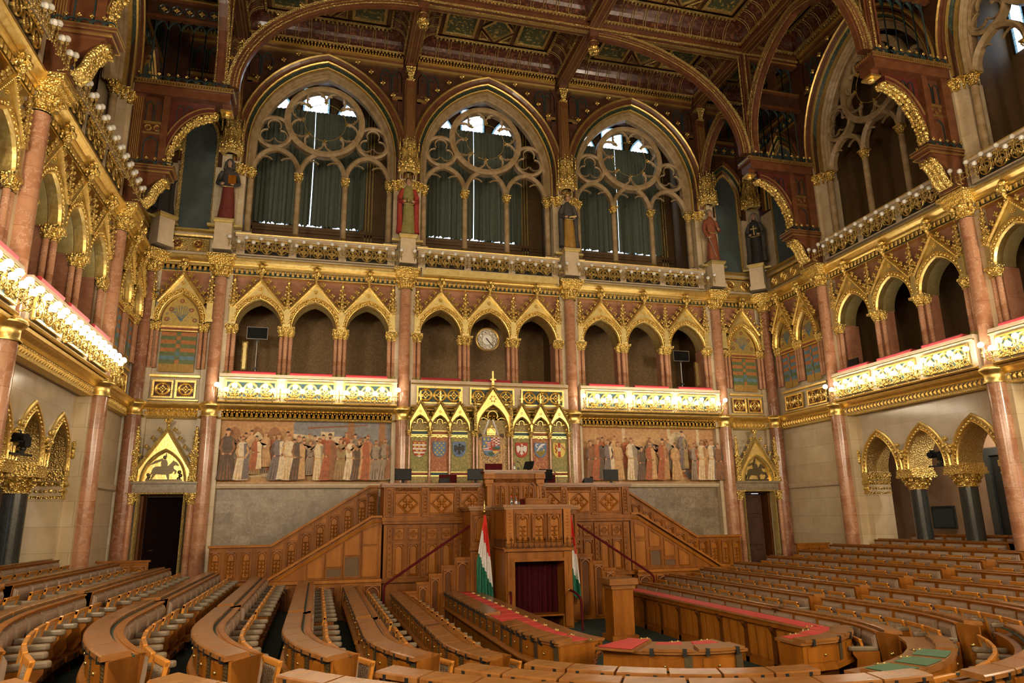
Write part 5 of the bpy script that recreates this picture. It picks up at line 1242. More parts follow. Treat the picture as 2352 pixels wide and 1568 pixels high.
def diamond(m, c, cz, r, rz, y, a=0, b=1):
    p = [(c-r, cz), (c, cz+rz), (c+r, cz), (c, cz-rz)]
    m.sweep(p, [(0, y), (0, y-.035), (-.03, y-.04), (-.045, y-.02), (-.06, y)], a, closed=True)
    for k in range(4): q = pi/4+k*pi/2; m.ball((c+r*.36*cos(q), y, cz+rz*.36*sin(q)), r*.20, a, 7, 4, 1, .45, 1)
    m.ball((c, y-.01, cz), r*.16, a, 7, 4, 1, .7, 1)
ro = thing('rostrum', 'carved oak platform with diamond panels and long desk below the shields', 'platform', (0, 22, -2.6))
m = MB(); m.box(-3.85, 3.85, 21.75, 24.05, -2.6, .12, 0); m.box(-3.85, 3.85, 21.72, 21.95, .12, 1.02, 0); m.box(-3.88, -3.70, 21.70, 23.0, .1, 1.02, 0); m.box(3.70, 3.88, 21.70, 23.0, .1, 1.02, 0)
wobj(m, 'platform_body', ['oak'], ro)
m = MB(); [(m.box(a, b, 21.60, 22.55, 1.04, 1.11, 0), m.box(a, b, 21.66, 22.5, .99, 1.04, 0)) for a, b in ((-3.95, -.93), (.93, 3.95))]; m.box(-.93, .93, 21.74, 22.55, 1.0, 1.11, 0); wobj(m, 'desk_top', ['oak_top'], ro)
m = MB(); m.box(-3.92, 3.92, 21.60, 21.8, .02, .13, 0); m.box(-3.90, 3.90, 21.64, 21.8, -.06, .02, 0); m.box(-3.9, 3.9, 21.62, 21.8, -1.68, -1.58, 0); wobj(m, 'ledge', ['oak'], ro)
dia0 = None
for sg in (-1, 1):
    m = MB()
    for c in (3.18, 2.17, 1.24):
        m.box(sg*c-.40, sg*c+.40, 21.705, 21.76, .20, .86, 1); m.sweep([(sg*c-.40, .20), (sg*c-.40, .86), (sg*c+.40, .86), (sg*c+.40, .20)], [(0, 21.71), (0, 21.68), (-.03, 21.68), (-.05, 21.705)], 0, closed=True)
        diamond(m, sg*c, .53, .34, .32, 21.70, 0); m.box(sg*c-.36, sg*c+.36, 21.69, 21.76, .89, .97, 2)
    wobj(m, 'diamond_panels', ['oak', 'oak_light', 'oak_relief'], ro)
    for c in (3.72, 2.67, 1.68, .98):
        m = MB(); m.box(sg*c-.10, sg*c+.10, 21.66, 21.76, .14, 1.0, 0); m.sweep([(sg*c-.06, .2)]+pointed(.06, .10, 4, sg*c, .84)+[(sg*c+.06, .2)], [(0, 21.66), (0, 21.63), (-.015, 21.63), (-.02, 21.66)], 0)
        for i in range(6): m.ball((sg*c, 21.65, .28+.10*i), .03, 0, 6, 4)
        wobj(m, 'carved_pilaster', ['oak'], ro)
    for k in range(3):
        c = 3.20-.97*k
        for d in (-.21, .21):
            m = MB(); quatre(m, sg*c+d-.16, sg*c+d+.16, -.52, -.16, 21.74); lancet(m, sg*c+d-.16, sg*c+d+.16, -1.50, -.60, 21.74, 0, 1, False); wobj(m, 'lower_panel', ['oak', 'oak_light'], ro)
    for c in (3.68, 2.71, 1.75):
        m = MB(); m.box(sg*c-.06, sg*c+.06, 21.69, 21.76, -1.55, -.10, 0)
        for i in range(8): m.ball((sg*c, 21.69, -.25-.16*i), .03, 0, 5, 3)
        wobj(m, 'panel_stile', ['oak'], ro)
# president's desk in the middle
pd = thing('president_desk', 'tall carved oak desk standing in the middle of the platform', 'desk', (0, 21.7, .1))
m = MB(); m.box(-.80, .80, 21.42, 21.69, .14, 1.20, 0); m.box(-.85, .85, 21.40, 22.0, 1.115, 1.22, 2); m.box(-.90, .90, 21.36, 22.05, 1.22, 1.40, 0); wobj(m, 'desk_body', ['oak', 'oak_light', 'oak_relief'], pd)
m = MB(); m.box(-.98, .98, 21.28, 22.15, 1.42, 1.48, 0); m.box(-.94, .94, 21.32, 22.1, 1.38, 1.42, 0); wobj(m, 'desk_top', ['oak_top'], pd)
for x in (-.44, .0, .44):
    for d in (-.085, .085):
        m = MB(); lancet(m, x+d-.075, x+d+.075, .30, 1.02, 21.41, 0, 1); wobj(m, 'lancet_panel', ['oak', 'oak_light'], pd)
for sg in (-1, 1):
    m = MB(); m.box(sg*.80-.13, sg*.80+.13, 21.32, 21.5, 1.08, 1.20); m.box(sg*.80-.10, sg*.80+.10, 21.36, 21.5, 1.0, 1.08); m.box(sg*.80-.16, sg*.80+.16, 21.30, 21.5, 1.22, 1.38); m.sweep([(sg*.8-.1, 1.26), (sg*.8-.1, 1.34), (sg*.8+.1, 1.34), (sg*.8+.1, 1.26)], [(0, 21.30), (0, 21.28), (-.02, 21.28), (-.02, 21.30)], 0, closed=True)
    m.box(sg*.78-.07, sg*.78+.07, 21.38, 21.5, .14, 1.0); wobj(m, 'console', ['oak_light'], pd)
# speaker's tribune in front
tr = thing('speaker_tribune', 'carved oak speaker tribune with curtained opening, between the flags', 'tribune', (0, 19.6, -2.75))
m = MB(); m.box(-1.58, 1.58, 20.32, 21.57, -2.75, .34, 0)
m.box(-.92, -.68, 18.97, 20.4, -2.75, .34, 0); m.box(.68, .92, 18.97, 20.4, -2.75, .34, 0); m.box(-.70, .70, 18.97, 20.4, -1.0, .34, 0); m.box(-.7, .7, 19.9, 20.4, -2.75, -1.0, 1)
wobj(m, 'tribune_body', ['oak', 'ceil_dark'], tr)
m = MB(); m.hprism([(-.98, 18.90), (.98, 18.90), (.98, 20.24), (1.66, 20.24), (1.66, 21.58), (-1.66, 21.58), (-1.66, 20.24), (-.98, 20.24)], .34, .40)
m.hprism([(-.95, 18.93), (.95, 18.93), (.95, 20.27), (1.62, 20.27), (1.62, 21.58), (-1.62, 21.58), (-1.62, 20.27), (-.95, 20.27)], .28, .34); wobj(m, 'tribune_top', ['oak_top'], tr)
for c in (-.44, 0, .44):
    m = MB(); lancet(m, c-.19, c+.19, -.56, .18, 18.95); m.ball((c, 18.93, .06), .06, 0, 8, 5, 1, .5, 1); wobj(m, 'front_panel', ['oak', 'oak_light'], tr)
for sg in (-1, 1):
    m = MB(); m.box(sg*.80-.10, sg*.80+.10, 18.93, 19.0, -.60, .28, 0)
    for i in range(9): m.ball((sg*.80, 18.93, -.5+.085*i), .022, 0, 5, 3, 1.6, .5, 1)
    wobj(m, 'carved_stile', ['oak_light'], tr)
    m = MB(); m.box(sg*.78-.10, sg*.78+.10, 18.92, 19.0, -2.7, -.82, 0)
    for i in range(6): m.ball((sg*.80, 18.92, -1.0-.08*i), .025, 0, 5, 3, .8, .5, 1.6)
    wobj(m, 'door_post', ['oak'], tr)
    m = MB(); lancet(m, sg*1.25-.26, sg*1.25+.26, -.55, .18, 20.30, 0, 1, False); lancet(m, sg*1.25-.26, sg*1.25+.26, -2.3, -.85, 20.30, 0, 1, False); wobj(m, 'side_panel', ['oak', 'oak_light'], tr)
m = MB(); m.box(-.98, .98, 18.86, 19.0, -.80, -.73, 0); m.box(-1.0, 1.0, 18.90, 20.3, -.73, -.70, 0); m.box(-.72, .72, 18.90, 19.0, -1.06, -.98, 0); m.box(-1.62, 1.62, 20.22, 20.4, -.80, -.72, 0); wobj(m, 'cornice', ['oak'], tr)
m = MB()
for i in range(13):
    x = -.93+.155*i; m.sweep(arc(x+.0775, -.66, .065, pi, 2*pi, 6), [(0, 18.90), (0, 18.87), (.02, 18.87), (.02, 18.90)], 0) if i < 12 else None
    m.tube([(x, 18.88, -.72), (x, 18.88, -.53)], .014, 5, 0); m.ball((x, 18.88, -.50), .03, 0, 6, 4, 1.2, 1, .8); m.ball((x, 18.88, -.46), .018, 0, 5, 3)
for sg in (-1, 1):
    for i in range(1, 9): y = 18.88+.155*i; m.tube([(sg*.94, y, -.72), (sg*.94, y, -.53)], .014, 5, 0); m.ball((sg*.94, y, -.50), .03, 0, 6, 4, 1, 1.2, .8)
wobj(m, 'carved_cresting', ['oak_dark'], tr)
m = MB(); n = 60
vs = [(-.68+1.36*i/n, 19.55+.05*sin(i*.95)+.02*sin(i*2.3), z) for z in (-2.72, -1.0) for i in range(n+1)]
m.add(vs, [(i, i+1, n+2+i, n+1+i) for i in range(n)], 0, True); wobj(m, 'curtain', ['maroon_curtain'], tr)
m = MB(); m.box(-.25, .69, 18.98, 19.5, -2.44, -2.40); m.box(.64, .68, 19.0, 19.04, -2.75, -2.44); m.box(-.25, -.21, 19.0, 19.04, -2.75, -2.44); wobj(m, 'low_shelf', ['oak'], tr)
m = MB(); m.box(-.12, .60, 19.75, 20.0, .40, .60); m.sweep([(-.08, .44), (-.08, .56), (.56, .56), (.56, .44)], [(0, 19.75), (0, 19.73), (-.02, 19.73), (-.02, 19.75)], 0, closed=True)
rd = thing('reading_board', 'low carved oak reading board on top of the tribune', 'reading stand', (.24, 19.9, .40)); wobj(m, 'board', ['oak'], rd)
m = MB(); m.box(-.28, -.13, 19.80, 19.9, .401, .46); m.obj('x', ['red_velvet']); bpy.data.objects.remove(bpy.data.objects['x'])
m = MB(); m.xprism([(19.80, .401), (19.95, .401), (19.95, .58)], -.24, -.13, 0); wobj(m, 'red_side', ['red_velvet'], rd)
# stairs beside the tribune and along the wall
for sg, sd in ((-1, 'left'), (1, 'right')):
    t = thing('tribune_stair', 'stepped oak staircase rising to the tribune from the %s' % sd, 'stairs', (sg*2.7, 20.9, -2.75))
    xs = [1.58, 2.02, 2.38, 2.72, 3.05, 3.42, 3.86]; zs = [-1.0, -1.20, -1.41, -1.62, -1.84, -2.22]
    m = MB(); tr_ = MB()
    for i in range(6):
        a, b = sorted((sg*xs[i], sg*xs[i+1])); m.box(a, b, 20.36, 20.46, -2.75, zs[i], 0); wobj(MB().box(a-.02, b+.02, 20.33, 20.50, zs[i]-.03, zs[i]+.03, 0), 'step_capping', ['oak'], t)
        lancet(m, a+.05, b-.05, -2.68, zs[i]-.08, 20.355, 0, 1, False)
        tr_.box(a, b, 20.46, 21.7, -2.75, zs[i]-.45 if zs[i]-.45 > -2.7 else -2.7, 0)
    wobj(m, 'stepped_side', ['oak', 'oak_dark'], t); wobj(tr_, 'treads', ['oak_dark'], t)
    h = thing('stair_handrail', 'sloping maroon handrail of the %s tribune stair' % sd, 'handrail', (sg*3.9, 20.35, -2.75))
    m = MB(); m.tube([(sg*1.58, 20.35, -.13), (sg*3.82, 20.35, -1.56), (sg*3.92, 20.35, -1.66), (sg*3.93, 20.35, -1.82), (sg*3.93, 20.35, -2.75)], .034, 8, 0); wobj(m, 'rail', ['red_velvet'], h)
    m = MB(); m.lathe(sg*3.93, 20.35, [(.07, -2.75), (.07, -2.70), (.04, -2.68)], 10); wobj(m, 'foot', ['brass'], h)
    h = thing('grab_rail', 'short bent maroon grab rail on the %s of the tribune opening' % sd, 'handrail', (sg*.95, 18.6, -2.75))
    m = MB(); m.tube([(sg*.80, 18.95, -1.80), (sg*.86, 18.70, -1.84), (sg*.92, 18.45, -1.95), (sg*.94, 18.40, -2.1), (sg*.94, 18.38, -2.75)], .032, 8, 0); wobj(m, 'rail', ['red_velvet'], h)
    m = MB(); m.ball((sg*.80, 18.93, -1.80), .045, 0, 8, 5); wobj(m, 'end_cap', ['brass'], h)
    # long stair along the end wall
    t = thing('wall_stair', 'oak panelled staircase along the end wall, %s of the platform' % sd, 'stairs', (sg*6.3, 22.4, -2.6))
    q = lambda pts: [(sg*x, z) for x, z in pts][::1 if sg > 0 else -1]
    m = MB(); m.prism(q([(3.91, -2.6), (7.2, -2.6), (7.2, -1.62), (6.95, -1.55), (4.18, .10), (3.91, .12)])[::-1], 21.80, 21.95, 0)
    m.box(min(sg*3.91, sg*8.9), max(sg*3.91, sg*8.9), 21.45, 21.95, -2.75, -1.60, 0)
    wobj(m, 'stringer_wall', ['oak'], t)
    m = MB(); L = q([(3.91, .13), (4.20, .13), (6.97, -1.53), (7.3, -1.56)])
    m.sweep(L if sg > 0 else L, [(0, 21.70), (.06, 21.70), (.06, 21.98), (0, 21.98)], 0, pclosed=True); m.sweep(L, [(-.14, 21.76), (-.08, 21.74), (-.08, 21.80), (-.14, 21.80)], 0, pclosed=True)
    m.box(min(sg*3.91, sg*8.95), max(sg*3.91, sg*8.95), 21.38, 21.72, -1.62, -1.54, 0); wobj(m, 'sloping_mold', ['oak_light'], t)
    for i in range(6):                                   # small panels under the slope
        x0 = 4.02+.50*i; x1 = x0+.40; zt = lambda x: .10-(x-4.18)*.5957-.20 if x > 4.18 else -.10
        m = MB()
        a, b = (x0, zt(x0)), (x1, zt(x1)); zb = max(-1.0, -1.5)
        if b[1] > -1.35:
            zmid = min(a[1], b[1])-.35
            P = q([(x0, max(zmid, -1.48)), (x1, max(zmid, -1.48)), b, a]); m.sweep(P, [(0, 21.80), (0, 21.77), (-.03, 21.77), (-.04, 21.80)] if sg < 0 else [(0, 21.80), (0, 21.77), (.03, 21.77), (.04, 21.80)], 0, closed=True); m.flat(P if sg < 0 else P[::-1][::-1], 21.795, 1)
            if zmid-.06 > -1.40:
                P = q([(x0, -1.48), (x1, -1.48), (x1, zmid-.07), (x0, zmid-.07)]); m.sweep(P, [(0, 21.80), (0, 21.77), (-.03, 21.77), (-.04, 21.80)] if sg < 0 else [(0, 21.80), (0, 21.77), (.03, 21.77), (.04, 21.80)], 0, closed=True); m.flat(P, 21.795, 2 if i in (1, 2) else 1)
            wobj(m, 'slope_panel', ['oak', 'oak_light', 'gallery_brown'], t)
    for i in range(8):
        x = sg*(4.15+.62*i); m = MB(); lancet(m, x-.24, x+.24, -2.42, -1.70, 21.445, 0, 1, False); wobj(m, 'plinth_panel', ['oak', 'oak_dark'], t)
    # balustrade behind the flight
    top = lambda x: 1.08 if x < 4.2 else (1.08-(x-4.2)*.6113 if x < 7.03 else -.65); bot = lambda x: top(x)-1.10
    m = MB(); m.prism(q([(3.91, -2.0), (8.75, -2.0), (8.75, -.67), (7.03, -.67), (4.2, 1.06), (3.91, 1.06)])[::-1], 23.33, 23.42, 0)
    wobj(m, 'balustrade_wall', ['oak'], t)
    m = MB(); L = q([(3.91, 1.08), (4.2, 1.08), (7.03, -.65), (8.78, -.65)]); m.sweep(L, [(-.02, 23.25), (.05, 23.25), (.05, 23.5), (-.02, 23.5)], 0, pclosed=True); wobj(m, 'top_rail', ['oak_light'], t)
    m = MB()
    for i in range(13): pass
    steps = 9
    for i in range(steps): x = 4.0+(7.0-4.0)*i/steps; z = .12-1.66*(i+.5)/steps; m.box(min(sg*x, sg*(x+.34)), max(sg*x, sg*(x+.34)), 21.95, 23.33, -2.6, z-.1, 0)
    m.box(min(sg*7.0, sg*8.75), max(sg*7.0, sg*8.75), 21.95, 23.33, -2.6, -1.62, 0); wobj(m, 'steps', ['oak_dark'], t)
    xs = [4.13]+[4.42+.405*i for i in range(7)]+[7.27+.43*i for i in range(4)]
    for x in xs:
        z1 = top(x+.15)-.14 if x < 7.1 and x > 4.1 else top(x)-.12; z0 = z1-.78
        m = MB(); lancet(m, sg*x-.15, sg*x+.15, z0, z1, 23.325); 
        if 4.1 < x < 7.1: m.prism(q([(x-.16, z1+.03), (x+.12, z1+.03), (x-.16, z1+.19)])[::-1], 23.31, 23.34, 1)
        wobj(m, 'balustrade_panel', ['oak', 'oak_light'], t)
# flags
def make_flag(sg):
    t = thing('flag', '', 'flag', (sg*1.25, 20.0, -2.75))
    m = MB(); m.tube([(0, 0, 0), (0, 0, 2.96)], .018, 8); m.lathe(0, 0, [(.16, 0), (.16, .03), (.05, .06), (.03, .12)], 12); m.obj('pole', ['oak_dark'], t)
    m = MB(); m.lathe(0, 0, [(.025, 2.93), (.055, 2.97), (.06, 3.01), (.035, 3.05), (.02, 3.08), (.035, 3.12), (.015, 3.20), (.004, 3.30)], 10); m.obj('finial', ['brass'], t)
    m = MB(); n, k = 28, 30; vs = []; mi = []
    for i in range(k+1):
        f = i/k; z = 2.90-2.15*f
        L = -(.02+.20*min(1, f*1.6)); R = .03+.24*f
        for j in range(n+1):
            g = j/n; x = L+(R-L)*g; vs.append((x*(1 if sg < 0 else 1), .06*sin(g*17+f*2)*min(1, f*3)-.05, z-.36*f*(g-.35)*1.0))
    fs = []
    base = len(m.v); m.v += vs
    for i in range(k):
        for j in range(n):
            f, g = (i+.5)/k, (j+.5)/n; d = f-.34*g+.10
            m.f.append([i*(n+1)+j, i*(n+1)+j+1, (i+1)*(n+1)+j+1, (i+1)*(n+1)+j]); m.m.append(0 if d < .26 else 1 if d < .58 else 2); m.s.append(True)
    m.obj('cloth', ['flag_red', 'flag_white', 'flag_green'], t)
    return t
tag(make_flag(-1), 'red white green flag drooping on its pole, left of the tribune', 'flag', 'flags'); tag(make_flag(1), 'red white green flag drooping on its pole, right of the tribune', 'flag', 'flags')
# side lectern
t = thing('side_lectern', 'plain square oak lectern standing on the green carpet, right of centre', 'lectern', (1.3, 16.8, -2.75))
m = MB(); m.box(-.26, .26, -.26, .26, .12, 1.18); wobj_ = m.obj('shaft', ['oak'], t); m = MB(); m.box(-.33, .33, -.33, .33, 0, .12); m.obj('foot', ['oak'], t)
m = MB(); m.box(-.30, .30, -.30, .30, 1.14, 1.24); m.box(-.36, .36, -.36, .36, 1.24, 1.38); m.obj('cap', ['oak_top'], t)
# ---------------------------------------------------------------- armorial canopy behind the platform
th = thing('armorial_canopy', 'gilded seven gabled canopy framing painted shields behind the platform', 'canopy', (0, 24.2, 1.1))
def shield_pts(cx, zt, w, h):
    r = [(cx+w, zt), (cx+w, zt-h*.45)]
    for i in range(1, 6): a = i/5; r.append((cx+w*cos(a*pi/2)**.8 if i < 5 else cx, zt-h*.45-h*.55*sin(a*pi/2)))
    l = [(2*cx-x, z) for x, z in r[:-1]][::-1]
    return (r+l)[::-1]
NX = [-2.53, -1.85, -1.17, 0, 1.04, 1.73, 2.42]; COLX = [-2.88, -2.19, -1.51, -.68, -.56, .56, .68, 1.385, 2.08, 2.78]
m = MB(); m.box(-2.95, 2.95, 24.40, 24.8, 1.0, 3.4, 0); wobj(m, 'back_panel', ['damask_gold'], th)
FY = 24.39
for i, cx in enumerate(NX):
    cen = i == 3; hw = .55 if cen else .30
    m = MB(); mi = (0, 1, 0, 2, 0, 1, 0)[i]
    m.box(cx-hw, cx+hw, FY, 24.45, 1.62 if not cen else 1.4, 2.95, 0)
    if not cen:
        m.box(cx-hw, cx+hw, FY-.005, 24.45, 2.87, 2.98, 1); m.box(cx-hw, cx+hw, FY-.01, 24.45, 2.845, 2.87, 2); m.box(cx-hw, cx+hw, FY-.01, 24.45, 2.98, 3.0, 2)
        m.sweep([(cx-hw, 2.78), (cx-hw*.4, 2.80), (cx-.06, 2.76), (cx, 2.80), (cx+.06, 2.76), (cx+hw*.4, 2.80), (cx+hw, 2.78)], [(0, FY), (0, FY-.02), (.03, FY-.02), (.03, FY)], 2)
        m.tube([(cx-.15, FY-.01, 2.66), (cx-.05, FY-.02, 2.77), (cx+.05, FY-.02, 2.77), (cx+.15, FY-.01, 2.66)], .010, 5, 2)
        m.box(cx-hw, cx+hw, FY-.005, 24.45, 1.50, 1.60, 3); m.box(cx-hw, cx+hw, FY-.01, 24.45, 1.60, 1.62, 2); m.box(cx-hw, cx+hw, FY-.01, 24.45, 1.47, 1.50, 2); m.box(cx-hw, cx+hw, FY-.002, 24.45, 1.1, 1.47, 4)
    wobj(m, 'painted_field', [('damask_green', 'damask_red', 'damask_lattice')[mi], 'teal_ground' if mi != 1 else 'robe_rust', 'gold', 'robe_rust' if mi != 1 else 'teal_ground', 'damask_gold'], th)
def hobj(m, mats, i): return wobj(m, 'shield', mats, th)
SY = 24.35
def shield(cx, zt, w, h, mats):
    m = MB(); m.prism(shield_pts(cx, zt, w, h), SY, FY+.02, 0); return m
def clipx(cx, zt, w, h, z):
    d = zt-z
    if d <= h*.45: return w
    q = min(1, (d-h*.45)/(h*.55)); return w*max(0, 1-q*q)**.5*.97
for i in (0, 1, 2, 4, 5, 6):
    cx, zt, w, h = NX[i], 2.63, .225, .52; y = SY-.004
    if i == 0:                                  # red and silver bars with gold beasts
        m = shield(cx, zt, w, h, 0)
        for k in range(4):
            z = zt-.10-.125*k; q0, q1 = clipx(cx, zt, w, h, z), clipx(cx, zt, w, h, z-.055); m.flat([(cx-q0, z), (cx-q1, z-.055), (cx+q1, z-.055), (cx+q0, z)], y, 1)
            n = (3, 3, 2, 1)[k]
            for j in range(n):
                x = cx+(j-(n-1)/2)*.14; m.box(x-.045, x+.03, SY-.012, SY, z+.030, z+.060, 2); m.ball((x-.05, SY-.008, z+.066), .017, 2, 6, 4)
                for e in (-.04, -.01, .022): m.box(x+e-.006, x+e+.006, SY-.012, SY, z+.008, z+.032, 2)
                m.box(x+.028, x+.04, SY-.012, SY, z+.045, z+.085, 2)
        hobj(m, ['h_red', 'h_white', 'h_gold'], i)
    elif i == 1:                                # gold lilies on blue
        m = shield(cx, zt, w, h, 0)
        for r, zz in enumerate((.05, .13, .21, .29, .37, .44)):
            for x in ((-.14, 0, .14) if r % 2 == 0 else (-.21, -.07, .07, .21)):
                if abs(x) > clipx(cx, zt, w, h, zt-zz-.04)-.02: continue
                z = zt-zz; m.ball((cx+x, y, z), .016, 1, 6, 4, .8, .5, 2.0)
                for e in (-1, 1): m.ball((cx+x+e*.023, y, z+.002), .013, 1, 5, 3, .8, .5, 1.5); m.ball((cx+x+e*.014, y, z-.025), .009, 1, 5, 3, 1, .5, 1.4)
                m.box(cx+x-.026, cx+x+.026, y-.01, y, z-.016, z-.008, 1)
        hobj(m, ['h_blue', 'h_gold'], i)
    elif i in (2, 4):                           # dark raven with ring on blue / white crowned eagle on red
        m = shield(cx, zt, w, h, 0); c, z = cx, zt-.25
        for e in (-1, 1):
            m.flat([(c+e*.02, z+.06), (c+e*.10, z+.15), (c+e*.19, z+.12), (c+e*.18, z-.02), (c+e*.13, z-.12), (c+e*.09, z-.05), (c+e*.03, z-.02)][::e], y, 1)
            for k in range(3): m.flat([(c+e*(.10+.03*k), z-.02), (c+e*(.12+.03*k), z-.02), (c+e*(.12+.03*k), z-.14+.03*k)][::e], y-.002, 1)
            m.flat([(c+e*.01, z-.08), (c+e*.05, z-.08), (c+e*.08, z-.17), (c+e*.05, z-.15)][::e], y-.002, 1)
        m.ball((c, y, z), .06, 1, 8, 5, .8, .25, 1.9); m.ball((c+.005, y, z+.15), .035, 1, 7, 5, 1, .4, 1.1); m.flat([(c+.03, z+.165), (c+.03, z+.13), (c+.075, z+.14)][::-1], y-.004, 1)
        m.flat([(c-.04, z-.10), (c, z-.22), (c+.04, z-.10)][::-1][::-1], y-.002, 1)
        if i == 2: ring(m, c+.06, z+.18, .022, .008, y-.012, y-.004, 2, 10); m.flat([(c-.14, z-.18), (c+.10, z-.16), (c+.10, z-.14), (c-.13, z-.16)], y-.003, 1)
        else: m.flat([(c-.03, z+.18), (c+.03, z+.18), (c+.04, z+.215), (c+.015, z+.20), (c, z+.22), (c-.015, z+.20), (c-.04, z+.215)], y-.004, 2)
        hobj(m, ['h_blue', 'h_black', 'h_gold'] if i == 2 else ['h_red', 'h_white', 'h_gold'], i)
    elif i == 5:                                # white beast, moon and star on blue above an olive mount
        m = shield(cx, zt, w, h, 0)
        m.flat([(cx-clipx(cx, zt, w, h, zt-.30)*.94, zt-.31), (cx, zt-.50), (cx+clipx(cx, zt, w, h, zt-.30)*.94, zt-.31), (cx+.12, zt-.27), (cx+.05, zt-.30), (cx, zt-.25), (cx-.06, zt-.30), (cx-.13, zt-.27)], y, 1)
        m.flat([(cx-.16, zt-.30), (cx-.12, zt-.30), (cx-.02, zt-.20), (cx+.08, zt-.10), (cx+.17, zt-.06), (cx+.16, zt-.03), (cx+.10, zt-.03), (cx+.02, zt-.05), (cx-.06, zt-.13), (cx-.10, zt-.22)], y-.002, 2)
        m.flat([(cx+.02, zt-.11), (cx+.05, zt-.12), (cx+.09, zt-.18), (cx+.06, zt-.18)], y-.003, 2)
        m.sweep(arc(cx-.12, zt-.10, .07, .9, 5.0, 10), [(0, y), (0, y-.01), (.03, y-.01), (.03, y)], 2)
        m.flat([(cx+.12+(.055 if k % 2 == 0 else .022)*cos(k*pi/6), zt-.25+(.055 if k % 2 == 0 else .022)*sin(k*pi/6)) for k in range(12)], y-.003, 3)
        hobj(m, ['h_blue', 'h_olive', 'h_white', 'h_gold'], i)
    else:                                       # gold with a red pale crossed by white, red beast, slashed bend
        m = shield(cx, zt, w, h, 0); m.flat([(cx-.05, zt), (cx-.05, zt-.50), (cx+.05, zt-.50), (cx+.05, zt)], y, 1); m.flat([(cx-.05, zt-.17), (cx-.05, zt-.29), (cx+.05, zt-.29), (cx+.05, zt-.17)], y-.002, 2)
        m.tube([(cx-.16, y, zt-.04), (cx-.10, y, zt-.10), (cx-.15, y, zt-.18), (cx-.09, y, zt-.26), (cx-.14, y, zt-.34), (cx-.08, y, zt-.36)], [.014, .024, .022, .026, .018, .008], 6, 1)
        for k in range(3): m.ball((cx-.17+.03*k, y, zt-.12-.09*k), .016, 1, 5, 3)
        m.flat([(cx+.06, zt-.02), (cx+.06, zt-.08), (cx+.20, zt-.26), (cx+.21, zt-.20)], y-.002, 1); [m.ball((cx+.09+.04*k, y-.004, zt-.07-.055*k), .018, 2, 6, 3, 1, .3, 1.5) for k in range(3)]
        hobj(m, ['h_gold', 'h_red', 'h_white'], i)
cx, zt, w, h = -.05, 2.80, .31, .66; y = SY-.004      # the great quartered shield
m = shield(cx, zt, w, h, 0)
m.flat([(cx-w, zt), (cx-w, zt-.33), (cx-.03, zt-.33), (cx-.03, zt)], y, 1)
for px, pz in ((-.24, .06), (-.11, .06), (-.18, .18), (-.24, .30)): m.ball((cx+px, y, zt-pz-.01), .042, 2, 8, 5, .9, .3, 1.1)
for k in range(6):
    for j in range(4): m.flat([(cx-.01+.078*j, zt-.048*k), (cx-.01+.078*j, zt-.048*(k+1)), (cx-.01+.078*(j+1), zt-.048*(k+1)), (cx-.01+.078*(j+1), zt-.048*k)], y-.001, 3 if (j+k) % 2 else 4)
m.prism([(cx-.15, zt-.16), (cx+.13, zt-.16), (cx+.13, zt-.33), (cx+.06, zt-.40), (cx-.01, zt-.44), (cx-.08, zt-.40), (cx-.15, zt-.33)][::-1], SY-.014, SY, 4)
for k in range(4): m.box(cx-.15, cx-.02, SY-.018, SY, zt-.20-.055*k, zt-.175-.055*k, 3)
for zz, ww in ((.25, .05), (.21, .035)): m.box(cx+.06-ww, cx+.06+ww, SY-.018, SY, zt-zz-.012, zt-zz, 3)
m.box(cx+.052, cx+.068, SY-.018, SY, zt-.34, zt-.18, 3); m.ball((cx+.06, SY-.014, zt-.355), .03, 5, 6, 3, 1.3, .2, .6)
m.flat([(cx+.04, zt-.34), (cx+.03, zt-.46), (cx+w*.97, zt-.46), (cx+w, zt-.34)], y, 5); m.flat([(cx+.03, zt-.42), (cx+.03, zt-.46), (cx+w*.95, zt-.46), (cx+w*.97, zt-.42)], y-.002, 4); m.flat([(cx+.03, zt-.46), (cx+.12, zt-.60), (cx+w*.62, zt-.55), (cx+w*.95, zt-.46)], y-.002, 2)
for k in range(7): m.box(cx+.06+.055*(k % 4), cx+.08+.055*(k % 4), SY-.008, SY, zt-.50-.05*(k//4), zt-.475-.05*(k//4), 4)
m.flat([(cx-w*.98, zt-.38), (cx-w*.90, zt-.46), (cx-.02, zt-.46), (cx-.02, zt-.38)], y, 3); m.flat([(cx-w*.95, zt-.41), (cx-w*.92, zt-.44), (cx-.02, zt-.44), (cx-.02, zt-.41)], y-.002, 4)
m.flat([(cx-.12, zt-.56), (cx, zt-.65), (cx+.12, zt-.56), (cx+.05, zt-.50), (cx-.05, zt-.50)], y-.002, 5)
wobj(m, 'shield', ['h_blue', 'h_blue', 'h_gold', 'h_white', 'h_red', 'h_green'], th)
m = MB(); m.box(cx-.16, cx+.16, SY-.02, FY, 2.88, 2.97, 0)
for k in range(7): m.ball((cx-.15+.05*k, SY-.03, 2.925), .018, 1, 6, 4)
for e in (-1, 0, 1): m.tube([(cx-.15, SY-.01, 2.97), (cx-.11+.03*e, SY-.02, 3.08), (cx+.0, SY-.03, 3.13), (cx+.11+.03*e, SY-.02, 3.08), (cx+.15, SY-.01, 2.97)], .02, 6, 0)
for k in range(5): m.prism([(cx-.16+.065*k, 2.97), (cx-.10+.065*k, 2.97), (cx-.13+.065*k, 3.04)], SY-.03, SY-.01, 0)
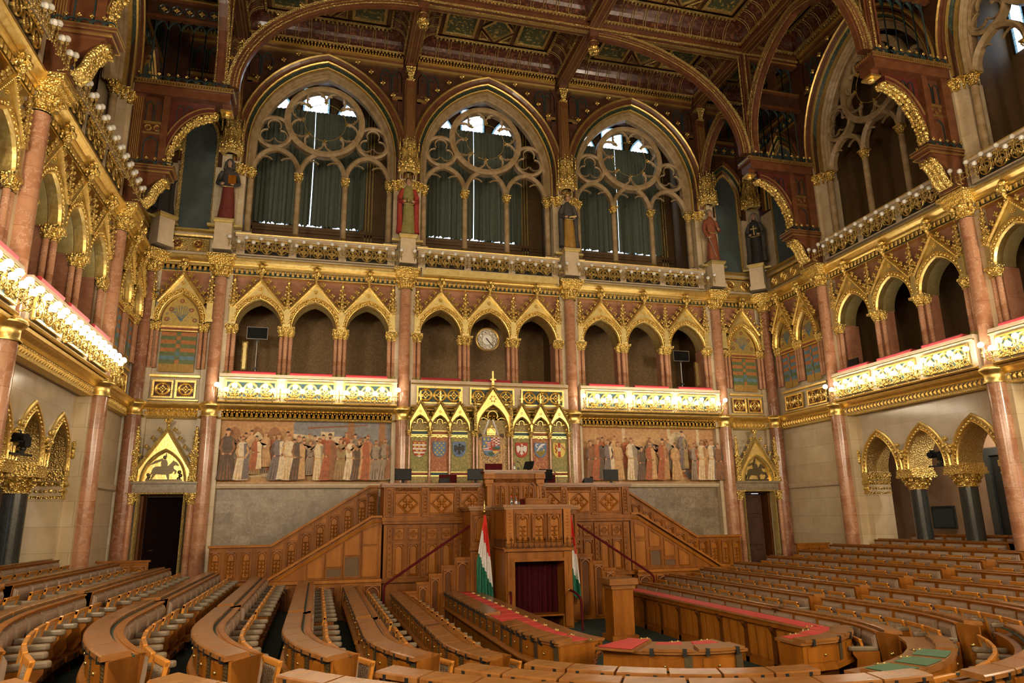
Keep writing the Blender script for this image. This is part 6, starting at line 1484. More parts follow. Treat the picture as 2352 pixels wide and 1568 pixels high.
m.tube([(cx, SY-.03, 3.13), (cx+.02, SY-.03, 3.22)], .012, 5); m.box(cx-.03, cx+.05, SY-.035, SY-.025, 3.17, 3.185, 0); m.prism([(cx-.14, 2.97), (cx+.14, 2.97), (cx+.08, 3.08), (cx, 3.11), (cx-.08, 3.08)], SY-.01, FY, 0); wobj(m, 'crown', ['gold', 'gold_pale'], th)
for sg in (-1, 1):                              # painted angels beside the great shield
    m = MB(); X = lambda x: cx+sg*x
    m.flat([(X(.33), 2.66), (X(.46), 2.72), (X(.50), 2.3), (X(.46), 1.9), (X(.52), 1.65), (X(.30), 1.62), (X(.28), 1.9), (X(.36), 2.2)][::-sg], FY-.012, 0)
    m.flat([(X(.40), 2.55), (X(.44), 2.55), (X(.44), 1.75), (X(.40), 1.75)][::-sg], FY-.014, 3); m.flat([(X(.30), 2.62), (X(.36), 2.66), (X(.40), 2.58), (X(.30), 2.50)][::-sg], FY-.015, 1)
    m.disc(X(.38), 2.83, .07, FY-.014, 1, 10); m.flat([(X(.30), 2.84), (X(.34), 2.94), (X(.46), 2.92), (X(.47), 2.80), (X(.44), 2.78)][::-sg], FY-.015, 2)
    for k in range(3): m.flat([(X(.26-.02*k), 2.90), (X(.29-.02*k), 2.90), (X(.10-.02*k), 3.42), (X(.08-.02*k), 3.42)][::-sg], FY-.016, 4)
    wobj(m, 'painted_angel', ['p_sand', 'skin', 'hair', 'p_olive', 'h_white'], th)
for x in COLX:
    m = MB(); m.lathe(x, 24.30, [(.045, 1.42), (.043, 2.80)], 10); c = wobj(m, 'colonnette', ['red_marble'], th)
    m = MB(); leaf_capital(m, x, 24.30, .05, 2.80, 3.0, 6, 0, .085); m.obj('capital', ['gold_relief'], c)
    m = MB(); m.lathe(x, 24.30, [(.07, 1.1), (.07, 1.32), (.055, 1.36), (.06, 1.40), (.045, 1.43)], 8); m.obj('base', ['red_marble'], c)
for i, cx in enumerate(NX):
    cen = i == 3
    hw, ah, zs, ga, gw = (.52, .86, 3.0, 4.46, .68) if cen else (.285, .46, 3.0, 3.90, .345)
    g = MB(); top = lambda x: ga-abs(x-cx)*((ga-(3.42 if cen else 3.28))/gw)
    p = [(cx-gw, 3.0)]+[(cx-hw, 3.0)]+pointed(hw, ah, 9, cx, 3.02)+[(cx+hw, 3.0), (cx+gw, 3.0)]
    g.spandrel([q for q in p], lambda x: max(top(x), 3.02), 24.22, 24.40, 0); g.obj('x', []) if False else None
    go = wobj(g, 'gable', ['gold'], th)
    m = MB(); m.sweep([(cx-gw-.04, top(cx-gw)-.06), (cx, ga+.04), (cx+gw+.04, top(cx+gw)-.06)], [(0, 24.35), (0, 24.16), (.03, 24.14), (.035, 24.22)], 0); m.sweep(p[1:-1], [(0, 24.30), (0, 24.19), (.035, 24.18), (.045, 24.24)], 0); m.obj('raking_molding', ['gold_fine'], go)
    m = MB()                                    # trefoil cusps
    for sg in (-1, 1):
        m.sweep(arc(cx+sg*hw*.62, 3.02+ah*.30, hw*.34, pi/2-sg*2.4, pi/2+sg*.9, 8)[::sg*-1], [(0, 24.34), (0, 24.30), (.022, 24.30), (.022, 24.34)], 0); m.ball((cx+sg*hw*.42, 24.31, 3.02+ah*.50), .026, 0, 6, 4)
    m.sweep(arc(cx, 3.02+ah*.60, hw*.36, -.5, pi+.5, 10), [(0, 24.34), (0, 24.30), (.022, 24.30), (.022, 24.34)], 0); m.obj('cusps', ['gold'], go)
    n = 7 if cen else 4
    for sg in (-1, 1):
        for k in range(n):
            f = (k+.5)/n; loc = (cx+sg*(gw*(1-f)+.05), 24.2, top(cx+gw)+(ga-top(cx+gw))*f+.06)
            if 'CK' not in globals(): m = MB(); crocket(m, 0, 0, 0, .045); CK = m.obj('crocket', ['gold_relief'], go, loc)
            else: twin(CK, go, loc)
    m = MB(); zt = ga+.02; s = 1.0 if not cen else 1.5
    m.ball((cx, 24.22, zt+.04*s), .055*s, 0, 8, 5); m.box(cx-.03*s, cx+.03*s, 24.20, 24.26, zt+.06, zt+.24*s); m.box(cx-.07*s, cx+.07*s, 24.17, 24.28, zt+.20*s, zt+.23*s); m.box(cx-.02*s, cx+.02*s, 24.21, 24.25, zt+.2*s, zt+.42*s); m.obj('finial', ['gold'], go)
    m = MB(); m.disc(cx, ga-.34 if cen else ga-.27, .14 if cen else .06, 24.215, 0, 14)
    for k in range(6): m.ball((cx+(.09 if cen else .035)*cos(k*pi/3), 24.21, (ga-.34 if cen else ga-.27)+(.09 if cen else .035)*sin(k*pi/3)), .035 if cen else .016, 0, 6, 4, 1, .5, 1)
    m.obj('rosette', ['gold'], go)
for sg in (-1, 1):
    m = MB(); m.box(sg*.64-.05, sg*.64+.05, 24.12, 24.3, 3.0, 3.62); m.prism([(sg*.64-.07, 3.60), (sg*.64+.07, 3.60), (sg*.64, 3.74)], 24.1, 24.3); m.lathe(sg*.64, 24.2, [(.05, 3.62), (.035, 4.08), (.06, 4.1), (.06, 4.13), (.02, 4.15), (.02, 4.32)], 8)
    for k in range(4): m.ball((sg*.64, 24.14, 3.72+.1*k), .03, 0, 5, 3); m.ball((sg*.64+.05, 24.18, 3.72+.1*k), .025, 0, 5, 3); m.ball((sg*.64-.05, 24.18, 3.72+.1*k), .025, 0, 5, 3)
    wobj(m, 'pinnacle', ['gold_relief'], th)

th.location.y -= .12
# ---------------------------------------------------------------- benches and seats
def in_view(x, y, z, mg=.06):
    d = Vector((x-CAMX, y, z)); f = d.dot(_F)
    if f < .5: return False
    u, v = d.dot(_R2)/f*1645.5/1176, d.dot(_U2)/f*1645.5/784
    return abs(u) < 1+mg and abs(v) < 1+mg
def line_path(y0, y1, n=6): return [((0, y0+(y1-y0)*i/n), (-1, 0)) for i in range(n+1)]
def arc_path(r, a0, a1, c=(0, YC)):
    n = max(2, int(abs(a1-a0)*r/.16)); return [((c[0]+r*cos(a0+(a1-a0)*i/n), c[1]+r*sin(a0+(a1-a0)*i/n)), (cos(a0+(a1-a0)*i/n), sin(a0+(a1-a0)*i/n))) for i in range(n+1)]
def plen(P): return [0]+[sum(((P[k+1][0][0]-P[k][0][0])**2+(P[k+1][0][1]-P[k][0][1])**2)**.5 for k in range(i+1)) for i in range(len(P)-1)]
def sub(P, s0, s1):
    """stretch of a path between two arc lengths"""
    L = plen(P)
    def at_(s):
        for k in range(len(P)-1):
            if s <= L[k+1]+1e-6: f = (s-L[k])/(L[k+1]-L[k]); break
        a, b = P[k], P[k+1]; nx, ny = a[1][0]*(1-f)+b[1][0]*f, a[1][1]*(1-f)+b[1][1]*f; l = (nx*nx+ny*ny)**.5
        return ((a[0][0]*(1-f)+b[0][0]*f, a[0][1]*(1-f)+b[0][1]*f), (nx/l, ny/l))
    return [at_(s0)]+[P[k] for k in range(len(P)) if s0+1e-4 < L[k] < s1-1e-4]+[at_(s1)]
def loft(m, P, prof, mi=0, sm=False):
    """closed profile of (outward, z) points carried along a plan path"""
    k = len(prof); vs = [(p[0]+n[0]*o, p[1]+n[1]*o, z) for p, n in P for o, z in prof]; fs = []
    for i in range(len(P)-1):
        for t in range(k): u = (t+1) % k; fs.append((i*k+t, i*k+u, (i+1)*k+u, (i+1)*k+t))
    fs += [tuple(range(k-1, -1, -1)), tuple((len(P)-1)*k+t for t in range(k))]
    m.add(vs, fs, mi, sm)
BODY = [(-.05, .50), (-.04, .88), (-.24, .91), (-.32, .922), (-.355, .92), (-.36, .90), (-.31, .40), (-.31, 0), (-.22, 0), (-.22, .48)]
LIP = [(-.22, .44), (.02, .46), (.045, .49), (.03, .53), (-.05, .54), (-.06, .50)]
TOPR = [(-.31, .905), (-.385, .905), (-.39, .925), (-.375, .932), (-.31, .932)]
def make_bench(P, name='bench_row', pitch=.68, lids=True, pads=True, drawers=True, parent=None, z=0.0, low=0.0):
    """curved or straight bench: desk lids and drawers outside, padded backrest inside"""
    pr = lambda q: [(o, zz+z) for o, zz in q]
    dn = lambda q: [(o, zz-(low if zz > .85 and o < -.22 else 0)) for o, zz in q]
    m = MB(); loft(m, P, pr(dn(BODY)), 0); loft(m, P, pr(LIP), 0); loft(m, P, pr(dn(TOPR)), 0); loft(m, P, pr([(-.245, .90), (-.275, .90), (-.275, .922), (-.245, .918)]), 1)
    L = plen(P)[-1]; n = max(1, round(L/pitch)); w = L/n
    for i in range(1, n*2):
        q = sub(P, i*w/2-.015, i*w/2+.015); loft(m, q, pr([(-.23, .05), (-.205, .05), (-.205, .47), (-.23, .47)]), 0)
    for e in (0, 1):
        q = sub(P, 0, .03) if e == 0 else sub(P, L-.03, L); loft(m, q, pr(dn([(-.03, 0), (-.02, .88), (-.24, .92), (-.37, .93), (-.31, .40), (-.31, 0)])), 0)
        (x, y), (nx, ny) = q[-1 if e else 0]; m.ball((x-nx*.17, y-ny*.17, z+.60), .035, 2, 10, 5)
    root = m.obj(name, ['oak', 'dark_green_felt', 'brass'])
    for i in range(n):
        a, b = i*w+.016, (i+1)*w-.016; q = sub(P, a, b)
        if lids:
            m = MB(); loft(m, q, pr([(.03, .885), (.03, .93), (.015, .945), (-.225, .965), (-.24, .955), (-.24, .90)]), 0)
            for s in (a+.14, b-.14): loft(m, sub(P, s-.022, s+.022), pr([(-.04, .84), (.034, .85), (.036, .922), (.02, .934), (-.04, .934)]), 1)
            m.obj('desk_lid', ['oak_top', 'black_metal'], root)
        if pads and low == 0:
            c = sub(P, a+.055, b-.055); m = MB()
            k0 = [(-.335, .50), (-.375, .53), (-.40, .70), (-.407, .83), (-.397, .868), (-.36, .88)]
            loft(m, c, pr(k0), 0, False); d = sub(P, a+.085, b-.085); loft(m, d, pr([(-.36, .52), (-.395, .55), (-.418, .70), (-.424, .815), (-.412, .845), (-.38, .858)]), 0, False); m.obj('backrest_pad', ['leather'], root)
        if drawers:
            m = MB(); c = sub(P, a+.03, b-.17); loft(m, c, pr([(-.06, .58), (-.025, .58), (-.018, .60), (-.012, .82), (-.02, .84), (-.06, .84)]), 0)
            s = (a+b-.14)/2; k = sub(P, s-.02, s+.02); (x, y), (nx, ny) = k[0]; m.ball((x-nx*.01, y-ny*.01, z+.72), .022, 1, 7, 4); m.obj('drawer', ['oak', 'brass'], root)
            m = MB(); c = sub(P, b-.145, b-.035); loft(m, c, pr([(-.06, .56), (-.022, .56), (-.018, .85), (-.06, .85)]), 0)
            for j in range(6): loft(m, c, pr([(-.03, .59+.035*j), (-.012, .59+.035*j), (-.012, .60+.035*j), (-.03, .60+.035*j)]), 1)
            loft(m, c, pr([(-.03, .80), (-.010, .80), (-.010, .815), (-.03, .815)]), 1); m.obj('speaker_grille', ['brass_dark', 'brass'], root)
    return root, [(sub(P, (i+.5)*w-.01, (i+.5)*w+.01)[0]) for i in range(n)], w
def make_seat():
    m = MB(); ti = .18
    def bar(y0, y1, z0, z1, d=.045): m.add([(x+z*ti, y, z) for z in (z0, z1) for y in (y0, y1) for x in (.10, .10+d)], [(0, 1, 3, 2), (4, 6, 7, 5), (0, 4, 5, 1), (2, 3, 7, 6), (0, 2, 6, 4), (1, 5, 7, 3)], 0)
    bar(-.25, -.195, .28, .80); bar(.195, .25, .28, .80); bar(-.25, .25, .745, .81, .05); bar(-.25, .25, .28, .35)
    o = m.obj('folding_seat', ['seat_wood'], bevel=.008); tag(o, '', 'seat')
    m = MB(); m.add([(.115+.35*ti, -.20, .35), (.115+.35*ti, .20, .35), (.115+.75*ti, .20, .75), (.115+.75*ti, -.20, .75)], [(0, 1, 2, 3)], 0); m.add([(.125+.35*ti, -.20, .35), (.125+.35*ti, .20, .35), (.125+.75*ti, .20, .75), (.125+.75*ti, -.20, .75)], [(0, 1, 2, 3)], 0); m.obj('mesh_panel', ['rattan'], o)
    m = MB(); m.hprism([(.06, .30), (.06, .375), (.46, .385), (.50, .365), (.505, .335), (.50, .31), (.46, .29)][::-1], .645, .715); m.obj('armrest', ['arm_leather'], o, bevel=.02)
    m = MB(); m.prism([(.03, 0), (.30, 0), (.26, .16), (.30, .26), (.40, .40), (.38, .52), (.44, .60), (.44, .645), (.03, .645)], .32, .355, 0); m.obj('arm_support', ['oak'], o)
    m = MB(); m.box(.04, .40, -.24, .30, .20, .28, 0); m.box(.16, .24, .05, .25, .13, .21, 1); m.box(.36, .405, .06, .18, .22, .27, 1); m.obj('seat_base', ['oak', 'black_metal'], o)
    return o
PSE = Placer(make_seat)
NSEAT = [0]
def seat(x, y, z, ang, label):
    if not in_view(x, y, z+.7): return
    NSEAT[0] += 1; PSE.put((x, y, z), ang, label, 'flip up seats')
ROWN = ['front', 'second', 'third', 'fourth', 'fifth', 'sixth', 'seventh', 'eighth', 'ninth', 'tenth']
def straight(): return [((0, -3.42+6.84*i/2), (-1, 0)) for i in range(3)]
FAR = {}
def make_far():
    r, spots, w = make_bench(straight()); FAR['spots'] = spots; tag(r, '', 'bench'); return r
PFB = Placer(make_far)
for i in range(1, 8):
    zf = row_floor(i); r = RX[i]; yc = 17.52 if i > 1 else 16.9
    for sg, sd in ((-1, 'left'), (1, 'right')):
        PFB.put((sg*r, yc, zf), 0 if sg < 0 else pi, 'long straight oak bench, %s row from the middle on the %s, by the rostrum' % (ROWN[i-1], sd), 'straight bench rows')
        for k in range(10):
            y = -3.42+6.84*(k+.5)/10
            yy = yc+y*(1 if sg < 0 else -1); j = 10-k if sg < 0 else k+1
            seat(sg*(r-.35), yy, zf, 0 if sg < 0 else pi, 'flip-up seat, %s from the end wall, %s straight row on the %s' % (ORD[j-1], ROWN[i-1], sd))
def make_short():
    r, s, w = make_bench([((0, -2.4+4.8*i/2), (-1, 0)) for i in range(3)]); tag(r, '', 'bench'); return r
PSB = Placer(make_short)
for i, (yc, zf, sides) in {8: (17.85, row_floor(8), (-1, 1)), 9: (17.6, -1.57, (1,))}.items():
    for sg in sides:
        sd = 'left' if sg < 0 else 'right'
        PSB.put((sg*RX[i], yc, zf), 0 if sg < 0 else pi, 'short oak bench %s the arcade columns on the %s' % ('in front of' if i == 8 else 'behind', sd), 'short bench rows')
        for k in range(7):
            y = yc+(-2.4+4.8*(k+.5)/7)*(1 if sg < 0 else -1); j = 7-k if sg < 0 else k+1
            if i == 8: seat(sg*(RX[i]-.35), y, zf, 0 if sg < 0 else pi, 'flip-up seat, %s from the end wall, short row by the %s arcade' % (ORD[j-1], sd))
D2 = pi/180
for i in range(1, 8):                                   # nearer blocks, straight then bending round
    zf = row_floor(i); r = RX[i]
    for sg, sd in ((-1, 'left'), (1, 'right')):
        A = arc_path(r, pi, (180+26)*D2) if sg < 0 else arc_path(r, -26*D2, 0)
        ST = [((sg*r, y), (sg, 0)) for y in (13.72, 12.8)]
        P = ST+A if sg < 0 else A+ST[::-1]
        if sg > 0 and i > 6: continue
        b, spots, w = make_bench(P, z=zf); tag(b, 'curved oak bench, %s row from the middle, near block on the %s' % (ROWN[i-1], sd), 'bench', 'curved bench rows')
        for k, ((x, y), (nx, ny)) in enumerate(spots if sg < 0 else spots[::-1]):
            seat(x-nx*.35, y-ny*.35, zf, atan2(-ny, -nx), 'flip-up seat, %s from the cross gap, %s curved row on the %s' % (ORD[k], ROWN[i-1], sd))
for i, (a0, a1) in {1: (-144, -86), 2: (-144, -82), 3: (-144, -98), 4: (-144, -118), 5: (-144, -126), 6: (-144, -132)}.items():      # blocks across the near end
    P = arc_path(RX[i]+(.12 if i > 1 else 0), a0*D2, a1*D2)
    b, spots, w = make_bench(P, z=row_floor(i), pitch=.66, pads=False, low=.09); tag(b, 'curved oak bench in the foreground, %s row behind the low red topped table' % ROWN[i-1], 'bench', 'foreground bench rows')
    for k, ((x, y), (nx, ny)) in enumerate(spots):
        if i == 2 and k in (1, 2): seat(x-nx*.35, y-ny*.35, row_floor(i), atan2(-ny, -nx), 'flip-up seat, %s from the left, second foreground row' % ORD[k])
for i, a0, a1 in ((2, -78, -30), (3, -74, -40)):
    P = arc_path(RX[i]+.42, a0*D2, a1*D2)
    b, spots, w = make_bench(P, z=row_floor(i), pitch=.66, pads=False, low=.09); tag(b, 'curved oak bench in the right foreground, %s row behind the green topped desk' % ('first', 'next')[i-2], 'bench', 'foreground bench rows')
    for k, ((x, y), (nx, ny)) in enumerate(spots): seat(x-nx*.35, y-ny*.35, row_floor(i), atan2(-ny, -nx), 'flip-up seat, %s from the left, %s row behind the green topped desk' % (ORD[k], ('first', 'next')[i-2]))
# ---- ministers' desk on the left, red blotters
def blot(m, a, b, c, d, z, mi):
    m.add([(*p, z) for p in (a, b, c, d)], [(0, 1, 2, 3)], mi)
TOPZ = .88
md = thing('minister_desk', 'long oak double desk with a row of red blotters on top, left of centre', 'desk', (-1.9, 16.2, -2.75))
def strip_path(x, y0, y1): return [((x, y1), (-1, 0)), ((x, y0), (-1, 0))]
m = MB()
P = [((-2.30, 20.28), (-1, 0)), ((-2.30, 13.6), (-1, 0)), ((-2.28, 12.6), (-.99, -.08)), ((-2.16, 11.75), (-.96, -.26)), ((-2.02, 11.35), (-.93, -.36))]
bz = -2.75
loft(m, P, [(-.04, bz+.50), (-.03, bz+TOPZ-.04), (-.92, bz+TOPZ-.04), (-.92, bz+TOPZ-.12), (-.78, bz+TOPZ-.16), (-.70, bz+.55), (-.70, bz), (-.30, bz), (-.30, bz+.48)], 0)
loft(m, P, [(-.30, bz+.44), (.03, bz+.46), (.05, bz+.50), (-.04, bz+.54)], 0); wobj(m, 'desk_body', ['oak'], md)
m = MB(); loft(m, P, [(.0, bz+TOPZ-.05), (.0, bz+TOPZ), (-.95, bz+TOPZ), (-.98, bz+TOPZ-.02), (-.95, bz+TOPZ-.05)], 0); wobj(m, 'desk_top', ['oak_top'], md)
L = plen(P)[-1]; n = 14; w = L/n
for i in range(n):
    a, b = i*w+.02, (i+1)*w-.02
    if i != 8 and i != 9:
        q = sub(P, a, b); m = MB(); loft(m, q, [(.04, bz+TOPZ), (.04, bz+TOPZ+.03), (-.28, bz+TOPZ+.065), (-.30, bz+TOPZ+.055), (-.30, bz+TOPZ)], 0)
        for s in (a+.12, b-.12): loft(m, sub(P, s-.02, s+.02), [(-.03, bz+TOPZ-.10), (.045, bz+TOPZ-.06), (.047, bz+TOPZ+.034), (-.03, bz+TOPZ+.036)], 1)
        wobj(m, 'desk_lid', ['oak_top', 'black_metal'], md)
    q = sub(P, a+.03, b-.03); m = MB(); big = i in (8, 9)
    loft(m, q, [(-.33 if not big else -.06, bz+TOPZ), (-.33 if not big else -.06, bz+TOPZ+.006), (-.66, bz+TOPZ+.006), (-.66, bz+TOPZ)], 0); wobj(m, 'red_blotter', ['red_blotter'], md)
    (x, y), (nx, ny) = sub(P, b-.14, b-.10)[0]; m = MB(); m.box(x-nx*.68-.05, x-nx*.68+.05, y-.03, y+.03, bz+TOPZ, bz+TOPZ+.012, 0); m.ball((x-nx*.68, y, bz+TOPZ+.015), .016, 0, 6, 4); wobj(m, 'inkwell', ['brass'], md)
    m = MB(); c = sub(P, a+.03, b-.16); loft(m, c, [(-.05, bz+.58), (-.015, bz+.58), (-.008, bz+.78), (-.05, bz+.80)], 0); (x, y), (nx, ny) = sub(P, (a+b-.13)/2-.01, (a+b-.13)/2+.01)[0]; m.ball((x, y, bz+.69), .022, 1, 6, 4); wobj(m, 'drawer', ['oak', 'brass'], md)
    m = MB(); c = sub(P, b-.13, b-.03); loft(m, c, [(-.05, bz+.56), (-.012, bz+.56), (-.010, bz+.81), (-.05, bz+.81)], 0); wobj(m, 'speaker_grille', ['brass_dark'], md)
(x, y), (nx, ny) = P[-1]; m = MB(); m.tube([(x-nx*.80, y-ny*.8, bz+.80), (x-nx*.86, y-ny*.86, bz+.68), (x-nx*.76, y-ny*.76, bz+.60), (x-nx*.72, y-ny*.72, bz+.45)], [.05, .06, .05, .03], 8); wobj(m, 'carved_bracket', ['oak_relief'], md)
# ---- long red desk on the right
rdk = thing('red_top_desk', 'long straight oak desk with a red cloth strip on top, right of the lectern', 'desk', (2.7, 15.3, -2.75))
P = [((2.92, 11.5), (1, 0)), ((2.92, 19.2), (1, 0))]
m = MB(); loft(m, P, [(-.02, bz+.45), (0, bz+TOPZ-.03), (-.42, bz+TOPZ-.03), (-.42, bz+TOPZ-.12), (-.34, bz+TOPZ-.14), (-.30, bz), (-.12, bz), (-.12, bz+.42)], 0)
loft(m, P, [(-.30, bz), (-.36, bz), (-.36, bz+.10), (-.30, bz+.13)], 0); wobj(m, 'desk_body', ['oak'], rdk)
for i in range(24):
    q = sub(P, .06+.32*i, .06+.32*i+.26); m = MB(); loft(m, q, [(-.325, bz+.16), (-.315, bz+.16), (-.325, bz+.70), (-.345, bz+.70)], 0); wobj(m, 'front_panel', ['oak_light'], rdk)
for i in range(9):
    y = 11.6+.93*i; m = MB(); m.prism([(2.62, bz+.30), (2.60, bz+.55), (2.50, bz+.70), (2.48, bz+.78), (2.62, bz+.78)][::-1], y-.05, y+.05, 0); m.ball((2.52, y, bz+.72), .05, 0, 6, 4); m.box(2.56, 2.62, y-.06, y+.06, bz, bz+.75, 0); wobj(m, 'carved_bracket', ['oak_dark'], rdk)
m = MB(); loft(m, P, [(.03, bz+TOPZ-.03), (.03, bz+TOPZ), (-.45, bz+TOPZ), (-.46, bz+TOPZ-.03)], 0); wobj(m, 'desk_top', ['oak_top'], rdk)
m = MB(); loft(m, P, [(-.02, bz+TOPZ), (-.02, bz+TOPZ+.006), (-.39, bz+TOPZ+.006), (-.39, bz+TOPZ)], 0); wobj(m, 'red_cloth', ['red_blotter'], rdk)
# ---- small curved tables
def arc_table(name, label, inner, outer, zf, blots, lids, mat_b, folded=None, top=TOPZ):
    """table between two plan curves; station = 0..1 along them"""
    t = thing(name, label, 'table', ((inner[0][0]+outer[-1][0])/2, (inner[0][1]+outer[-1][1])/2, zf))
    def ev(C, f):
        k = f*(len(C)-1); i = min(int(k), len(C)-2); g = k-i
        return Vector((C[i][0]*(1-g)+C[i+1][0]*g, C[i][1]*(1-g)+C[i+1][1]*g))
    def pt(f, v): a, b = ev(inner, f), ev(outer, f); return a.lerp(b, v)
    def slab(m, f0, f1, v0, v1, z0, z1, mi, n=6):
        A = [pt(f0+(f1-f0)*i/n, v0) for i in range(n+1)]; B = [pt(f0+(f1-f0)*i/n, v1) for i in range(n+1)]
        m.hprism([(p.x, p.y) for p in B+A[::-1]], z0, z1, mi)
    m = MB(); slab(m, .03, .97, .12, .94, zf+.50, zf+top-.04, 0); slab(m, .05, .95, .2, .62, zf, zf+.5, 0); slab(m, .02, .98, .10, .98, zf+.46, zf+.52, 0); wobj(m, 'table_body', ['oak'], t)
    m = MB(); slab(m, 0, 1, 0, 1, zf+top-.04, zf+top, 0); wobj(m, 'table_top', ['oak_top'], t)
    for f0, f1, v0, v1, up in blots:
        if up: m = MB(); slab(m, f0-.015, f1+.015, v0-.05, v1+.06, zf+top, zf+top+.03, 0); wobj(m, 'open_lid', ['oak_top'], t)
        m = MB(); slab(m, f0, f1, v0, v1, zf+top+up, zf+top+up+.006, 0); wobj(m, 'blotter', [mat_b], t)
        c = pt(f0+(f1-f0)*.72, v0-.02); m = MB(); m.box(c.x-.09, c.x+.09, c.y-.03, c.y+.03, zf+top+up, zf+top+up+.010); m.ball((c.x-.05, c.y, zf+top+up+.012), .016, 0, 6, 4); m.ball((c.x+.05, c.y, zf+top+up+.012), .016, 0, 6, 4); wobj(m, 'inkwell', ['brass'], t)
    for f0, f1 in lids:
        m = MB(); slab(m, f0, f1, .58, 1.02, zf+top, zf+top+.04, 0)
        for f in (f0+(f1-f0)*.18, f0+(f1-f0)*.82): slab(m, f-.012, f+.012, .97, 1.035, zf+top-.06, zf+top+.045, 1, 1)
        wobj(m, 'desk_lid', ['oak_top', 'black_metal'], t)
        m = MB(); slab(m, f0+.03, f1-.08, .90, .955, zf+.58, zf+.78, 0); c = pt((f0+f1-.05)/2, .96); m.ball((c.x, c.y, zf+.68), .022, 1, 6, 4); wobj(m, 'drawer', ['oak', 'brass'], t)
        m = MB(); slab(m, f1-.06, f1-.01, .90, .96, zf+.56, zf+.82, 0, 2); wobj(m, 'speaker_grille', ['brass_dark'], t)
    return t
cp = lambda r, a0, a1, n=12: [(r*cos((a0+(a1-a0)*i/n)*D2), YC+r*sin((a0+(a1-a0)*i/n)*D2)) for i in range(n+1)]
arc_table('clerk_table', 'low curved oak table with red blotters in the middle of the foreground', cp(1.02, -146, -66), cp(1.92, -146, -76), -2.75, ((.03, .25, .05, 1.08, .035), (.34, .58, .06, .50, 0), (.68, .93, .06, .50, 0)), ((.31, .62), (.65, .97)), 'red_blotter')
arc_table('end_table', 'curved oak table with three red blotters and a drawer front, right of centre', [(1.40, 10.75), (1.95, 10.98), (2.42, 11.32), (2.72, 11.70)], [(1.42, 10.12), (2.12, 10.22), (2.80, 10.66), (3.22, 11.20)], -2.75, ((.08, .34, .06, .50, 0), (.40, .64, .06, .50, 0), (.70, .95, .06, .50, 0)), ((.04, .48), (.52, .97)), 'red_blotter')
arc_table('green_top_desk', 'curved oak desk with three green blotters in the right foreground', cp(3.68, -79, -28, 16), cp(4.30, -79, -28, 16), row_floor(1), ((.055, .20, .26, .90, .035), (.25, .395, .26, .90, .035), (.445, .595, .26, .90, .035)), ((.66, .81), (.83, .98)), 'green_blotter')
# low oak screens by the doorways
for sg, sd in ((-1, 'left'), (1, 'right')):
    zf = row_floor(6)+.1
    t = thing('oak_screen', 'low oak screen with pointed panels beside the %s doorway' % sd, 'screen', (sg*10.7, 22.0, zf))
    m = MB(); m.box(-.62, .62, 0, .08, -.6, .95, 0); m.box(-.66, .66, -.03, .11, .95, 1.0, 0); m.obj('frame', ['oak'], t)
    for x in (-.42, 0, .42): m = MB(); lancet(m, x-.18, x+.18, .15, .85, -.005, 0, 1); m.obj('carved_panel', ['oak', 'oak_light'], t)
# ---------------------------------------------------------------- lower arcade in the side walls
def make_arcade_arch():
    t = thing('gilded_arch', '', 'arch')
    p = [(-.66, 1.36)]+pointed(.66, 1.07, 10, 0, 1.40)+[(.66, 1.36)]
    m = MB(); m.sweep(p, [(0, .35), (0, .28), (.03, .25), (.05, .28)], 0); m.sweep(p, [(.05, .28), (.15, .30)], 1); m.sweep(p, [(.15, .30), (.17, .26), (.21, .25), (.24, .28), (.24, .40)], 0)
    for i in range(1, 26):
        f = i*(len(p)-1)/26; j = int(f); g = f-j; x = p[j][0]+(p[j+1][0]-p[j][0])*g; z = p[j][1]+(p[j+1][1]-p[j][1])*g; l = sqrt(x*x+(z-1.3)**2); m.ball((x+x/l*.10, .28, z+(z-1.3)/l*.10), .038, 0, 6, 4)
    m.obj('arch_molding', ['gold', 'gold_dark'], t)
    return t
PAA = Placer(make_arcade_arch)
def make_black_column():
    t = thing('granite_column', '', 'column')
    m = MB(); m.lathe(0, .83, [(.25, -1.75), (.245, .74)], 20); m.obj('shaft', ['granite'], t)
    m = MB(); leaf_capital(m, 0, .83, .235, .74, 1.14, 8, 0, .33); m.box(-.36, .36, .38, 1.28, 1.10, 1.17); m.box(-.32, .32, .38, 1.28, 1.17, 1.30, 0); m.box(-.27, .27, .37, 1.27, 1.28, 1.42); m.obj('capital', ['gold_relief'], t)
    m = MB(); [m.ball((.05*cos(a), .33, 1.75+.17*a/3), .09, 0, 7, 5, 1, .7, 1.2) for a in range(4)]; m.ball((0, .28, 2.12), .08, 0, 7, 5); m.ball((-.12, .3, 1.9), .06); m.ball((.12, .3, 1.9), .06); m.obj('corbel_figure', ['gold_relief'], t)
    return t
PBC = Placer(make_black_column)
def make_respond():
    t = thing('gilded_corbel', '', 'corbel')
    m = MB(); m.box(-.30, .30, .34, 1.27, 1.22, 1.38); m.box(-.27, .27, .36, 1.26, 1.12, 1.22); m.box(-.22, .22, .38, 1.25, .72, 1.14); m.box(-.26, .26, .36, 1.26, .68, .74)
    for i in range(5):
        for y in (.36,): m.ball((-.2+.1*i, y, 1.04), .07, 0, 6, 4); m.ball((-.16+.08*i, y+.02, .86), .06, 0, 6, 4)
    for i in range(8):
        for x in (-.24, .24): m.ball((x, .42+.11*i, 1.04), .07, 0, 6, 4); m.ball((x*.95, .42+.11*i, .86), .05, 0, 6, 4)
    m.obj('leafwork', ['gold_relief'], t)
    m = MB(); [m.ball((0, .32, 1.75+.1*a), .075, 0, 7, 5, 1, .7, 1.2) for a in range(4)]; m.obj('bracket_figure', ['gold_relief'], t)
    return t
PRS = Placer(make_respond)
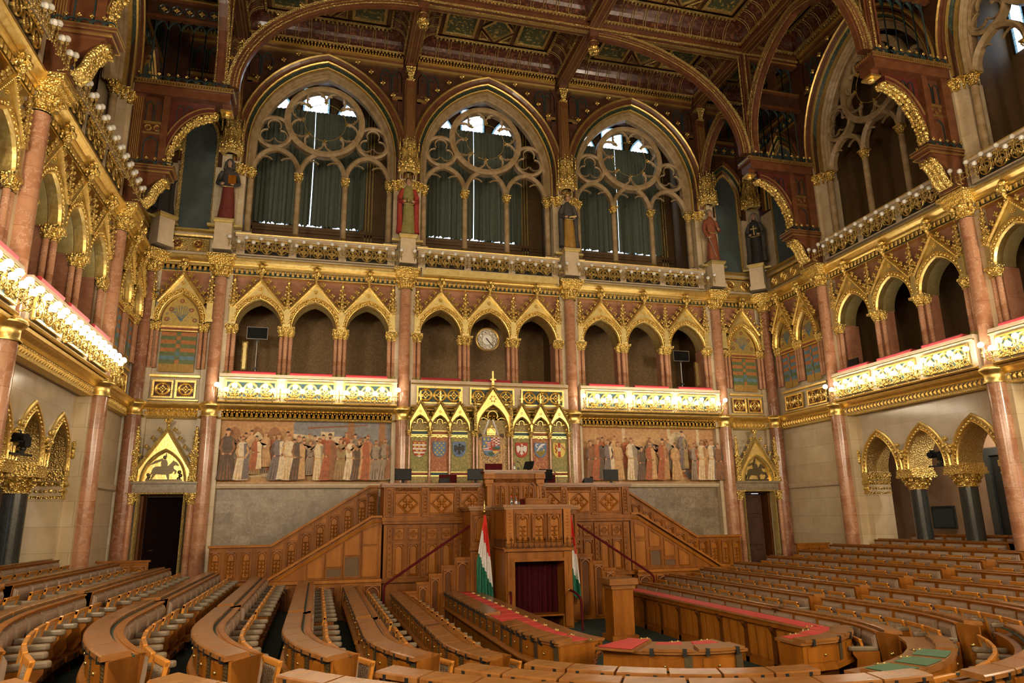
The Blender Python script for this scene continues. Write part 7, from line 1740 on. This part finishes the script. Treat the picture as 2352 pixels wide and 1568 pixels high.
for wn, u0, sd in (('R', 6.607, 'right'), ('L', 6.607, 'left')):
    for k, o in enumerate((-1.82, 0, 1.82)):
        PAA.put(*wl(wn, u0+o, 0, -.09), 'gilded pointed arch of the lower %s arcade, %s from the end wall' % (sd, ORD[k]), 'lower arcade arches')
    for k, o in enumerate((-.91, .91)):
        PBC.put(*wl(wn, u0+o, 0), 'black granite column with gilt capital in the %s arcade, %s from the end wall' % (sd, ORD[k]), 'granite columns')
    for k, o in enumerate((-2.72, 2.72)): PRS.put(*wl(wn, u0+o, 0), 'gilded leaf corbel at the %s end of the lower %s arcade' % (('far', 'near')[k], sd), 'arcade corbels')
for sgn, i in ((1, 3), (-1, 4)):
    m = MB(); m.sweep([(-.62, -1.6), (-.62, 1.75), (.62, 1.75), (.62, -1.6)], [(0, .0), (0, -.10), (.22, -.10), (.26, 0)], 0)
    d = struct(at(m.obj('door_%d' % i, ['granite']), (14.6*sgn, DW-7.0, 0), -pi/2 if sgn > 0 else pi/2))
    m = MB(); m.box(-.62, .62, -.01, .0, -1.6, 1.75); m.obj('dark_recess', ['black_metal'], d)  # flat black sheet, colour standing for the shade inside the doorway
    m = MB(); n = 40; vs = [(-.15*sgn*0+(.02+.56*k/n), -.06+.03*sin(k*.9), z) for z in (-1.6, 1.75) for k in range(n+1)]
    m.add(vs, [(k, k+1, n+2+k, n+1+k) for k in range(n)], 0, True); m.obj('door_curtain', ['red_velvet'], d)
t = thing('wall_plaque', 'grey framed plaque on the pink wall behind the right arcade', 'plaque', (14.58, DW-4.3, -.1), -pi/2)
m = MB(); m.box(-.42, .42, -.03, 0, -.32, .30); m.obj('plate', ['slate_panel'], t); m = MB(); m.sweep([(-.42, -.32), (-.42, .30), (.42, .30), (.42, -.32)], [(0, -.02), (0, -.05), (.05, -.05), (.06, 0)], 0, closed=True); m.obj('frame', ['granite'], t)
t = thing('spotlight', 'small lit spotlight under the nearest right arcade arch', 'spotlight', (13.5, 17.27, 2.56)); m = MB(); m.lathe(0, 0, [(.05, .0), (.07, .10), (.03, .16), (.02, .84)], 10); m.obj('housing', ['grey_metal'], t); m = MB(); m.ball((0, 0, -.02), .085, 0, 10, 6, 1, 1, .6); m.obj('lamp', ['lit_spot'], t)
light('arcade_spot_light', (13.5, 17.27, 2.35), 45, .08, (1, .86, .66)); light('arcade_spot_light', (-13.5, 16.5, 2.35), 30, .08, (1, .86, .66))
def make_camera():
    t = thing('remote_camera', '', 'camera')
    m = MB(); m.box(-.32, .32, -.04, .04, 0, .04); m.box(-.06, .06, -.05, .05, .04, .10); m.lathe(.06, 0, [(.05, .10), (.07, .14), (.05, .18)], 10); m.obj('mount_bar', ['black_metal'], t)
    m = MB(); m.box(-.02, .16, -.09, .09, .18, .40); m.ball((.07, 0, .42), .09, 0, 8, 5, 1, 1, .5); m.obj('pan_head', ['black_plastic'], t)
    m = MB(); m.box(-.26, -.04, -.08, .08, .26, .44); m.tube([(-.17, -.08, .36), (-.17, -.20, .35)], [.07, .075], 12); m.box(-.22, -.12, -.06, .06, .44, .50); m.obj('camera_body', ['black_plastic'], t)
    return t
c = make_camera(); at(c, (11.95, 17.45, 1.35), -pi/2+.3); c['label'] = 'black remote camera mounted inside the middle arch of the right arcade'
c2 = dup(c, (-11.75, 17.05, 1.45), pi/2-.3, 'black remote camera on the left arcade capital')
# ---------------------------------------------------------------- clock, screens and galleries
t = thing('wall_clock', 'round gilt rimmed clock hanging in the middle arch of the clock balcony', 'clock', (-.08, 24.62, 6.37))
m = MB(); m.disc(0, 0, .40, -.02, 0, 40); m.prism([(.40*cos(a*pi/20), .40*sin(a*pi/20)) for a in range(40)], -.015, .06, 0); m.obj('face', ['white_paint'], t)
m = MB(); ring(m, 0, 0, .44, .06, -.07, .06, 0, 40); m.obj('rim', ['gold'], t)
m = MB()
for k in range(12):
    a = k*pi/6; x, z = .28*cos(a), .28*sin(a); ring(m, x, z, .07, .014, -.035, -.02, 0, 14)
    num = (k if k else 12); q = (3-k) % 12 or 12
    for b in range((1, 2, 3, 2, 1, 2, 3, 4, 2, 1, 2, 3)[q-1]): m.box(x-.025+.018*b, x-.017+.018*b, -.03, -.02, z-.03, z+.03)
ring(m, 0, 0, .36, .01, -.03, -.02, 0, 36); ring(m, 0, 0, .20, .01, -.03, -.02, 0, 30); m.obj('numerals', ['gold_dark'], t)
m = MB(); m.sweep([(-.05, .06), (.21, -.25)], [(-.012, -.05), (.012, -.05), (.012, -.045), (-.012, -.045)], 0, pclosed=True); m.sweep([(-.03, .035), (.11, -.13)], [(-.018, -.042), (.018, -.042), (.018, -.038), (-.018, -.038)], 0, pclosed=True); m.ball((0, -.05, 0), .022); m.obj('hands', ['black_metal'], t)
m = MB(); m.tube([(-.25, 0, .36), (0, .03, .98), (.25, 0, .36)], .006, 5); m.obj('hanging_wire', ['black_metal'], t)
for x, z, lab, gx in ((-8.03, 6.36, 'black flat screen on a tall stand in the left arch, balcony left of the clock', -8.40), (8.0, 6.26, 'black flat screen on a tall stand in the right arch, balcony right of the clock', 8.68)):
    t = thing('screen_stand', lab, 'screen', (x, 25.25, 4.0)); zz = z-4.0
    m = MB(); m.box(-.33, .33, -.03, .03, zz-.20, zz+.20, 0); m.box(-.31, .31, -.035, -.03, zz-.18, zz+.18, 1); m.sweep([(-.33, zz-.2), (-.33, zz+.2), (.33, zz+.2), (.33, zz-.2)], [(0, -.03), (0, -.04), (.012, -.04), (.012, .0)], 2, closed=True); m.obj('panel', ['black_plastic', 'screen', 'grey_metal'], t)
    m = MB(); m.tube([(0, .06, .06), (0, .06, zz-.1)], .028, 8, 1); m.box(-.07, .07, .03, .09, zz-.26, zz-.2, 0); m.box(-.06, .06, .0, .10, 1.1, 1.18, 0); m.tube([(-.10, .06, zz-.2), (-.16, .05, 1.6), (-.14, .05, .5)], .008, 5, 0); m.obj('pole', ['black_metal', 'grey_metal'], t)
    m = MB(); [m.tube([(0, .06, .5), (.35*cos(a*2.09), .06+.35*sin(a*2.09), .02)], .018, 6) for a in range(3)]; m.obj('tripod', ['black_metal'], t)
    o = thing('loudspeaker', 'narrow gilt column loudspeaker %s the screen, balcony %s of the clock' % (('left of', 'left') if x < 0 else ('right of', 'right')), 'loudspeaker', (gx, 25.3, 4.0))
    m = MB(); m.box(-.09, .09, -.06, .06, 1.05, 2.05); m.obj('case', ['gold_dark'], o, (0, 0, 0)); m = MB(); m.box(-.05, .05, -.066, -.06, 1.10, 2.0); m.obj('grille', ['gold_pale'], o); m = MB(); m.tube([(0, 0, 0), (0, 0, 1.05)], .02, 6); m.obj('stem', ['black_metal'], o)
t = thing('screen_housing', 'long gilt projection screen housing under the upper balustrade, above the clock', 'screen housing', (0, 24.2, 8.65))
m = MB(); m.box(-2.50, 2.50, -.10, .10, -.12, .12, 0)
for k in range(4): m.box(-2.5, 2.5, -.115, -.1, -.10+.06*k, -.07+.06*k, 0)
m.obj('case', ['gold_pale'], t); m = MB(); m.box(-2.56, -2.50, -.12, .12, -.14, .14); m.box(2.50, 2.56, -.12, .12, -.14, .14); m.obj('end_cap', ['stone_trim'], t); m = MB(); m.tube([(-2.4, 0, .12), (-2.4, .1, .2)], .02, 6); m.tube([(2.4, 0, .12), (2.4, .1, .2)], .02, 6); m.obj('hanger', ['black_metal'], t)
# ---------------------------------------------------------------- things on the platform desk
def make_monitor():
    t = thing('monitor', '', 'monitor')
    m = MB(); m.bevbox(-.25, .25, -.02, .04, .10, .44, .015, 0); m.box(-.235, .235, -.023, -.02, .115, .425, 1); m.obj('screen', ['black_plastic', 'screen'], t)
    m = MB(); m.hprism([(-.12, -.08), (.12, -.08), (.12, .12), (-.12, .12)], 0, .02); m.box(-.04, .04, .0, .05, .02, .16); m.obj('foot', ['black_plastic'], t)
    return t
PMO = Placer(make_monitor); DZ = 1.112
for x, y, rz, lab in ((-3.30, 21.95, .12, 'black monitor at the left end of the platform desk'), (-1.10, 21.9, -.35, 'black monitor turned aside, left of the tall middle desk'), (1.18, 21.9, .35, 'black monitor turned aside, right of the tall middle desk'), (3.38, 21.95, pi, 'black monitor at the right end of the platform desk, seen from behind')):
    PMO.put((x, y, DZ), rz, lab, 'desk monitors')
t = thing('tilted_monitor', 'small black monitor tilted sideways on the tall middle desk', 'monitor', (.52, 21.7, 1.482), -.9)
m = MB(); m.xprism([(-.02, .06), (.10, .30), (.13, .29), (.01, .05)], -.17, .17); m.obj('screen', ['black_plastic'], t); m = MB(); m.box(-.10, .10, -.08, .10, 0, .02); m.box(-.03, .03, .01, .05, .02, .14); m.obj('foot', ['black_plastic'], t)
def make_phone():
    t = thing('telephone', '', 'telephone')
    m = MB(); m.xprism([(-.10, 0), (.12, 0), (.12, .15), (.09, .16), (-.10, .04)], -.12, .12); m.obj('body', ['black_plastic'], t)
    m = MB(); m.box(-.20, -.13, -.06, .08, .0, .16); m.tube([(-.165, -.08, .16), (-.165, 0, .19), (-.165, .10, .17)], .028, 8); m.obj('handset', ['black_plastic'], t); m = MB(); m.xprism([(.02, .125), (.08, .158), (.085, .150), (.025, .117)], -.06, .06); m.obj('display', ['grey_metal'], t)
    return t
PPH = Placer(make_phone)
PPH.put((-2.12, 21.85, DZ), pi, 'black desk telephone on the left part of the platform desk', 'telephones'); PPH.put((2.50, 21.85, DZ), pi, 'black desk telephone on the right part of the platform desk', 'telephones')
def make_chair():
    t = thing('red_chair', '', 'chair')
    m = MB(); m.bevbox(-.28, .28, -.05, .05, .55, 1.32, .03); m.obj('backrest', ['red_velvet'], t); m = MB(); m.box(-.27, .27, .05-.5, .05, .40, .52); m.obj('seat', ['red_velvet'], t)
    l0 = None
    for x in (-.23, .23):
        for y in (-.40, 0):
            if l0 is None: m = MB(); m.box(-.03, .03, -.03, .03, 0, .42); l0 = m.obj('leg', ['oak'], t, (x, y, 0))
            else: twin(l0, t, (x, y, 0))
    return t
PCH = Placer(make_chair)
PCH.put((-1.78, 22.9, .12), 0, 'dark red chair back showing above the left part of the platform desk', 'red chairs'); PCH.put((1.52, 22.9, .12), 0, 'dark red chair back showing above the right part of the platform desk', 'red chairs')
o = PCH.put((-.32, 22.75, .46), 0, 'dark red chair back showing above the tall middle desk', 'red chairs')
m = MB(); m.box(-1.0, 1.0, 22.2, 24.2, .12, .46); wobj(m, 'middle_step', ['oak_dark'], ro)
gm = mat('clear_glass', (.9, .92, .92), rough=.05, spec=.6); gm.node_tree.nodes['Principled BSDF'].inputs['Transmission Weight'].default_value = .85
def make_bottle():
    t = thing('water_bottle', '', 'bottle')
    m = MB(); m.lathe(0, 0, [(.032, 0), (.036, .01), (.036, .13), (.030, .16), (.014, .20), (.013, .235)], 12); m.obj('glass_body', ['clear_glass'], t); m = MB(); m.lathe(0, 0, [(.0365, .04), (.0365, .11)], 12, cap=False); m.obj('paper_label', ['white_paint'], t); m = MB(); m.lathe(0, 0, [(.016, .225), (.016, .255)], 10); m.obj('red_cap', ['flag_red'], t)
    return t
PBO = Placer(make_bottle)
PBO.put((.05, 21.55, 1.482), 0, 'water bottle on the tall middle desk, beside a tumbler', 'water bottles'); PBO.put((-.53, 19.75, .40), 0, 'left of two water bottles standing on the speaker tribune', 'water bottles'); PBO.put((-.40, 19.75, .40), 0, 'right of two water bottles standing on the speaker tribune', 'water bottles')
def tumbler(x, y, z, lab):
    m = MB(); m.lathe(0, 0, [(.028, 0), (.034, .09), (.031, .09), (.026, .008)], 12); o = m.obj('tumbler', ['clear_glass']); at(o, (x, y, z)); tag(o, lab, 'glass', 'tumblers')
tumbler(.16, 21.5, 1.482, 'glass tumbler beside the bottle on the tall middle desk'); tumbler(-.56, 19.60, .40, 'glass tumbler before the left bottle on the speaker tribune'); tumbler(-.36, 19.60, .40, 'glass tumbler before the right bottle on the speaker tribune')
def mic(P, z0, lab):
    t = thing('microphone', lab, 'microphone', (P[0][0], P[0][1], P[0][2]), 0, 'gooseneck microphones'); m = MB(); m.tube(P, .007, 6); m.tube([P[-2], P[-1]], [.008, .016], 6); wobj(m, 'neck', ['black_metal'], t); m = MB(); m.lathe(P[0][0], P[0][1], [(.035, P[0][2]), (.03, P[0][2]+.015)], 10); wobj(m, 'base', ['black_metal'], t)
mic([(.18, 19.85, .601), (.18, 19.85, .80), (.15, 19.82, .92), (.06, 19.78, 1.0)], 0, 'left gooseneck microphone on the reading board of the tribune'); mic([(.32, 19.85, .601), (.32, 19.85, .80), (.29, 19.82, .92), (.20, 19.78, .99)], 0, 'right gooseneck microphone on the reading board of the tribune')
mic([(.40, 21.9, 1.482), (.38, 21.9, 1.62), (.30, 21.85, 1.74), (.20, 21.8, 1.78)], 0, 'gooseneck microphone on the tall middle desk'); mic([(1.62, 22.1, DZ), (1.62, 22.1, 1.36), (1.56, 22.05, 1.45), (1.46, 22.0, 1.48)], 0, 'gooseneck microphone on the right part of the platform desk')
# black radio set on the right gallery rail
t = thing('gallery_monitor', 'small black monitor on the red cushion at the far end, right lamp balcony', 'monitor', (11.55, DW-4.55, 4.835), -pi/2)
m = MB(); m.box(-.22, .22, -.02, .03, .06, .30); m.obj('screen', ['black_plastic'], t); m = MB(); m.box(-.1, .1, -.05, .06, 0, .02); m.box(-.03, .03, 0, .03, .02, .10); m.obj('foot', ['black_plastic'], t)
